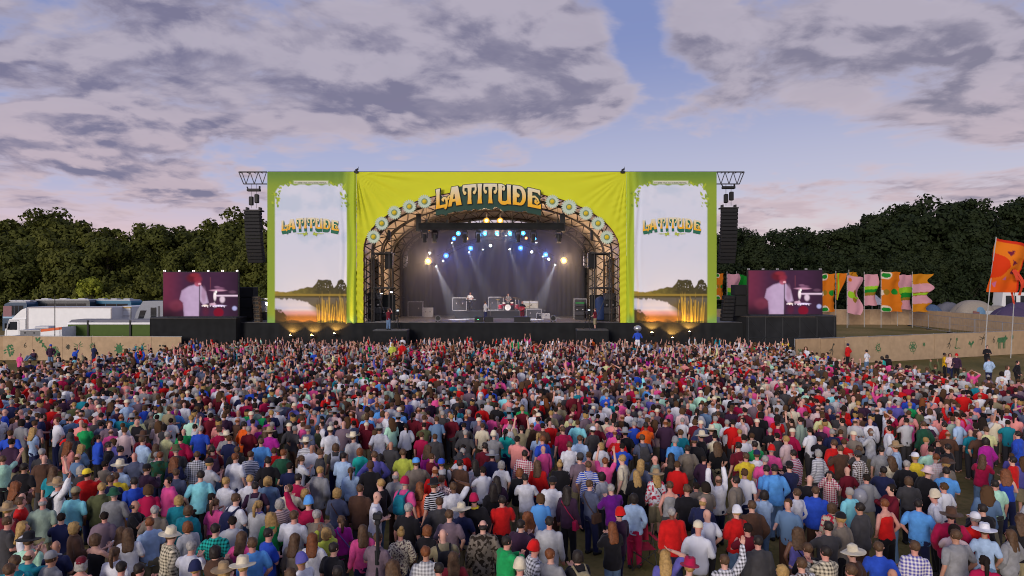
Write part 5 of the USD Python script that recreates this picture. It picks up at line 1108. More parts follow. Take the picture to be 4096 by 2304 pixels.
# ---- flags at right -----------------------------------------------------------------------------
OR, PK, GN, LM, OL, RD, CRM, PUR = lin(214, 118, 18), lin(216, 158, 168), lin(20, 138, 40), lin(150, 205, 40), lin(150, 120, 30), lin(214, 48, 22), lin(232, 214, 190), lin(110, 40, 70)
def z4(x, y, Y): return wx(2800 + x / 1.988, Y), wz(900 + y / 1.988, Y)
CLOTH_P = printed('printed_flag', .8, through=.35)
def flag(label, x0_, x1_, yt, yb, Y, paint, cut=None, slant=0.0, ground=0.0):
    xa, zt_ = z4(x0_, yt, Y); xb, zb_ = z4(x1_, yb, Y); W, H = xb - xa, zt_ - zb_; sd = random.Random(x0_).uniform(0, 6)
    t = thing('banner_flag', label, 'flag', (xa, Y, 0), group='tall festival flags along the far fence')
    part('pole', t, bar((0, 0, ground), (0, 0, zt_ + .35), .045), look('flag_pole', (.35, .35, .34), .5))
    def f(u, v):
        edge = cut(v) if cut else 1.0
        x = u * W * edge; return xyz(x + .02, .30 * np.sin(u * 6.5 + sd + v * 2.4) * u + .16 * np.sin(v * 9 + sd + u * 3) * u, zt_ - v * H - slant * u * H + .04 * np.sin(u * 9 + sd))
    m = sheet(30, 60, f); u_, v_ = np.repeat(np.linspace(0, 1, 31), 61), np.tile(np.linspace(0, 1, 61), 31)
    part('cloth', t, m, CLOTH_P, smooth=True, tint=paint(u_, v_))
    part('tie', t, cat(*[bx(0, 0, zb_ + H * k / 5, .12, .12, .05) for k in range(6)]), BLACK)
def plain(*bands):
    def p(u, v):
        c = np.tile(np.array([bands[0][1]]), (len(u), 1))
        for v0, col in bands[1:]: c = blend(c, col, v > v0 + .015 * np.sin(u * 6))
        return c
    return p
def spots(base, *sh):
    def p(u, v):
        c = base(u, v) if callable(base) else np.tile(np.array([base]), (len(u), 1))
        for cx, cy, rx, ry, col in sh: c = blend(c, col, np.hypot((u - cx) / rx, (v - cy) / ry) < 1)
        return c
    return p
jag = lambda v: 1 - .07 * np.abs(np.sin(v * 16)) - .03 * np.sin(v * 5)
wav = lambda v: .92 + .08 * np.sin(v * 7)
ornate = spots(OR, (.2, .08, .35, .10, CRM), (.25, .08, .25, .06, GN), (.0, .52, .18, .07, CRM), (.28, .50, .16, .07, OL), (.75, .5, .2, .08, GN), (.2, .93, .35, .09, CRM), (.25, .94, .25, .055, GN))
flag('narrow orange flag with green motif beside the right banner edge', 128, 186, 386, 592, 100, ornate, jag)
flag('pink flag with a lime green foot behind the black speaker stack', 215, 322, 390, 560, 100, plain((0, PK), (.64, LM), (.84, GN)), wav)
flag('bright green flag half hidden by the right video screen', 290, 380, 388, 600, 103, plain((0, GN), (.5, LM)), None, .1)
flag('orange flag with frilled edge just right of the right video screen', 968, 1072, 388, 690, 100, ornate, jag)
flag('orange and lime flag tapering to a point', 1080, 1168, 384, 596, 102, lambda u, v: blend(np.tile(np.array([OR]), (len(u), 1)), LM, np.abs(u * 1.2 - .25 - v * .5) < .12), lambda v: np.maximum(.08, 1 - .85 * v))
flag('pink flag with an orange dot and a green tulip motif', 1170, 1300, 400, 700, 99, spots(PK, (.2, .11, .12, .05, OR), (.62, .5, .14, .16, OL), (.32, .50, .28, .10, LM), (.75, .56, .2, .04, LM), (.5, .62, .13, .07, OL)), lambda v: .84 + .16 * np.cos(v * 8), .06)
flag('small orange flag showing above the pink tulip flag', 1184, 1242, 374, 430, 105, plain((0, lin(190, 130, 25))), None)
flag('pink flag with lime, green and olive bands in the middle of the row', 1306, 1416, 392, 640, 100, plain((0, PK), (.38, LM), (.48, GN), (.58, OL), (.68, PK)), wav)
flag('widest orange flag with white edged green ornaments', 1440, 1600, 374, 690, 99, ornate, jag)
flag('pink flag with lime and green bands partly behind the widest orange flag', 1572, 1684, 396, 672, 103, plain((0, PK), (.36, LM), (.52, GN), (.66, OL), (.74, PK)), wav)
flag('orange and pink striped flag with a ragged edge at the right end of the row', 1688, 1852, 390, 690, 99, plain((0, lin(206, 132, 22)), (.26, PK), (.48, OL), (.51, LM), (.55, OL), (.57, PK), (.78, lin(206, 132, 22))), lambda v: .84 + .16 * np.cos(v * 17))
bf = thing('banner_flag', 'huge orange and red sun flag on a tall leaning pole at the right edge', 'flag', (z4(2268, 900, 58)[0], 58, 0))
p0, p1 = (0, 0, 0), (z4(2356, 95, 58)[0] - z4(2268, 900, 58)[0], 0, z4(2356, 95, 58)[1])
part('pole', bf, cat(path([(p1[0] * (t ** 1.6), 0, p1[2] * t) for t in np.linspace(0, 1, 9)], .045)), look('flag_pole', (0, 0, 0)))
def big(u, v):
    Y = 58; x0_, y0_ = 2356 - 72 * v, 105 + 428 * v; x1_, y1_ = 2610 + 8 * v - 110 * v ** 2, 152 + 395 * v + 10 * np.sin(v * 30)
    X, Z = x0_ + (x1_ - x0_) * u, y0_ + (y1_ - y0_) * u
    return xyz(wx(2800 + X / 1.988, Y) - z4(2268, 900, 58)[0], .42 * np.sin(u * 6 + 1 + v * 2.5) * u + .14 * np.sin(v * 8 + u * 3), wz(900 + Z / 1.988, Y))
def big_p(u, v):
    c = np.tile(np.array([lin(240, 128, 24)]), (len(u), 1)); c = blend(c, lin(232, 92, 16), smst(v, .55, .9))
    c = blend(c, lin(228, 62, 14), np.hypot((u + .02) / .50, (v - .50) / .24) < 1)
    for cx, cy, a, L in ((.50, .22, -.5, .2), (.62, .42, -.1, .18), (.70, .60, .25, .2), (.50, .74, .6, .16), (.2, .86, 1.1, .16)):
        d, w = (u - cx) * math.cos(a) + (v - cy) * 1.6 * math.sin(a), -(u - cx) * math.sin(a) + (v - cy) * 1.6 * math.cos(a)
        c = blend(c, lin(120, 30, 60) if L > .17 else lin(200, 110, 150), (np.abs(w) < (.07 * (1 - (d + L / 2) / L))) & (np.abs(d) < L / 2))
    c = blend(c, RD, (v < .035) | (u > .96)); return c
m = sheet(40, 60, big); part('cloth', bf, m, CLOTH_P, smooth=True, tint=big_p(np.repeat(np.linspace(0, 1, 41), 61), np.tile(np.linspace(0, 1, 61), 41)))
def tails(k):
    return sheet(16, 4, lambda u, v: xyz(z4(2470 + 25 * k + 60 * u * (1 if k % 2 else .4) + (10 + 14 * u) * v, 0, 58)[0] - z4(2268, 900, 58)[0], .3 * np.sin(u * 5 + k) + .05, wz(900 + (250 + 60 * k + 190 * u) / 1.988, 58) + .25 * v * (1 - u)))
for k in range(3): part('streamer', bf, tails(k), look('streamer_red', (.55, .05, .02), .8), smooth=True)
fp = thing('flag_pole', 'thin grey flag pole with a hanging red rag near the right edge', 'pole', (z4(2470, 1040, 58.5)[0], 58.5, 0)); tx_ = z4(2506, 450, 58.5)[0] - z4(2470, 1040, 58.5)[0]; tz = wz(900 + 450 / 1.988, 58.5)
part('pole', fp, bar((0, 0, 0), (tx_, 0, tz), .04), look('flag_pole', (0, 0, 0))); part('rag', fp, sheet(6, 8, lambda u, v: xyz(tx_ - .1 - .5 * u * (1 - v), .1 * np.sin(u * 4 + v * 3), tz - .1 - v * 1.6 - .4 * u)), look('streamer_red', (0, 0, 0)), smooth=True)

# ---- tents and caravan at right -------------------------------------------------------------------
def tent(label, px, Y, w, h, d, mat, band=None, porch=None):
    t = thing('dome_tent', label, 'tent', (wx(px, Y), Y, 0))
    def dome(u, v):
        a = (u - .5) * 2; b = (v - .5) * 2; z = h * np.clip(1 - np.abs(a) ** 2.6, 0, 1) ** .55 * np.clip(1 - np.abs(b) ** 2.6, 0, 1) ** .5
        return xyz(a * w / 2, b * d / 2, z + .02)
    part('fly', t, sheet(26, 20, dome), mat, smooth=True)
    part('pole_sleeve', t, cat([bar(a, b, .03, 4) for s in (-1, 1) for a, b in zip(*(lambda q: (q[:-1], q[1:]))([(s * .25 * w * math.cos(k) - s * .0 + math.cos(k) * w * .22, -d * .5 * math.sin(k) * .3 - .02, h * .98 * max(0, math.sin(k)) ** .6) for k in np.linspace(.05, math.pi - .05, 12)]))]), look('tent_trim', (.12, .12, .14), .7))
    if porch: part('porch', t, sheet(10, 8, lambda u, v: xyz((u - .5) * w * .5, -d / 2 - 1.2 * (1 - v) + .5, .75 * h * np.sin(np.pi * np.clip(u * .8 + .1, 0, 1)) * (v * .9 + .1))), porch, smooth=True)
    part('window', t, upright(sbox(w * .08, h * .25, w * .28, h * .6), -d * .5 + .12, .02), look('tent_window', (.5, .5, .5), .4)); part('door', t, upright(Polygon([(-w * .25, .05), (-w * .02, .05), (-w * .06, h * .55), (-w * .2, h * .6)]), -d * .5 + .10, .02), band or look('tent_trim', (0, 0, 0)))
BE, PU, BU, GY_ = look('tent_beige', (.28, .24, .19), .8), look('tent_purple', (.06, .04, .09), .8), look('tent_blue', (.06, .10, .18), .8), look('tent_grey', (.12, .12, .14), .8)
tent('large beige family tent behind the far fence', 3890, 104, 6.6, 3.9, 4.5, BE, look('tent_door_red', (.20, .09, .08), .8), look('tent_porch_blue', (.12, .22, .32), .7))
tent('low beige tunnel tent right of the large beige tent', 3985, 106, 5.0, 3.0, 4, BE)
tent('purple dome tent at the right edge behind the fence', 4040, 92, 5.6, 3.3, 4, PU)
tent('second purple dome tent, behind the nearer purple one', 4075, 99, 5.2, 3.7, 4, PU)
tent('small blue tent left of the large beige tent', 3725, 108, 3.4, 3.1, 3, BU)
tent('dark grey tent between the blue tent and the large beige tent', 3790, 112, 4.5, 3.4, 3.5, GY_)
cv = thing('caravan', 'white caravan roof rising behind the purple tents', 'caravan', (wx(4005, 112), 112, 0)); zt_ = wz(1172, 112); pr = Polygon([(0, .5), (0, 1.6), (.35, zt_), (5.4, zt_), (5.8, 1.7), (5.8, .5)]).buffer(.08)
part('body', cv, upright(pr, 0, 2.2), look('caravan_white', (.62, .62, .62), .4, .04, 2)); part('window', cv, upright(sbox(.8, 2.2, 2.4, zt_ - .5).buffer(.06), -.02, .03), GLASS_DARK); part('window', cv, upright(sbox(3.2, 2.2, 4.9, zt_ - .5).buffer(.06), -.02, .03), GLASS_DARK); part('stripe', cv, upright(sbox(.05, 1.9, 5.75, 2.05), -.1, .03), look('caravan_stripe', (.3, .1, .1), .5)); wheel(cv, 2.9, .1, .32, .2)
wt = thing('gazebo', 'small white pointed gazebo behind the middle flags', 'tent', (wx(3502, 107.5), 107.5, 0)); zt_ = wz(1178, 107.5)
part('roof', wt, to_tm(MF.hull_points(np.array([(-1.2, -1.2, zt_ - 1.6), (1.2, -1.2, zt_ - 1.6), (1.2, 1.2, zt_ - 1.6), (-1.2, 1.2, zt_ - 1.6), (0, 0, zt_)]))), look('gazebo_white', (.6, .6, .62), .8)); part('leg', wt, cat(*[bar((sx, sy, 0), (sx, sy, zt_ - 1.6), .04) for sx in (-1.15, 1.15) for sy in (-1.15, 1.15)]), GALV)

# ---- people ---------------------------------------------------------------------------------
COL = dict(white=(.70, .70, .74), cream=(.66, .58, .42), grey=(.25, .25, .26), lightgrey=(.46, .46, .48), charcoal=(.055, .052, .055), black=(.014, .013, .016), navy=(.018, .022, .07), blue=(.025, .075, .48), skyblue=(.10, .32, .72), lightblue=(.38, .52, .72), denim=(.12, .2, .33),
           aqua=(.25, .68, .74), teal=(.015, .22, .28), turquoise=(.02, .45, .38), mint=(.44, .74, .56), sage=(.27, .35, .28), green=(.015, .32, .09), lime=(.46, .52, .07), paleyellow=(.62, .62, .30), darkgreen=(.018, .08, .045), olive=(.09, .10, .045), khaki=(.26, .22, .13), brown=(.085, .043, .028), taupe=(.20, .165, .13), tan=(.35, .24, .13),
           yellow=(.78, .58, .04), mustard=(.58, .33, .01), orange=(.75, .11, .01), coral=(.86, .18, .09), salmon=(.75, .28, .25), red=(.56, .012, .012), maroon=(.13, .01, .02), crimson=(.38, .01, .06), pink=(.70, .08, .27), magenta=(.42, .02, .28), purple=(.12, .01, .19), violet=(.11, .10, .36), mauve=(.17, .12, .15), slate=(.09, .105, .17), plum=(.045, .02, .045), palepink=(.66, .48, .47), silver=(.5, .5, .52))
def cloth(colour, pattern=None):
    nm = f'cloth_{colour}' + (f'_{pattern}' if pattern else '')
    if nm in _looks: return _looks[nm]
    c = np.array(COL[colour]); G_ = Graph(); P_ = G_.add('texture_coordinate', 'object')
    fold = G_.add('noise_texture', 'fac', vector=P_, scale=7.0, detail=4.0); base = G_.mix(G_.step(fold, .3, .7), tuple(c * .80), tuple(np.minimum(c * 1.10, .9)))
    other = {'plaid': (.6, .6, .6) if c.max() < .3 else tuple(c * .12), 'check': (.70, .66, .64), 'stripe': (.62, .62, .66) if c.max() < .5 else tuple(c * .35), 'floral': (.66, .5, .52) if c.max() < .5 else (.5, .03, .06), 'camo': (.03, .05, .02), 'leopard': (.03, .022, .015), 'speck': (.1, .06, .07)}
    if pattern in ('plaid', 'check', 'stripe'):
        z = G_.add('wave_texture', 'fac', vector=P_, wave_type='bands', bands_direction='z', scale=5.5 if pattern != 'stripe' else 7.0); f = G_.step(z, .5, .62)
        if pattern != 'stripe':
            x = G_.step(G_.add('wave_texture', 'fac', vector=P_, wave_type='bands', bands_direction='x', scale=5.5), .5, .62)
            f = G_.m('multiply', G_.m('add', f, x), .5)
        base = G_.mix(f, base, other[pattern])
    elif pattern:
        f = G_.step(G_.add('noise_texture', 'fac', vector=P_, scale={'camo': 9.0, 'floral': 13.0, 'leopard': 15.0, 'speck': 30.0}[pattern], detail=2.0), .50, .56); base = G_.mix(f, base, other[pattern])
    bmp = G_.add('bump', 'normal', height=fold, strength=.55, distance=.05)
    s = G_.add('principled_bsdf', 'BSDF', base_color=base, roughness=.9, normal=bmp, specular_ior_level=.12, sheen_weight=.08)
    _looks[nm] = usdkit.material(stage, '/World/Looks/' + nm, G_.n, G_.l, surface=s); return _looks[nm]
SKIN = [look('skin_' + k, c, .55, .10, 9) for k, c in (('fair', (.60, .33, .25)), ('rosy', (.58, .27, .21)), ('tanned', (.42, .21, .14)), ('brown', (.16, .075, .045)))]
HAIRC = {'k': ('black', (.020, .014, .011)), 'n': ('brown', (.085, .045, .022)), 'd': ('blond', (.36, .22, .075)), 'r': ('auburn', (.17, .055, .018)), 'g': ('grey', (.30, .28, .26))}
HAIRM = {k: look('hair_' + n, c, .6, .35, 30, 0, .4) for k, (n, c) in HAIRC.items()}
STYLE = {'s': 'short', 'f': 'fringe', 'b': 'bob', 'l': 'long', 'w': 'wavy', 't': 'tail', 'u': 'bun'}
SAY = {'s': 'short {} hair', 'f': '{} hair balding on top', 'b': '{} bob', 'l': 'long {} hair', 'w': 'wavy {} hair', 't': '{} ponytail', 'u': '{} hair in a bun'}
TOPS = {'T': ('tee', 't-shirt'), 'L': ('long', 'long-sleeved top'), 'K': ('tank', 'sleeveless top'), 'O': ('hoodie', 'hooded top'), 'J': ('jacket', 'jacket'), 'D': ('dress', 'dress'), 'S': ('shirt', 'shirt')}
HATSAY = {'brim': 'brimmed hat', 'cowboy': 'cowboy hat', 'fedora': 'trilby hat', 'sunhat': 'wide sun hat', 'bucket': 'bucket hat', 'cap': 'peaked cap', 'flatcap': 'flat cap', 'beanie': 'knitted hat', 'hood': 'hood up'}
COLSAY = dict(lightgrey='light grey', skyblue='sky blue', lightblue='pale blue', paleyellow='pale yellow', darkgreen='dark green', palepink='pale pink')
POSESAY = {'up': 'both arms raised', 'up+down': 'one arm raised', 'down+up': 'left arm raised', 'wave+down': 'one arm waving', 'fold': 'arms folded', 'cam': 'hands at the face', 'hip': 'hands on hips', 'clap': 'clapping', 'point+down': 'pointing', 'head': 'hands on the head', 'hold+down': ''}
def build_person(path_, hair, top, tcol, pattern, pose, legs, lcol, extra, w, b, seed, st=.03, face=False, hands=True):
    r = random.Random(seed); sk = SKIN[r.choice((0, 0, 0, 1, 1, 2))] if seed % 19 else SKIN[3]
    bld = variant(pose, w, b, st, hands)
    part('body', path_, bld, sk, smooth=True)
    tk = TOPS[top][0]
    part({'tee': 't_shirt', 'long': 'top', 'tank': 'sleeveless_top', 'hoodie': 'hooded_top'}.get(tk, tk), path_, top_of(tk, pose, w, b), cloth(tcol, pattern), smooth=True)
    part({'trousers': 'trousers', 'shorts': 'shorts', 'skirt': 'skirt'}[legs], path_, bottom_of(legs, b, st), cloth(lcol), smooth=True)
    part('shoes', path_, shoes_of(st), RUBBER, kind='stuff')
    if hair[0] == 'H':
        k, c = hair[1:].split('.'); part('hat' if k not in ('hood',) else 'hood', path_, hat_of(k), cloth(c), smooth=40)
        if k != 'hood': part('hair', path_, hair_of(r.choice(('short', 'short', 'bob', 'long') if w < 1 else ('short',))), HAIRM[r.choice('knnndg')], smooth=True)
    elif hair[0] != '0': part('hair', path_, hair_of(STYLE[hair[0]]), HAIRM[hair[1]], smooth=True)
    if face:
        for s in (1, -1): part('eye', path_, moved(trimesh.creation.icosphere(0, .011), s * .03, .094, 1.64), BLACK)
        part('mouth', path_, bx(0, .100, 1.560, .04, .012, .008), look('lips', (.25, .07, .06), .5))
    for e in extra:
        if e[:2] == 'p.': part('backpack', path_, pack_of('pack'), cloth(e[2:]), smooth=True)
        if e[:2] == 'g.': part('shoulder_bag', path_, pack_of('bag'), cloth(e[2:]))
        if e[:2] == 'c.': part('scarf', path_, to_tm(union(limb([((.08 * math.cos(a), .08 * math.sin(a), 1.475), .03) for a in np.linspace(0, 6.3, 9)], True))), cloth(e[2:]))
LIST = '''
Z 0
200 110 sk T.mauve fold
330 50 wd T.lightblue
440 60 sn T.brown
485 165 bd J.black
35 330 sn T.mint point+down
680 105 Hhood.charcoal O.charcoal
805 15 sn T.green
940 115 bn D.cream up
650 180 wr T.salmon
760 215 wd J.denim fold
380 325 0 J.brown c.lightgrey
1030 190 sk T.black
1115 235 sk O.navy
1105 25 sk T.lightgrey
1255 60 sn T.white
1318 105 Hbrim.brown T.maroon g.maroon
1375 140 sn T.lightblue fold
1455 205 ln L.sage
1545 90 sg S.paleyellow
1310 290 0 T.slate
1480 285 sr S.darkgreen pat.camo
1630 250 Hbucket.olive T.charcoal
1645 335 wr L.navy
1722 100 sn T.black
1855 140 sn T.slate
1850 45 sg T.blue
1820 285 sn S.white pat.plaid
1935 370 Hcap.black T.lightgrey
2030 235 sk T.maroon p.plum
2075 45 Hfedora.brown T.crimson
2145 95 Hcowboy.cream T.grey
2295 0 sk L.orange
2190 235 sn T.black
2215 310 sr T.white
2340 285 sn T.slate pat.stripe
2425 155 sn T.skyblue
2505 330 sk T.black
2480 45 ln L.olive
2550 65 Hbrim.tan T.magenta
1110 385 Hbrim.cream T.lightblue
865 455 Hcap.yellow O.red
918 580 sd O.olive
1010 525 sn T.navy
1090 480 sn T.yellow
1240 530 sk T.blue turn-50 face
1345 420 Hcap.black L.plum legs.denim
470 425 ln T.teal
745 420 bg T.charcoal down+wave
195 400 sk T.black
165 560 wr L.brown
570 555 Hbrim.tan S.white p.black wave+down
655 640 Hcap.khaki T.aqua
1085 645 Hbucket.darkgreen L.grey fold
1283 755 fk T.black
1620 450 sn S.slate
1840 480 sk T.aqua w1.08
1680 705 bd J.teal
1722 800 bn J.teal
1990 745 tn T.pink
2172 700 sn T.white p.navy shorts.charcoal
2165 525 sd T.white
2320 520 sd T.white legs.denim
2425 575 sk T.plum p.grey
2512 530 bd J.denim
2390 755 td L.lightgrey c.violet
335 730 fg T.sage w1.1
255 715 sn T.red
215 940 ld T.white
85 785 Hbrim.tan T.maroon
1440 815 sg T.taupe
735 960 bd J.brown
1775 955 br L.lightgrey
2012 975 sk S.turquoise pat.plaid
940 1050 bn K.black
1140 1000 ln T.white
1265 985 ln T.white
1370 940 sr T.lightblue
1550 1045 Hbrim.cream S.cream pat.plaid w1.08
1785 1140 sg T.white
2372 1095 sn T.skyblue w1.05
2278 1065 ln L.pink
2530 860 wd O.green
195 1130 Hbrim.black L.mint
150 1260 sn T.teal
275 1235 fn T.teal cam
85 1345 sn T.navy
480 1225 Hcap.grey T.grey
480 1165 0 T.navy
710 1310 Hflatcap.maroon K.black
1100 1200 tn T.white
1095 1330 sk T.white
1310 1375 sk T.black
1880 1355 Hbeanie.navy T.charcoal
1985 1180 bk J.brown w1.15
2150 1345 Hsunhat.tan T.cream
2295 1355 Hbrim.cream T.lightblue
75 915 sn T.charcoal
Z 1000
345 5 sk T.navy
320 265 sr O.darkgreen
418 320 tn T.white
530 170 Hcowboy.cream T.white pat.stripe
655 265 sn T.charcoal
390 110 sk L.black
548 45 Hcap.brown T.slate
752 50 Hcap.cream T.white
725 120 ld T.taupe
800 200 bn T.charcoal p.lightgrey
873 295 sk S.lightblue
965 180 sk T.lightgrey
1055 250 br T.turquoise
1135 290 sn L.violet hip
1000 115 Hcowboy.cream T.lightgrey
1142 390 Hbeanie.brown J.black
955 425 tn O.lightblue
1190 180 sn T.charcoal
1245 305 lk L.taupe
1215 40 Hfedora.grey T.white
1242 120 sg J.black
1458 265 sn T.lime fold legs.brown
1372 470 fg L.grey
1582 360 Hcap.skyblue J.taupe
1852 355 Hcap.blue T.lightgrey p.black
1972 355 sk J.brown c.teal
1668 225 wn L.magenta
1745 120 bn L.mauve
1832 60 sk T.plum up
2192 195 sk L.maroon w1.1
2375 170 sn T.white
2425 100 sn T.charcoal
2285 100 Hbeanie.cream T.grey
2010 150 sk T.navy
2405 70 tk T.turquoise
2090 370 lk S.lightgrey pat.floral
2350 365 bg T.white
1492 550 Hbeanie.crimson T.pink p.teal
1615 590 lr T.coral
1718 555 Hfedora.black T.black pat.stripe
1835 510 sn S.palepink pat.speck g.black
1950 585 sn T.white head+down
2335 520 lk L.plum
2235 585 lk L.black
1045 605 sn J.brown
1160 680 0 T.white
1200 555 sd L.black
620 435 sd J.grey
400 500 sk T.crimson w1.15
392 590 sn L.cream
485 640 ld L.black
560 715 Hbeanie.skyblue L.crimson down+wave
815 640 bd L.slate fold g.brown
285 730 bg L.palepink pat.stripe
640 850 sg J.taupe
410 835 sn L.white w1.15
845 890 tn T.magenta g.violet
245 1035 sk T.blue
312 1065 ln L.taupe
628 1045 lr T.white
735 1005 bd L.lime cam turn-40
762 1155 sk T.black
515 1295 Hbeanie.violet T.white
1458 770 sg T.black w1.12
1795 730 sn O.charcoal
2045 785 Hsunhat.cream T.navy
2145 700 Hbeanie.crimson J.black c.yellow
2330 700 sk T.red w1.15
1885 850 sn T.mauve
1150 1065 sn T.mauve
1060 985 ln L.pink
1428 1010 ud S.cream pat.speck
1590 995 br T.black
1852 1025 0 T.khaki p.black
2195 955 fk J.taupe pat.leopard
1722 1215 sr S.grey pat.plaid
1768 1300 sk T.maroon
1920 1235 ln L.maroon
1325 1320 wn T.palepink
800 1370 sk T.black
430 1385 ln T.plum
Z 2000
60 1110 sk O.green w1.1
190 935 sk J.plum
238 860 wr L.white
450 905 sk L.lightgrey w1.05
300 1135 Hbeanie.red S.white pat.plaid
558 1205 sr T.grey
755 1245 bk L.black p.khaki
85 120 sn T.grey
25 165 sk T.white
190 40 sk T.khaki up
230 145 fg L.plum up
340 105 td T.lightblue
385 130 sr T.blue
470 5 sn T.cream
612 45 sn T.crimson w1.1
645 190 sn T.white
745 125 sn S.lightblue
842 50 Hcap.white T.charcoal
1000 55 sk T.cream pat.stripe
945 200 bd T.white
1090 125 sk T.red w1.15
1225 185 0 T.plum
1230 35 ld J.taupe
1095 10 sk O.purple
1362 10 sk T.orange
1362 125 sn T.slate p.charcoal
1497 145 sk T.mauve
1640 155 Hbeanie.grey T.skyblue
1530 60 sg J.black
1685 10 sk T.plum w1.1
1858 105 Hbrim.cream J.black
1970 50 Hbrim.cream T.plum
1825 160 Hcap.navy T.black
1755 215 sk J.taupe shorts.khaki
1570 290 lk K.black skirt.sage
1440 310 0 T.sage
2035 185 wn T.black
2170 50 sn S.cream pat.floral
2252 195 sk T.maroon
2400 280 Hcap.navy S.white
2410 185 sk T.green
2312 295 sn T.yellow
2525 400 sk T.skyblue
2490 345 sg T.pink
205 265 sk S.crimson pat.check
165 445 br L.black
370 370 ln L.red
570 365 ud J.black
735 320 Hcap.charcoal T.mauve
793 375 sn T.blue pat.stripe g.lightgrey
1005 345 sr T.pink up
960 475 bk T.lightgrey
1195 325 sd T.cream
1285 365 ld J.slate
1315 470 ld J.black
1432 470 Hsunhat.tan S.white pat.floral shorts.khaki g.black
1588 580 sn K.grey
1752 620 sn T.black
865 560 sn T.slate g.brown
268 505 sk L.white clap legs.khaki
470 530 Hcap.black T.white shorts.brown
650 620 lk L.plum g.crimson
1092 600 sg L.purple w1.08
1262 680 bk L.lightblue legs.crimson
1085 835 Hbeanie.red L.plum
1065 935 lr J.black legs.denim
1645 830 sg J.red
1862 710 fd J.navy legs.grey w1.08
2045 505 fn L.white up
2190 520 sk L.taupe
2227 830 Hbeanie.white O.red legs.denim
2362 770 sn O.brown
2452 660 bk S.lightblue
2420 1105 sk J.charcoal
1595 1235 ld T.violet head+down
1725 1330 Hfedora.crimson T.maroon
2130 1285 sn S.white pat.plaid wave+down
185 1345 Hbeanie.cream L.white
Z 2996
440 140 sn T.cream
470 10 sr S.white pat.plaid
640 35 bk S.white pat.check w1.15
225 90 sn L.maroon
345 130 sn S.maroon pat.plaid
190 235 Hbeanie.red T.pink
447 270 sk S.crimson pat.stripe
650 270 bg S.white pat.stripe
790 180 sn O.red
870 225 sn L.brown w1.1
1025 285 Hflatcap.charcoal S.brown pat.check
985 100 bk L.charcoal
1050 225 sn T.charcoal
1130 60 fg S.lightgrey g.black
850 65 sk T.taupe
1250 240 sk T.grey
1330 335 wn S.cream
1400 205 Hbrim.tan S.lightblue
1495 150 sg T.lightgrey
1580 310 Hcap.white T.yellow
1490 370 sg J.black
1612 440 Hbucket.palepink J.black
1762 305 sr S.palepink pat.check
1900 375 Hcowboy.brown L.taupe
1760 45 sg J.navy w1.1
1880 215 sk L.black cam
1620 105 sn J.black
1645 0 sn L.darkgreen
1830 0 sk T.red
2165 300 ln L.crimson
2235 155 bk L.magenta
2245 40 sn T.paleyellow
2350 60 bk T.grey
2520 90 sk O.blue
2450 320 sk T.red
2440 455 wr K.blue
2310 545 sk T.mint w1.15
1250 425 sk L.navy
1520 520 bn T.charcoal w1.1
1835 440 sk T.skyblue
760 470 bk S.crimson pat.check cam turn-150 face
355 395 Hcap.black S.navy legs.blue
238 410 sk S.skyblue
525 505 0 T.black
605 620 sn O.blue
420 635 sn S.white shorts.charcoal
1312 745 sr K.red
1610 750 sk T.skyblue w1.2
1772 670 Hbeanie.cream T.white
1915 835 Hbrim.brown L.crimson w1.15
2060 865 Hcap.white L.red
2215 990 Hsunhat.white T.lightblue
2255 800 sk J.black
1070 785 sk O.charcoal
810 770 bn S.cream pat.floral
865 890 Hcap.black T.taupe
505 1010 wn K.violet g.black
675 960 sk T.charcoal
540 1165 sn T.black
650 1180 sk S.cream pat.plaid w1.1
545 1300 sn S.brown pat.plaid
1040 1200 Hsunhat.cream T.brown
1240 1160 sn T.blue
1540 1145 sn S.violet pat.check
1950 1045 sn T.grey w1.25
2420 1010 ln L.grey w1.1
310 1375 bd T.tan
995 1370 sn T.maroon
2530 880 wn J.black
'''
people = []
off = 0
for ln in LIST.strip().splitlines():
    f = ln.split()
    if f[0] == 'Z': off = float(f[1]); continue
    d = dict(px=off + float(f[0]) / 2.342, py=1700 + float(f[1]) / 2.342, hair=f[2], top=f[3].split('.')[0], tcol=f[3].split('.')[1], pattern=None, pose='', legs='trousers', lcol=None, extra=[], w=None, turn=0.0, face=False)
    for e in f[4:]:
        if e.startswith('pat.'): d['pattern'] = e[4:]
        elif e.startswith('legs.'): d['lcol'] = e[5:]
        elif e.split('.')[0] in ('shorts', 'skirt'): d['legs'], d['lcol'] = e.split('.')
        elif e[0] == 'w' and e[1:2].isdigit(): d['w'] = float(e[1:])
        elif e.startswith('turn'): d['turn'] = float(e[4:])
        elif e == 'face': d['face'] = True
        elif e[1] == '.': d['extra'].append(e)
        else: d['pose'] = e
    people.append(d)
pr = random.Random(5)
def place(d):
    female = d['hair'][0] in 'blwtu' or d['top'] in 'KD' or (d['hair'][0] == 'H' and d['hair'][1:] .split('.')[0] in ('sunhat',))
    d['h'] = pr.uniform(.93, 1.0) if female else pr.uniform(.99, 1.07)
    d['bw'] = d['w'] or (pr.uniform(.88, .94) if female else pr.uniform(1.0, 1.06)); d['bw'] = round(d['bw'] * 25) / 25
    d['Y'] = F * (EYE - 1.635 * d['h']) / (d['py'] - HOR); d['X'] = wx(d['px'], d['Y'])
    d['pose'] = d['pose'] or pr.choice(('down', 'down', 'fold', 'pocket', 'hold+down', 'clap', 'pocket+down'))
    d['lcol'] = d['lcol'] or pr.choice(('navy', 'denim', 'charcoal', 'black', 'black', 'brown', 'navy', 'khaki'))
    d['turn'] = d['turn'] or pr.gauss(0, 27) - math.degrees(math.atan2(d['X'] + 2, 60)) * -.0
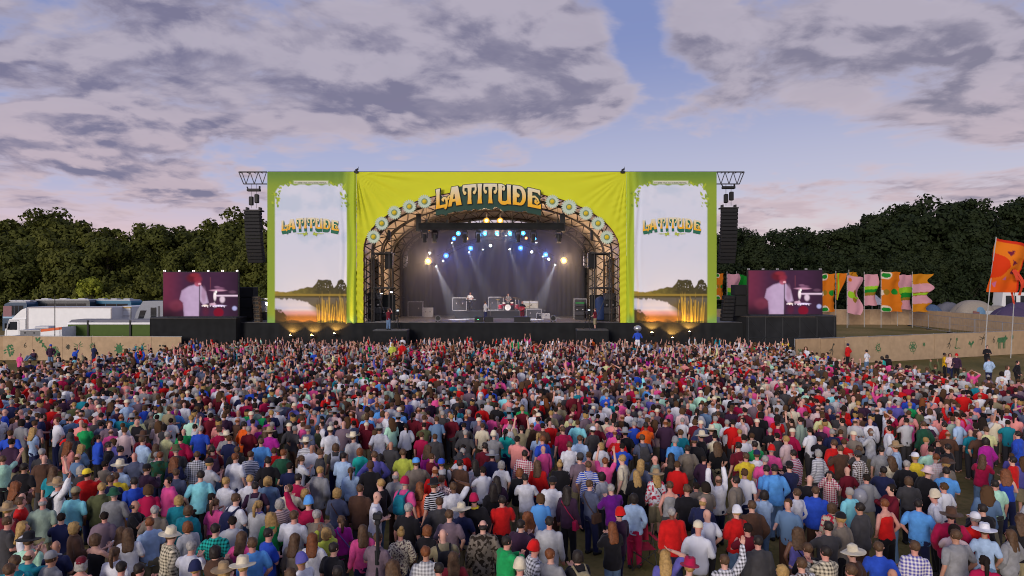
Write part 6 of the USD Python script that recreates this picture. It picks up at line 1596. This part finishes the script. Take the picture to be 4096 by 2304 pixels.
# only the largest are built one by one: dull small ones at the far end of the list go back to the crowd
DULL = {'black', 'navy', 'charcoal', 'plum', 'grey', 'taupe', 'brown', 'mauve', 'slate', 'maroon', 'white', 'lightgrey', 'cream'}
while len(people) > 284:
    people.remove(min((d for d in people if d['tcol'] in DULL and d['hair'][0] != 'H' and not d['extra']), key=lambda d: d['py']))
for d in people: place(d)
# people the list leaves out, wherever it leaves room
AUTO_T = ['black'] * 5 + ['white'] * 4 + ['grey', 'charcoal', 'navy', 'navy', 'maroon', 'brown', 'lightgrey', 'plum', 'crimson', 'slate', 'denim', 'red', 'olive', 'khaki', 'skyblue', 'pink', 'cream', 'sage', 'purple']
ar = random.Random(77); spots_ = [(d['X'], d['Y']) for d in people]
cands = [(ar.uniform(-.78, .78) * Y_, Y_) for Y_ in np.arange(11.2, 22, .05)]
for x, y in cands:
    if len(people) >= 284: break
    px, py = 2048 + F * x / y, HOR + F * 4.76 / y
    if abs(x) > .762 * y or (2240 < px < 2700 and py > 2060) or (1330 < px < 1500 and py > 2080) or y > 22.5: continue
    if min((x - a) ** 2 + (y - b) ** 2 for a, b in spots_) < .52 ** 2: continue
    d = dict(px=px, py=py, hair=ar.choice(('sn', 'sk', 'sn', 'ln', 'bn', 'sd', 'ld', 'sg', '0', 'tn', 'Hcap.black', 'Hbeanie.grey')), top=ar.choice('TTTLLJSO'), tcol=ar.choice(AUTO_T), pattern=None, pose='', legs='trousers', lcol=None, extra=[], w=None, turn=0.0, face=False)
    place(d); d['X'], d['Y'] = x, y; people.append(d); spots_.append((x, y))
for _ in range(14):           # nobody stands inside anybody
    for i, a in enumerate(people):
        for b in people[:i]:
            dx_, dy_ = a['X'] - b['X'], a['Y'] - b['Y']; q = math.hypot(dx_, dy_); need = .25 * (a['bw'] + b['bw'])
            if q < need:
                k = (need - q) / 2 / max(q, .01); a['X'] += dx_ * k; b['X'] -= dx_ * k; a['Y'] += dy_ * k; b['Y'] -= dy_ * k
def colour_word(c): return COLSAY.get(c, c)
def say(d):
    h = d['hair']
    if h[0] == 'H':
        k, c = h[1:].split('.'); hd = f'in {colour_word(c)} {HATSAY[k]}' if k != 'hood' else 'with the hood up'; join = 'and'
    else: hd = 'with ' + ('shaved head' if h[0] == '0' else SAY[h[0]].format(HAIRC[h[1]][0])); join = 'in'
    pat = {'plaid': ' plaid', 'check': ' checked', 'stripe': ' striped', 'floral': ' flowered', 'camo': ' camouflage', 'leopard': ' leopard', 'speck': ' speckled'}.get(d['pattern'], '')
    s = f'person {hd} {join} {colour_word(d["tcol"])}{pat} {TOPS[d["top"]][1]}'
    for e in d['extra']: s += f' and {colour_word(e[2:])} ' + {'p.': 'backpack', 'g.': 'shoulder bag', 'c.': 'scarf'}[e[:2]]
    if d['legs'] == 'shorts' or d['legs'] == 'skirt': s += f' and {colour_word(d["lcol"])} {d["legs"]}'
    elif d['lcol'] in ('crimson', 'grey', 'blue') : s += f' and {colour_word(d["lcol"])} trousers'
    if POSESAY.get(d['pose']) and d['pose'] not in ('fold', 'hip', 'clap', 'cam') : s += ', ' + POSESAY[d['pose']]
    return s.replace(' and black shoulder bag and khaki shorts', ' and khaki shorts')
from collections import Counter
cores = [say(d) for d in people]; n_core = Counter(cores); short = [f"{colour_word(d['tcol'])}{ {'plaid': ' plaid', 'check': ' checked', 'stripe': ' striped', 'floral': ' flowered', 'camo': ' camouflage', 'leopard': ' leopard', 'speck': ' speckled'}.get(d['pattern'], '')} {TOPS[d['top']][1]}" for d in people]
hatshort = [f"{colour_word(d['hair'][1:].split('.')[1])} {HATSAY[d['hair'][1:].split('.')[0]]}" if d['hair'][0] == 'H' and 'hood' not in d['hair'] else None for d in people]
n_short, n_hat = Counter(short), Counter(hatshort); used = set(); labels = []
for i, d in enumerate(people):
    lab = cores[i]
    if n_core[lab] > 1:
        near = sorted((j for j in range(len(people)) if j != i and (n_short[short[j]] == 1 or (hatshort[j] and n_hat[hatshort[j]] == 1))), key=lambda j: (people[j]['X'] - d['X']) ** 2 + (people[j]['Y'] - d['Y']) ** 2)
        for j in near:
            e = people[j]; ddx, ddy = d['X'] - e['X'], d['Y'] - e['Y']
            rel = ('left of' if ddx < 0 else 'right of') if abs(ddx) > abs(ddy) else ('behind' if ddy < 0 else 'in front of')
            c = f"{lab}, {rel} the {hatshort[j] if hatshort[j] and n_hat[hatshort[j]] == 1 else short[j]}"
            if c not in used and len(c.replace('-', ' ').split()) <= 16: lab = c; break
    assert len(lab.replace('-', ' ').split()) <= 16 or print('LONG', lab) is None
    used.add(lab); labels.append(lab)
for i, d in enumerate(people):
    p = thing('person', labels[i], 'person', (d['X'], d['Y'], 0), -d['turn'], 'people standing in the near part of the crowd', d['h'], lean=(pr.uniform(-4, 3), pr.uniform(-3.5, 3.5)))
    fem = d['bw'] < .97
    build_person(p, d['hair'], d['top'], d['tcol'], d['pattern'], d['pose'], d['legs'], d['lcol'], d['extra'], d['bw'], round(max(.9, min(1.2, d['bw'] + (.06 if fem else 0))) * 20) / 20, i * 7 + 3, face=d['face'])

# ---- the musicians and the crew -----------------------------------------------------------------
def figure(label, x, y, z, hair, top, tcol, pose, lcol, turn=0, h=1.0, group=None, legs='trousers', extra=(), pattern=None, w=1.0, seed=1, face=True, st=.03, name='person'):
    p = thing(name, label, 'person', (x, y, z), -turn, group, h)
    build_person(p, hair, top, tcol, pattern, pose, legs, lcol, list(extra), w, 1.0, seed, st=st, face=face); return p
figure('singer in a pale shirt seen from behind at the front of the stage', px6(1163, 60.5), 60.5, DECK, 'sn', 'S', 'lightgrey', 'play', 'navy', turn=60, seed=2)
figure('drummer in a grey t-shirt behind the red drum kit', px6(1360, RY + 1.3), RY + 1.3, RZ - .12, 'sr', 'T', 'grey', 'play', 'black', turn=180, seed=3)
gt = figure('guitarist in dark clothes right of the drum kit', px6(1480, 61), 61, DECK, 'sr', 'T', 'black', 'play', 'maroon', turn=190, seed=4)
figure('keyboard player in a white top at the left of the riser', px6(1033, RY + .9), RY + .9, RZ, 'sr', 'T', 'white', 'play', 'black', turn=180, seed=5)
gu = thing('guitar', 'red guitar held by the guitarist', 'guitar', (px6(1476, 61), 61 - .27, DECK + 1.08), 0)
part('body', gu, upright(unary_union([affinity.scale(Point(-.12, 0).buffer(.2, 10), 1, 1), affinity.scale(Point(.10, .02).buffer(.16, 10), 1, 1)]), 0, .06), RED_SHELL); part('neck', gu, bar((.15, .03, .03), (.75, .03, .28), .025), look('maple', (.35, .2, .08), .5)); part('head', gu, bar((.75, .03, .28), (.92, .03, .35), .04, 4), BLACK)
figure('camera operator in maroon top and jeans on the left platform', px6(330, 56.5), 56.5, LP[1], 'sn', 'T', 'maroon', 'cam', 'denim', turn=25, seed=6)
figure('camera operator in maroon top and pale shorts on the right platform', px6(2105, 56.5), 56.5, RP[1], 'sn', 'T', 'maroon', 'play', 'khaki', turn=-60, seed=7, legs='shorts')
for k, (x, y_, tc, lab) in enumerate(((450, 640, 'white', 'guard in a white shirt facing the crowd by the left camera platform'), (748, 652, 'orange', 'steward in an orange vest facing the crowd, left of the middle'), (1033, 645, 'white', 'guard in a white and orange vest facing the crowd below the keyboards'), (1335, 645, 'white', 'guard in a white top facing the crowd below the drum kit'), (1830, 665, 'orange', 'steward in an orange vest facing the crowd near the right platform'), (2080, 655, 'orange', 'steward in an orange vest under the right camera platform'), (1525, 645, 'pink', 'person with reddened bare shoulders standing high at the front of the crowd'))):
    Y = 55.6; zt_ = z6(0, y_, Y)[1]; figure(lab, px6(x, Y), Y, zt_ - 1.72, 'sk' if k % 2 else 'sn', 'T', tc, 'down' if k != 6 else 'up', 'black', turn=180 if k != 6 else 0, seed=20 + k)
single('pit_step', bx(CX, 55.6, 0, 30, .5, .22, .02), STEEL, 'low grey step of the crowd barrier in front of the black skirt', 'barrier')
# people at the edges of the crowd
def at_px(px, py_head, h=1.0): Y = F * (EYE - 1.635 * h) / (py_head - HOR); return wx(px, Y), Y
for k, (px, py, hair, top, tc, pose, lc, turn, lab) in enumerate((
    (203, 1384, 'Hcap.blue', 'L', 'plum', 'pocket', 'denim', 160, 'person in a blue cap and plum jumper standing against the left fence'),
    (301, 1398, 'sn', 'T', 'blue', 'up+down', 'navy', 20, 'person in a bright blue t-shirt near the left fence'),
    (376, 1384, 'sn', 'T', 'navy', 'down', 'navy', 200, 'person in a navy t-shirt with white print leaning by the left fence'),
    (235, 1418, 'bk', 'L', 'black', 'down', 'olive', 30, 'person with black bob in black top standing on the grass by the left fence'),
    (80, 1418, '0', 'T', 'pink', 'down', 'black', 20, 'bald person in a pink t-shirt at the left end of the crowd'),
    (334, 1450, 'sk', 'T', 'red', 'down', 'charcoal', 10, 'person in a red t-shirt in the sparse left part of the crowd'),
    (396, 1474, 'sk', 'L', 'slate', 'down', 'black', 10, 'person in a grey and white striped jumper in the sparse left crowd'),
    (190, 1452, 'Hcap.white', 'T', 'white', 'down', 'grey', 10, 'person in white cap and white top in the sparse left crowd'),
    (847, 1364, 'Hhood.red', 'O', 'red', 'down', 'red', 0, 'person in a red hooded coat at the left front of the crowd'),
    (762, 1369, 'sn', 'L', 'navy', 'down', 'black', 200, 'person in a navy top facing back at the end of the left fence'),
    (1030, 1365, 'sn', 'T', 'white', 'down', 'black', 0, 'person in a white shirt at the left front of the crowd'),
    (3391, 1381, 'Hbeanie.navy', 'J', 'red', 'pocket', 'black', -30, 'person in a long red jacket standing by the right fence'),
    (3466, 1405, 'sk', 'T', 'white', 'pocket', 'denim', -30, 'person in a white t-shirt standing by the right fence'),
    (3528, 1432, 'bk', 'L', 'turquoise', 'down', 'black', -20, 'person in a turquoise top by the right fence'),
    (3548, 1426, 'bk', 'J', 'black', 'down', 'black', 20, 'person in a black coat next to the turquoise top by the right fence'),
    (3948, 1388, 'sk', 'L', 'black', 'fold', 'black', 190, 'person in black leaning against the right fence below the big flag'),
    (3955, 1436, 'sk', 'S', 'lightblue', 'pocket', 'navy', 10, 'person in a pale blue shirt in front of the person leaning on the right fence'),
    (3778, 1418, 'sk', 'L', 'mustard', 'hold', 'black', 120, 'person in a mustard top in the group by the right fence'),
    (3800, 1420, 'bn', 'L', 'palepink', 'hold', 'navy', 200, 'person in a pale pink top in the group by the right fence'),
    (3826, 1422, 'Hbeanie.red', 'L', 'plum', 'down', 'black', 230, 'person in a red knitted hat in the group by the right fence'),
    (3143, 1373, 'sn', 'T', 'yellow', 'up', 'black', 0, 'person in a bright yellow vest with arms up near the right screen platform'),
    (3128, 1394, '0', 'T', 'skyblue', 'down', 'navy', 0, 'bald person in a sky blue t-shirt near the yellow vest'),
    (4070, 1450, 'sk', 'J', 'black', 'pocket', 'black', 150, 'person in black jacket at the far right edge of the grass'),
    (4030, 1470, 'bn', 'T', 'white', 'down', 'black', 150, 'person in a white t-shirt at the right edge of the grass'))):
    x, y = at_px(px, py); figure(lab, x, y, 0, hair, top, tc, pose, lc, turn=turn, seed=40 + k)
# two riders on shoulders
for px, py, tc, hr, lab in ((1570, 1378, 'lime', 'bd', 'person in a lime green top riding on shoulders at the left front'), (1608, 1374, 'red', 'sn', 'person in a red sweater riding on shoulders at the left front')):
    Y = 47.5; figure(lab, wx(px, Y), Y, wz(py, Y) - 1.64, hr, 'O', tc, 'down', 'black', seed=70 + px, face=False)
# seated pair by the fence: bent at hip and knee
def sitter(label, px, py_seat, tc, turn):
    Y = F * EYE / (py_seat - HOR); t = thing('person', label, 'person', (wx(px, Y), Y, 0), turn)
    rows = [(.06, 0, 0, .17, .14), (.2, 0, .0, .165, .12), (.45, 0, .03, .17, .115), (.58, 0, .04, .15, .09), (.63, 0, .045, .07, .065)]
    core = rings(rows) + rings([(.61, 0, .045, .06, .06), (.74, 0, .06, .052, .055)]) + [MF.hull_points(_ico * (.076, .093, .11) + (0, .075, .83))]
    lg = [limb([((s * .1, .05, .12), .09), ((s * .17, .42, .40), .062), ((s * .12, .70, .08), .045)]) for s in (1, -1)]; ar_ = [limb([((s * .19, .03, .57), .052), ((s * .27, .16, .36), .042), ((s * .15, .38, .38), .03)]) for s in (1, -1)]
    hd = [hand(np.array((s * .15, .38, .38)), np.array((s * .27, .16, .36)), s) for s in (1, -1)]
    ft_ = [MF.hull_points(np.vstack([ball((s * .12, .68, .04), .035), ball((s * .13, .86, .03), .03)])) for s in (1, -1)]
    part('body', t, to_tm(union([smooth(union(core + sum(lg, []) + sum(ar_, []) + ft_))] + hd)), SKIN[0], smooth=True)
    big_ = [(z, a, b, rx + .025, ry + .025) for z, a, b, rx, ry in rows]; part('top', t, to_tm(smooth(union(rings(big_) + sum([limb([((s * .19, .03, .57), .08), ((s * .27, .16, .36), .07), ((s * .17, .34, .375), .055)]) for s in (1, -1)], [])))), cloth(tc), smooth=True)
    part('trousers', t, to_tm(smooth(union(rings([(.03, 0, 0, .185, .16), (.2, 0, 0, .18, .14)]) + sum([limb([((s * .1, .05, .12), .115), ((s * .17, .42, .40), .085), ((s * .12, .70, .08), .065)]) for s in (1, -1)], [])))), cloth('denim'), smooth=True)
    hm = hair_of('short').copy(); part('hair', t, moved(hm, 0, .06, -.805), HAIRM['k'], smooth=True)
sitter('person in a plum top sitting on the grass against the left fence', 136, 1442, 'plum', 160)
sitter('person in a black top sitting on the grass beside the blue cap', 184, 1440, 'black', 110)
# dummy with a silver balloon head, carried above the crowd on a stick
Y = 52.0; dm = thing('dummy', 'dummy with silver balloon head, blue shirt and white shorts held above the crowd', 'dummy', (px6(2470, Y), Y, 0)); zt_ = z6(0, 535, Y)[1]
part('balloon', dm, ellip(0, 0, zt_ - .28, .30, .26, .24), look('silver_foil', (.55, .55, .56), .3, .05, 3, .8), smooth=True); part('stick', dm, bar((0, 0, .9), (0, 0, zt_ - .5), .025), STEEL)
part('shirt', dm, to_tm(smooth(union(rings([(zt_ - 1.15, 0, 0, .19, .12), (zt_ - .72, 0, 0, .22, .13), (zt_ - .6, 0, 0, .12, .09)]) + sum([limb([((s * .2, 0, zt_ - .70), .07), ((s * .34, 0, zt_ - .98), .06)]) for s in (1, -1)], [])))), cloth('blue'), smooth=True)
part('shorts', dm, to_tm(smooth(union(rings([(zt_ - 1.34, 0, 0, .2, .13), (zt_ - 1.13, 0, 0, .19, .12)]) + sum([limb([((s * .09, 0, zt_ - 1.28), .10), ((s * .11, 0, zt_ - 1.62), .085)]) for s in (1, -1)], [])))), cloth('white'), smooth=True)
for s in (1, -1): part('leg', dm, cat(bar((s * .11, 0, zt_ - 1.6), (s * .10, 0, zt_ - 2.0), .05)), SKIN[0])
# things among the near people
def near_xy(zx, zy, off, z): py = 1700 + zy / 2.342; Y = F * (EYE - z) / (py - HOR); return wx(off + zx / 2.342, Y), Y
x, y = near_xy(1320, 1290, 2000, .05)
ch_ = thing('folding_chair', 'red folding camp chair standing empty in the near crowd', 'chair', (x, y, 0), 10)
RC = look('red_canvas', (.36, .015, .04), .85, .15, 8)
part('seat', ch_, sheet(8, 6, lambda u, v: xyz(-.27 + .54 * u, -.25 + .5 * v, .42 - .05 * np.sin(u * np.pi) * np.sin(v * np.pi))), RC, smooth=True); part('backrest', ch_, sheet(8, 6, lambda u, v: xyz(-.29 + .58 * u, .26 + .08 * v + .04 * np.sin(u * np.pi), .45 + .48 * v)), RC, smooth=True)
for s in (-1, 1): part('armrest', ch_, bx(s * .30, .0, .62, .08, .5, .03, .01), RC)
for s in (-1, 1):
    for q in (-1, 1): part('leg', ch_, cat(bar((s * .29, q * .27, 0), (s * .29, q * -.24 * .2, .62 if q < 0 else .93), .013)), DARK_STEEL)
part('cross_brace', ch_, cat(bar((-.28, -.26, .03), (.28, -.26, .42), .011), bar((.28, -.26, .03), (-.28, -.26, .42), .011)), DARK_STEEL)
x, y = near_xy(1195, 800, 1000, 1.75)
y = 12.6; x = wx(1000 + 1195 / 2.342, y)
tp = thing('tripod', 'tall black camera tripod raised among the people in the near crowd', 'tripod', (x, y, 0))
part('column', tp, cat(bar((0, 0, .9), (0, 0, 1.95), .035, 8), bar((0, 0, 1.2), (0, 0, 1.45), .055, 8)), BLACK)
for a in (.4, 2.5, 4.6): part('leg', tp, cat(bar((0, 0, 1.25), (.36 * math.cos(a), .36 * math.sin(a), 0), .02)), BLACK)
part('head', tp, cat(bx(0, 0, 1.93, .10, .10, .10, .02), bar((0, 0, 1.95), (.1, -.22, 1.85), .012)), BLACK); part('camera', tp, cat(bx(0, 0, 2.03, .17, .11, .12, .02), bar((0, .05, 2.09), (0, .17, 2.09), .045, 10)), BLACK)
x, y = near_xy(1038, 672, 2996, 1.3)
single('balloon', ellip(x, y, 1.3, .17, .17, .2), look('grey_balloon', (.30, .30, .33), .3, .05, 2), 'grey balloon floating among the near people on the right', 'balloon', smooth=True)

# ---- the rest of the crowd, too many to count --------------------------------------------------
CROWD_DYES = ['black', 'black', 'black', 'black', 'navy', 'navy', 'charcoal', 'charcoal', 'plum', 'white', 'white', 'white', 'white', 'lightgrey', 'lightgrey', 'grey', 'grey', 'cream', 'maroon', 'maroon', 'crimson', 'red', 'red', 'brown', 'brown', 'mauve', 'mauve', 'palepink', 'palepink', 'salmon', 'taupe', 'khaki', 'denim', 'skyblue', 'lightblue', 'blue', 'teal', 'aqua', 'sage', 'green', 'olive', 'paleyellow', 'pink', 'magenta', 'violet', 'slate', 'slate', 'mint', 'black', 'charcoal', 'plum', 'brown', 'mauve', 'taupe', 'grey', 'maroon', 'white', 'lightgrey', 'black', 'navy', 'charcoal', 'denim', 'palepink', 'plum', 'red', 'crimson', 'maroon', 'maroon', 'salmon', 'palepink', 'crimson', 'mauve', 'brown', 'pink', 'white', 'white', 'white', 'red', 'salmon', 'white']
dr = random.Random(3); dr.shuffle(CROWD_DYES)
n_ = len(CROWD_DYES); ramp = [(i / n_ + .0001, COL[c]) for i, c in enumerate(CROWD_DYES)]
CG = Graph(); rnd = CG.add('object_info', 'random'); dye = CG.add('rgb_ramp', 'color', ramp=ramp, interpolate=False, fac=rnd)
own = CG.add('attribute', 'color', attribute='tint'); isd = CG.add('attribute', 'fac', attribute='dye'); cb = CG.mix(isd, own, dye)
cs_ = CG.add('principled_bsdf', 'BSDF', base_color=cb, roughness=.85, specular_ior_level=.12)
CROWD_LOOK = usdkit.material(stage, '/World/Looks/crowd_clothes', CG.n, CG.l, surface=cs_)
crowd = UsdGeom.PointInstancer.Define(stage, '/World/crowd')
tag(crowd, 'dense festival crowd filling the field up to the stage', 'crowd', kind='stuff')
protos, raised, calm = [], [], []
cr = random.Random(9)
for k in range(40):
    up_ = k >= 26; pose = cr.choice(('up', 'up', 'up+down', 'wave+down', 'clap', 'head')) if up_ else cr.choice(('down', 'fold', 'pocket', 'hold+down', 'clap', 'pocket+down'))
    w = cr.choice((.88, .92, 1.0, 1.04, 1.08)); female = w < 1; tk = cr.choice(('tee', 'tee', 'tee', 'long', 'hoodie', 'jacket', 'tank' if female else 'shirt'))
    hair = cr.choice(('short', 'bob', 'long', 'wavy', 'tail') if female else ('short', 'short', 'short', 'fringe', None)); hat = cr.choice((None,) * 30 + ('brim', 'cap', 'beanie', 'sunhat')) if k not in (3, 11) else ('brim', 'cap')[k == 3]
    skin_c = np.array(cr.choice(((.60, .33, .25), (.60, .28, .22), (.46, .23, .16), (.58, .31, .24)))); hc = HAIRC[cr.choice('kknnnndrg')][1]
    pieces = [(variant(pose, w, 1.0, .03, up_), skin_c, 0), (top_of(tk, pose, w, 1.0), (.3, .3, .3), 1), (bottom_of(cr.choice(('trousers', 'trousers', 'shorts', 'skirt' if female else 'trousers')), 1.0), COL[cr.choice(('navy', 'denim', 'black', 'charcoal', 'khaki', 'brown'))], 0)]
    if hair: pieces.append((hair_of(hair), hc, 0))
    if hat: pieces.append((hat_of(hat), COL[cr.choice(('cream', 'white', 'tan', 'black', 'charcoal', 'grey', 'navy', 'cream'))], 0))
    root = UsdGeom.Xform.Define(stage, f'/World/crowd/kind_{k:03d}'); protos.append(root.GetPath())
    vs = trimesh.util.concatenate([p[0] for p in pieces]); me = usdkit.mesh(stage, f'/World/crowd/kind_{k:03d}/figure', vs, CROWD_LOOK, smooth=True)
    tint = np.vstack([np.tile(np.array([c], float), (len(p.vertices), 1)) for p, c, _ in pieces]); dy_ = np.concatenate([np.full(len(p.vertices), float(q)) for p, _, q in pieces])
    pv = UsdGeom.PrimvarsAPI(me); pv.CreatePrimvar('tint', Sdf.ValueTypeNames.Color3fArray, 'vertex').Set(Vt.Vec3fArray.FromNumpy(tint.astype(np.float32))); pv.CreatePrimvar('dye', Sdf.ValueTypeNames.FloatArray, 'vertex').Set(Vt.FloatArray.FromNumpy(dy_.astype(np.float32)))
    (raised if up_ else calm).append(k)
pos, ori, sca, idx = [], [], [], []
taken = [(d['X'], d['Y']) for d in people]; cell = {}
for a in taken: cell.setdefault((int(a[0] // 1), int(a[1] // 1)), []).append(a)
def free(x, y, q):
    return all((x - a) ** 2 + (y - b) ** 2 > q * q for i in (-1, 0, 1) for j in (-1, 0, 1) for a, b in cell.get((int(x // 1) + i, int(y // 1) + j), ()))
def limit(px): return float(np.interp(px, [-100, 0, 120, 300, 450, 640, 760, 1000, 2950, 3120, 3230, 3330, 3480, 3620, 3760, 3950, 4096, 4300], [41.5, 42, 41.5, 44, 47.5, 51.5, 54, 55, 55, 53, 49.5, 46, 42.5, 41, 39, 36, 34.5, 33]))
cr = np.random.RandomState(4); Y = 11.0
step = .55
while Y < 55.2:
    for x in np.arange(-.82 * Y, .82 * Y, step):
        xx, yy = x + cr.uniform(-.27, .27), Y + cr.uniform(-.26, .26); px = 2048 + F * xx / yy; lim = limit(px)
        py = HOR + F * 4.76 / yy
        if yy > lim or (abs(xx) > .80 * yy): continue
        if yy < 22 and ((2240 < px < 2700 and py > 2040) or (1330 < px < 1500 and py > 2080)): continue
        edge = (lim - yy) / 7.0 if (px < 700 or px > 3150) else 1.0
        if cr.rand() > min(1.0, .25 + edge) * (.95 if yy > 23 else .3): continue
        if not free(xx, yy, .42 if yy > 22 else .60): continue
        cell.setdefault((int(xx // 1), int(yy // 1)), []).append((xx, yy))
        up_p = .03 + .5 * smst(yy, 34, 54) * (1 if 700 < px < 3000 else .3)
        k = int(cr.choice(raised)) if cr.rand() < up_p else int(cr.choice(calm)); s = cr.uniform(.92, 1.06) * (.8 if cr.rand() < .02 else 1)
        a = math.radians(cr.normal(0, 26) + math.degrees(math.atan2(xx - CX, 62 - yy)) * -.8) if cr.rand() > .07 else cr.uniform(0, 6.28)
        pos.append(Gf.Vec3f(float(xx), float(yy), 0)); ori.append(Gf.Quath(float(math.cos(a / 2)), 0, 0, float(math.sin(a / 2)))); sca.append(Gf.Vec3f(s, s, s)); idx.append(k)
    Y += step * .86
crowd.CreatePrototypesRel().SetTargets(protos); crowd.CreateProtoIndicesAttr(Vt.IntArray(idx)); crowd.CreatePositionsAttr(Vt.Vec3fArray(pos)); crowd.CreateOrientationsAttr(Vt.QuathArray(ori)); crowd.CreateScalesAttr(Vt.Vec3fArray(sca))
print('crowd', len(pos), 'people', len(people), 'labels', len(set(labels)))
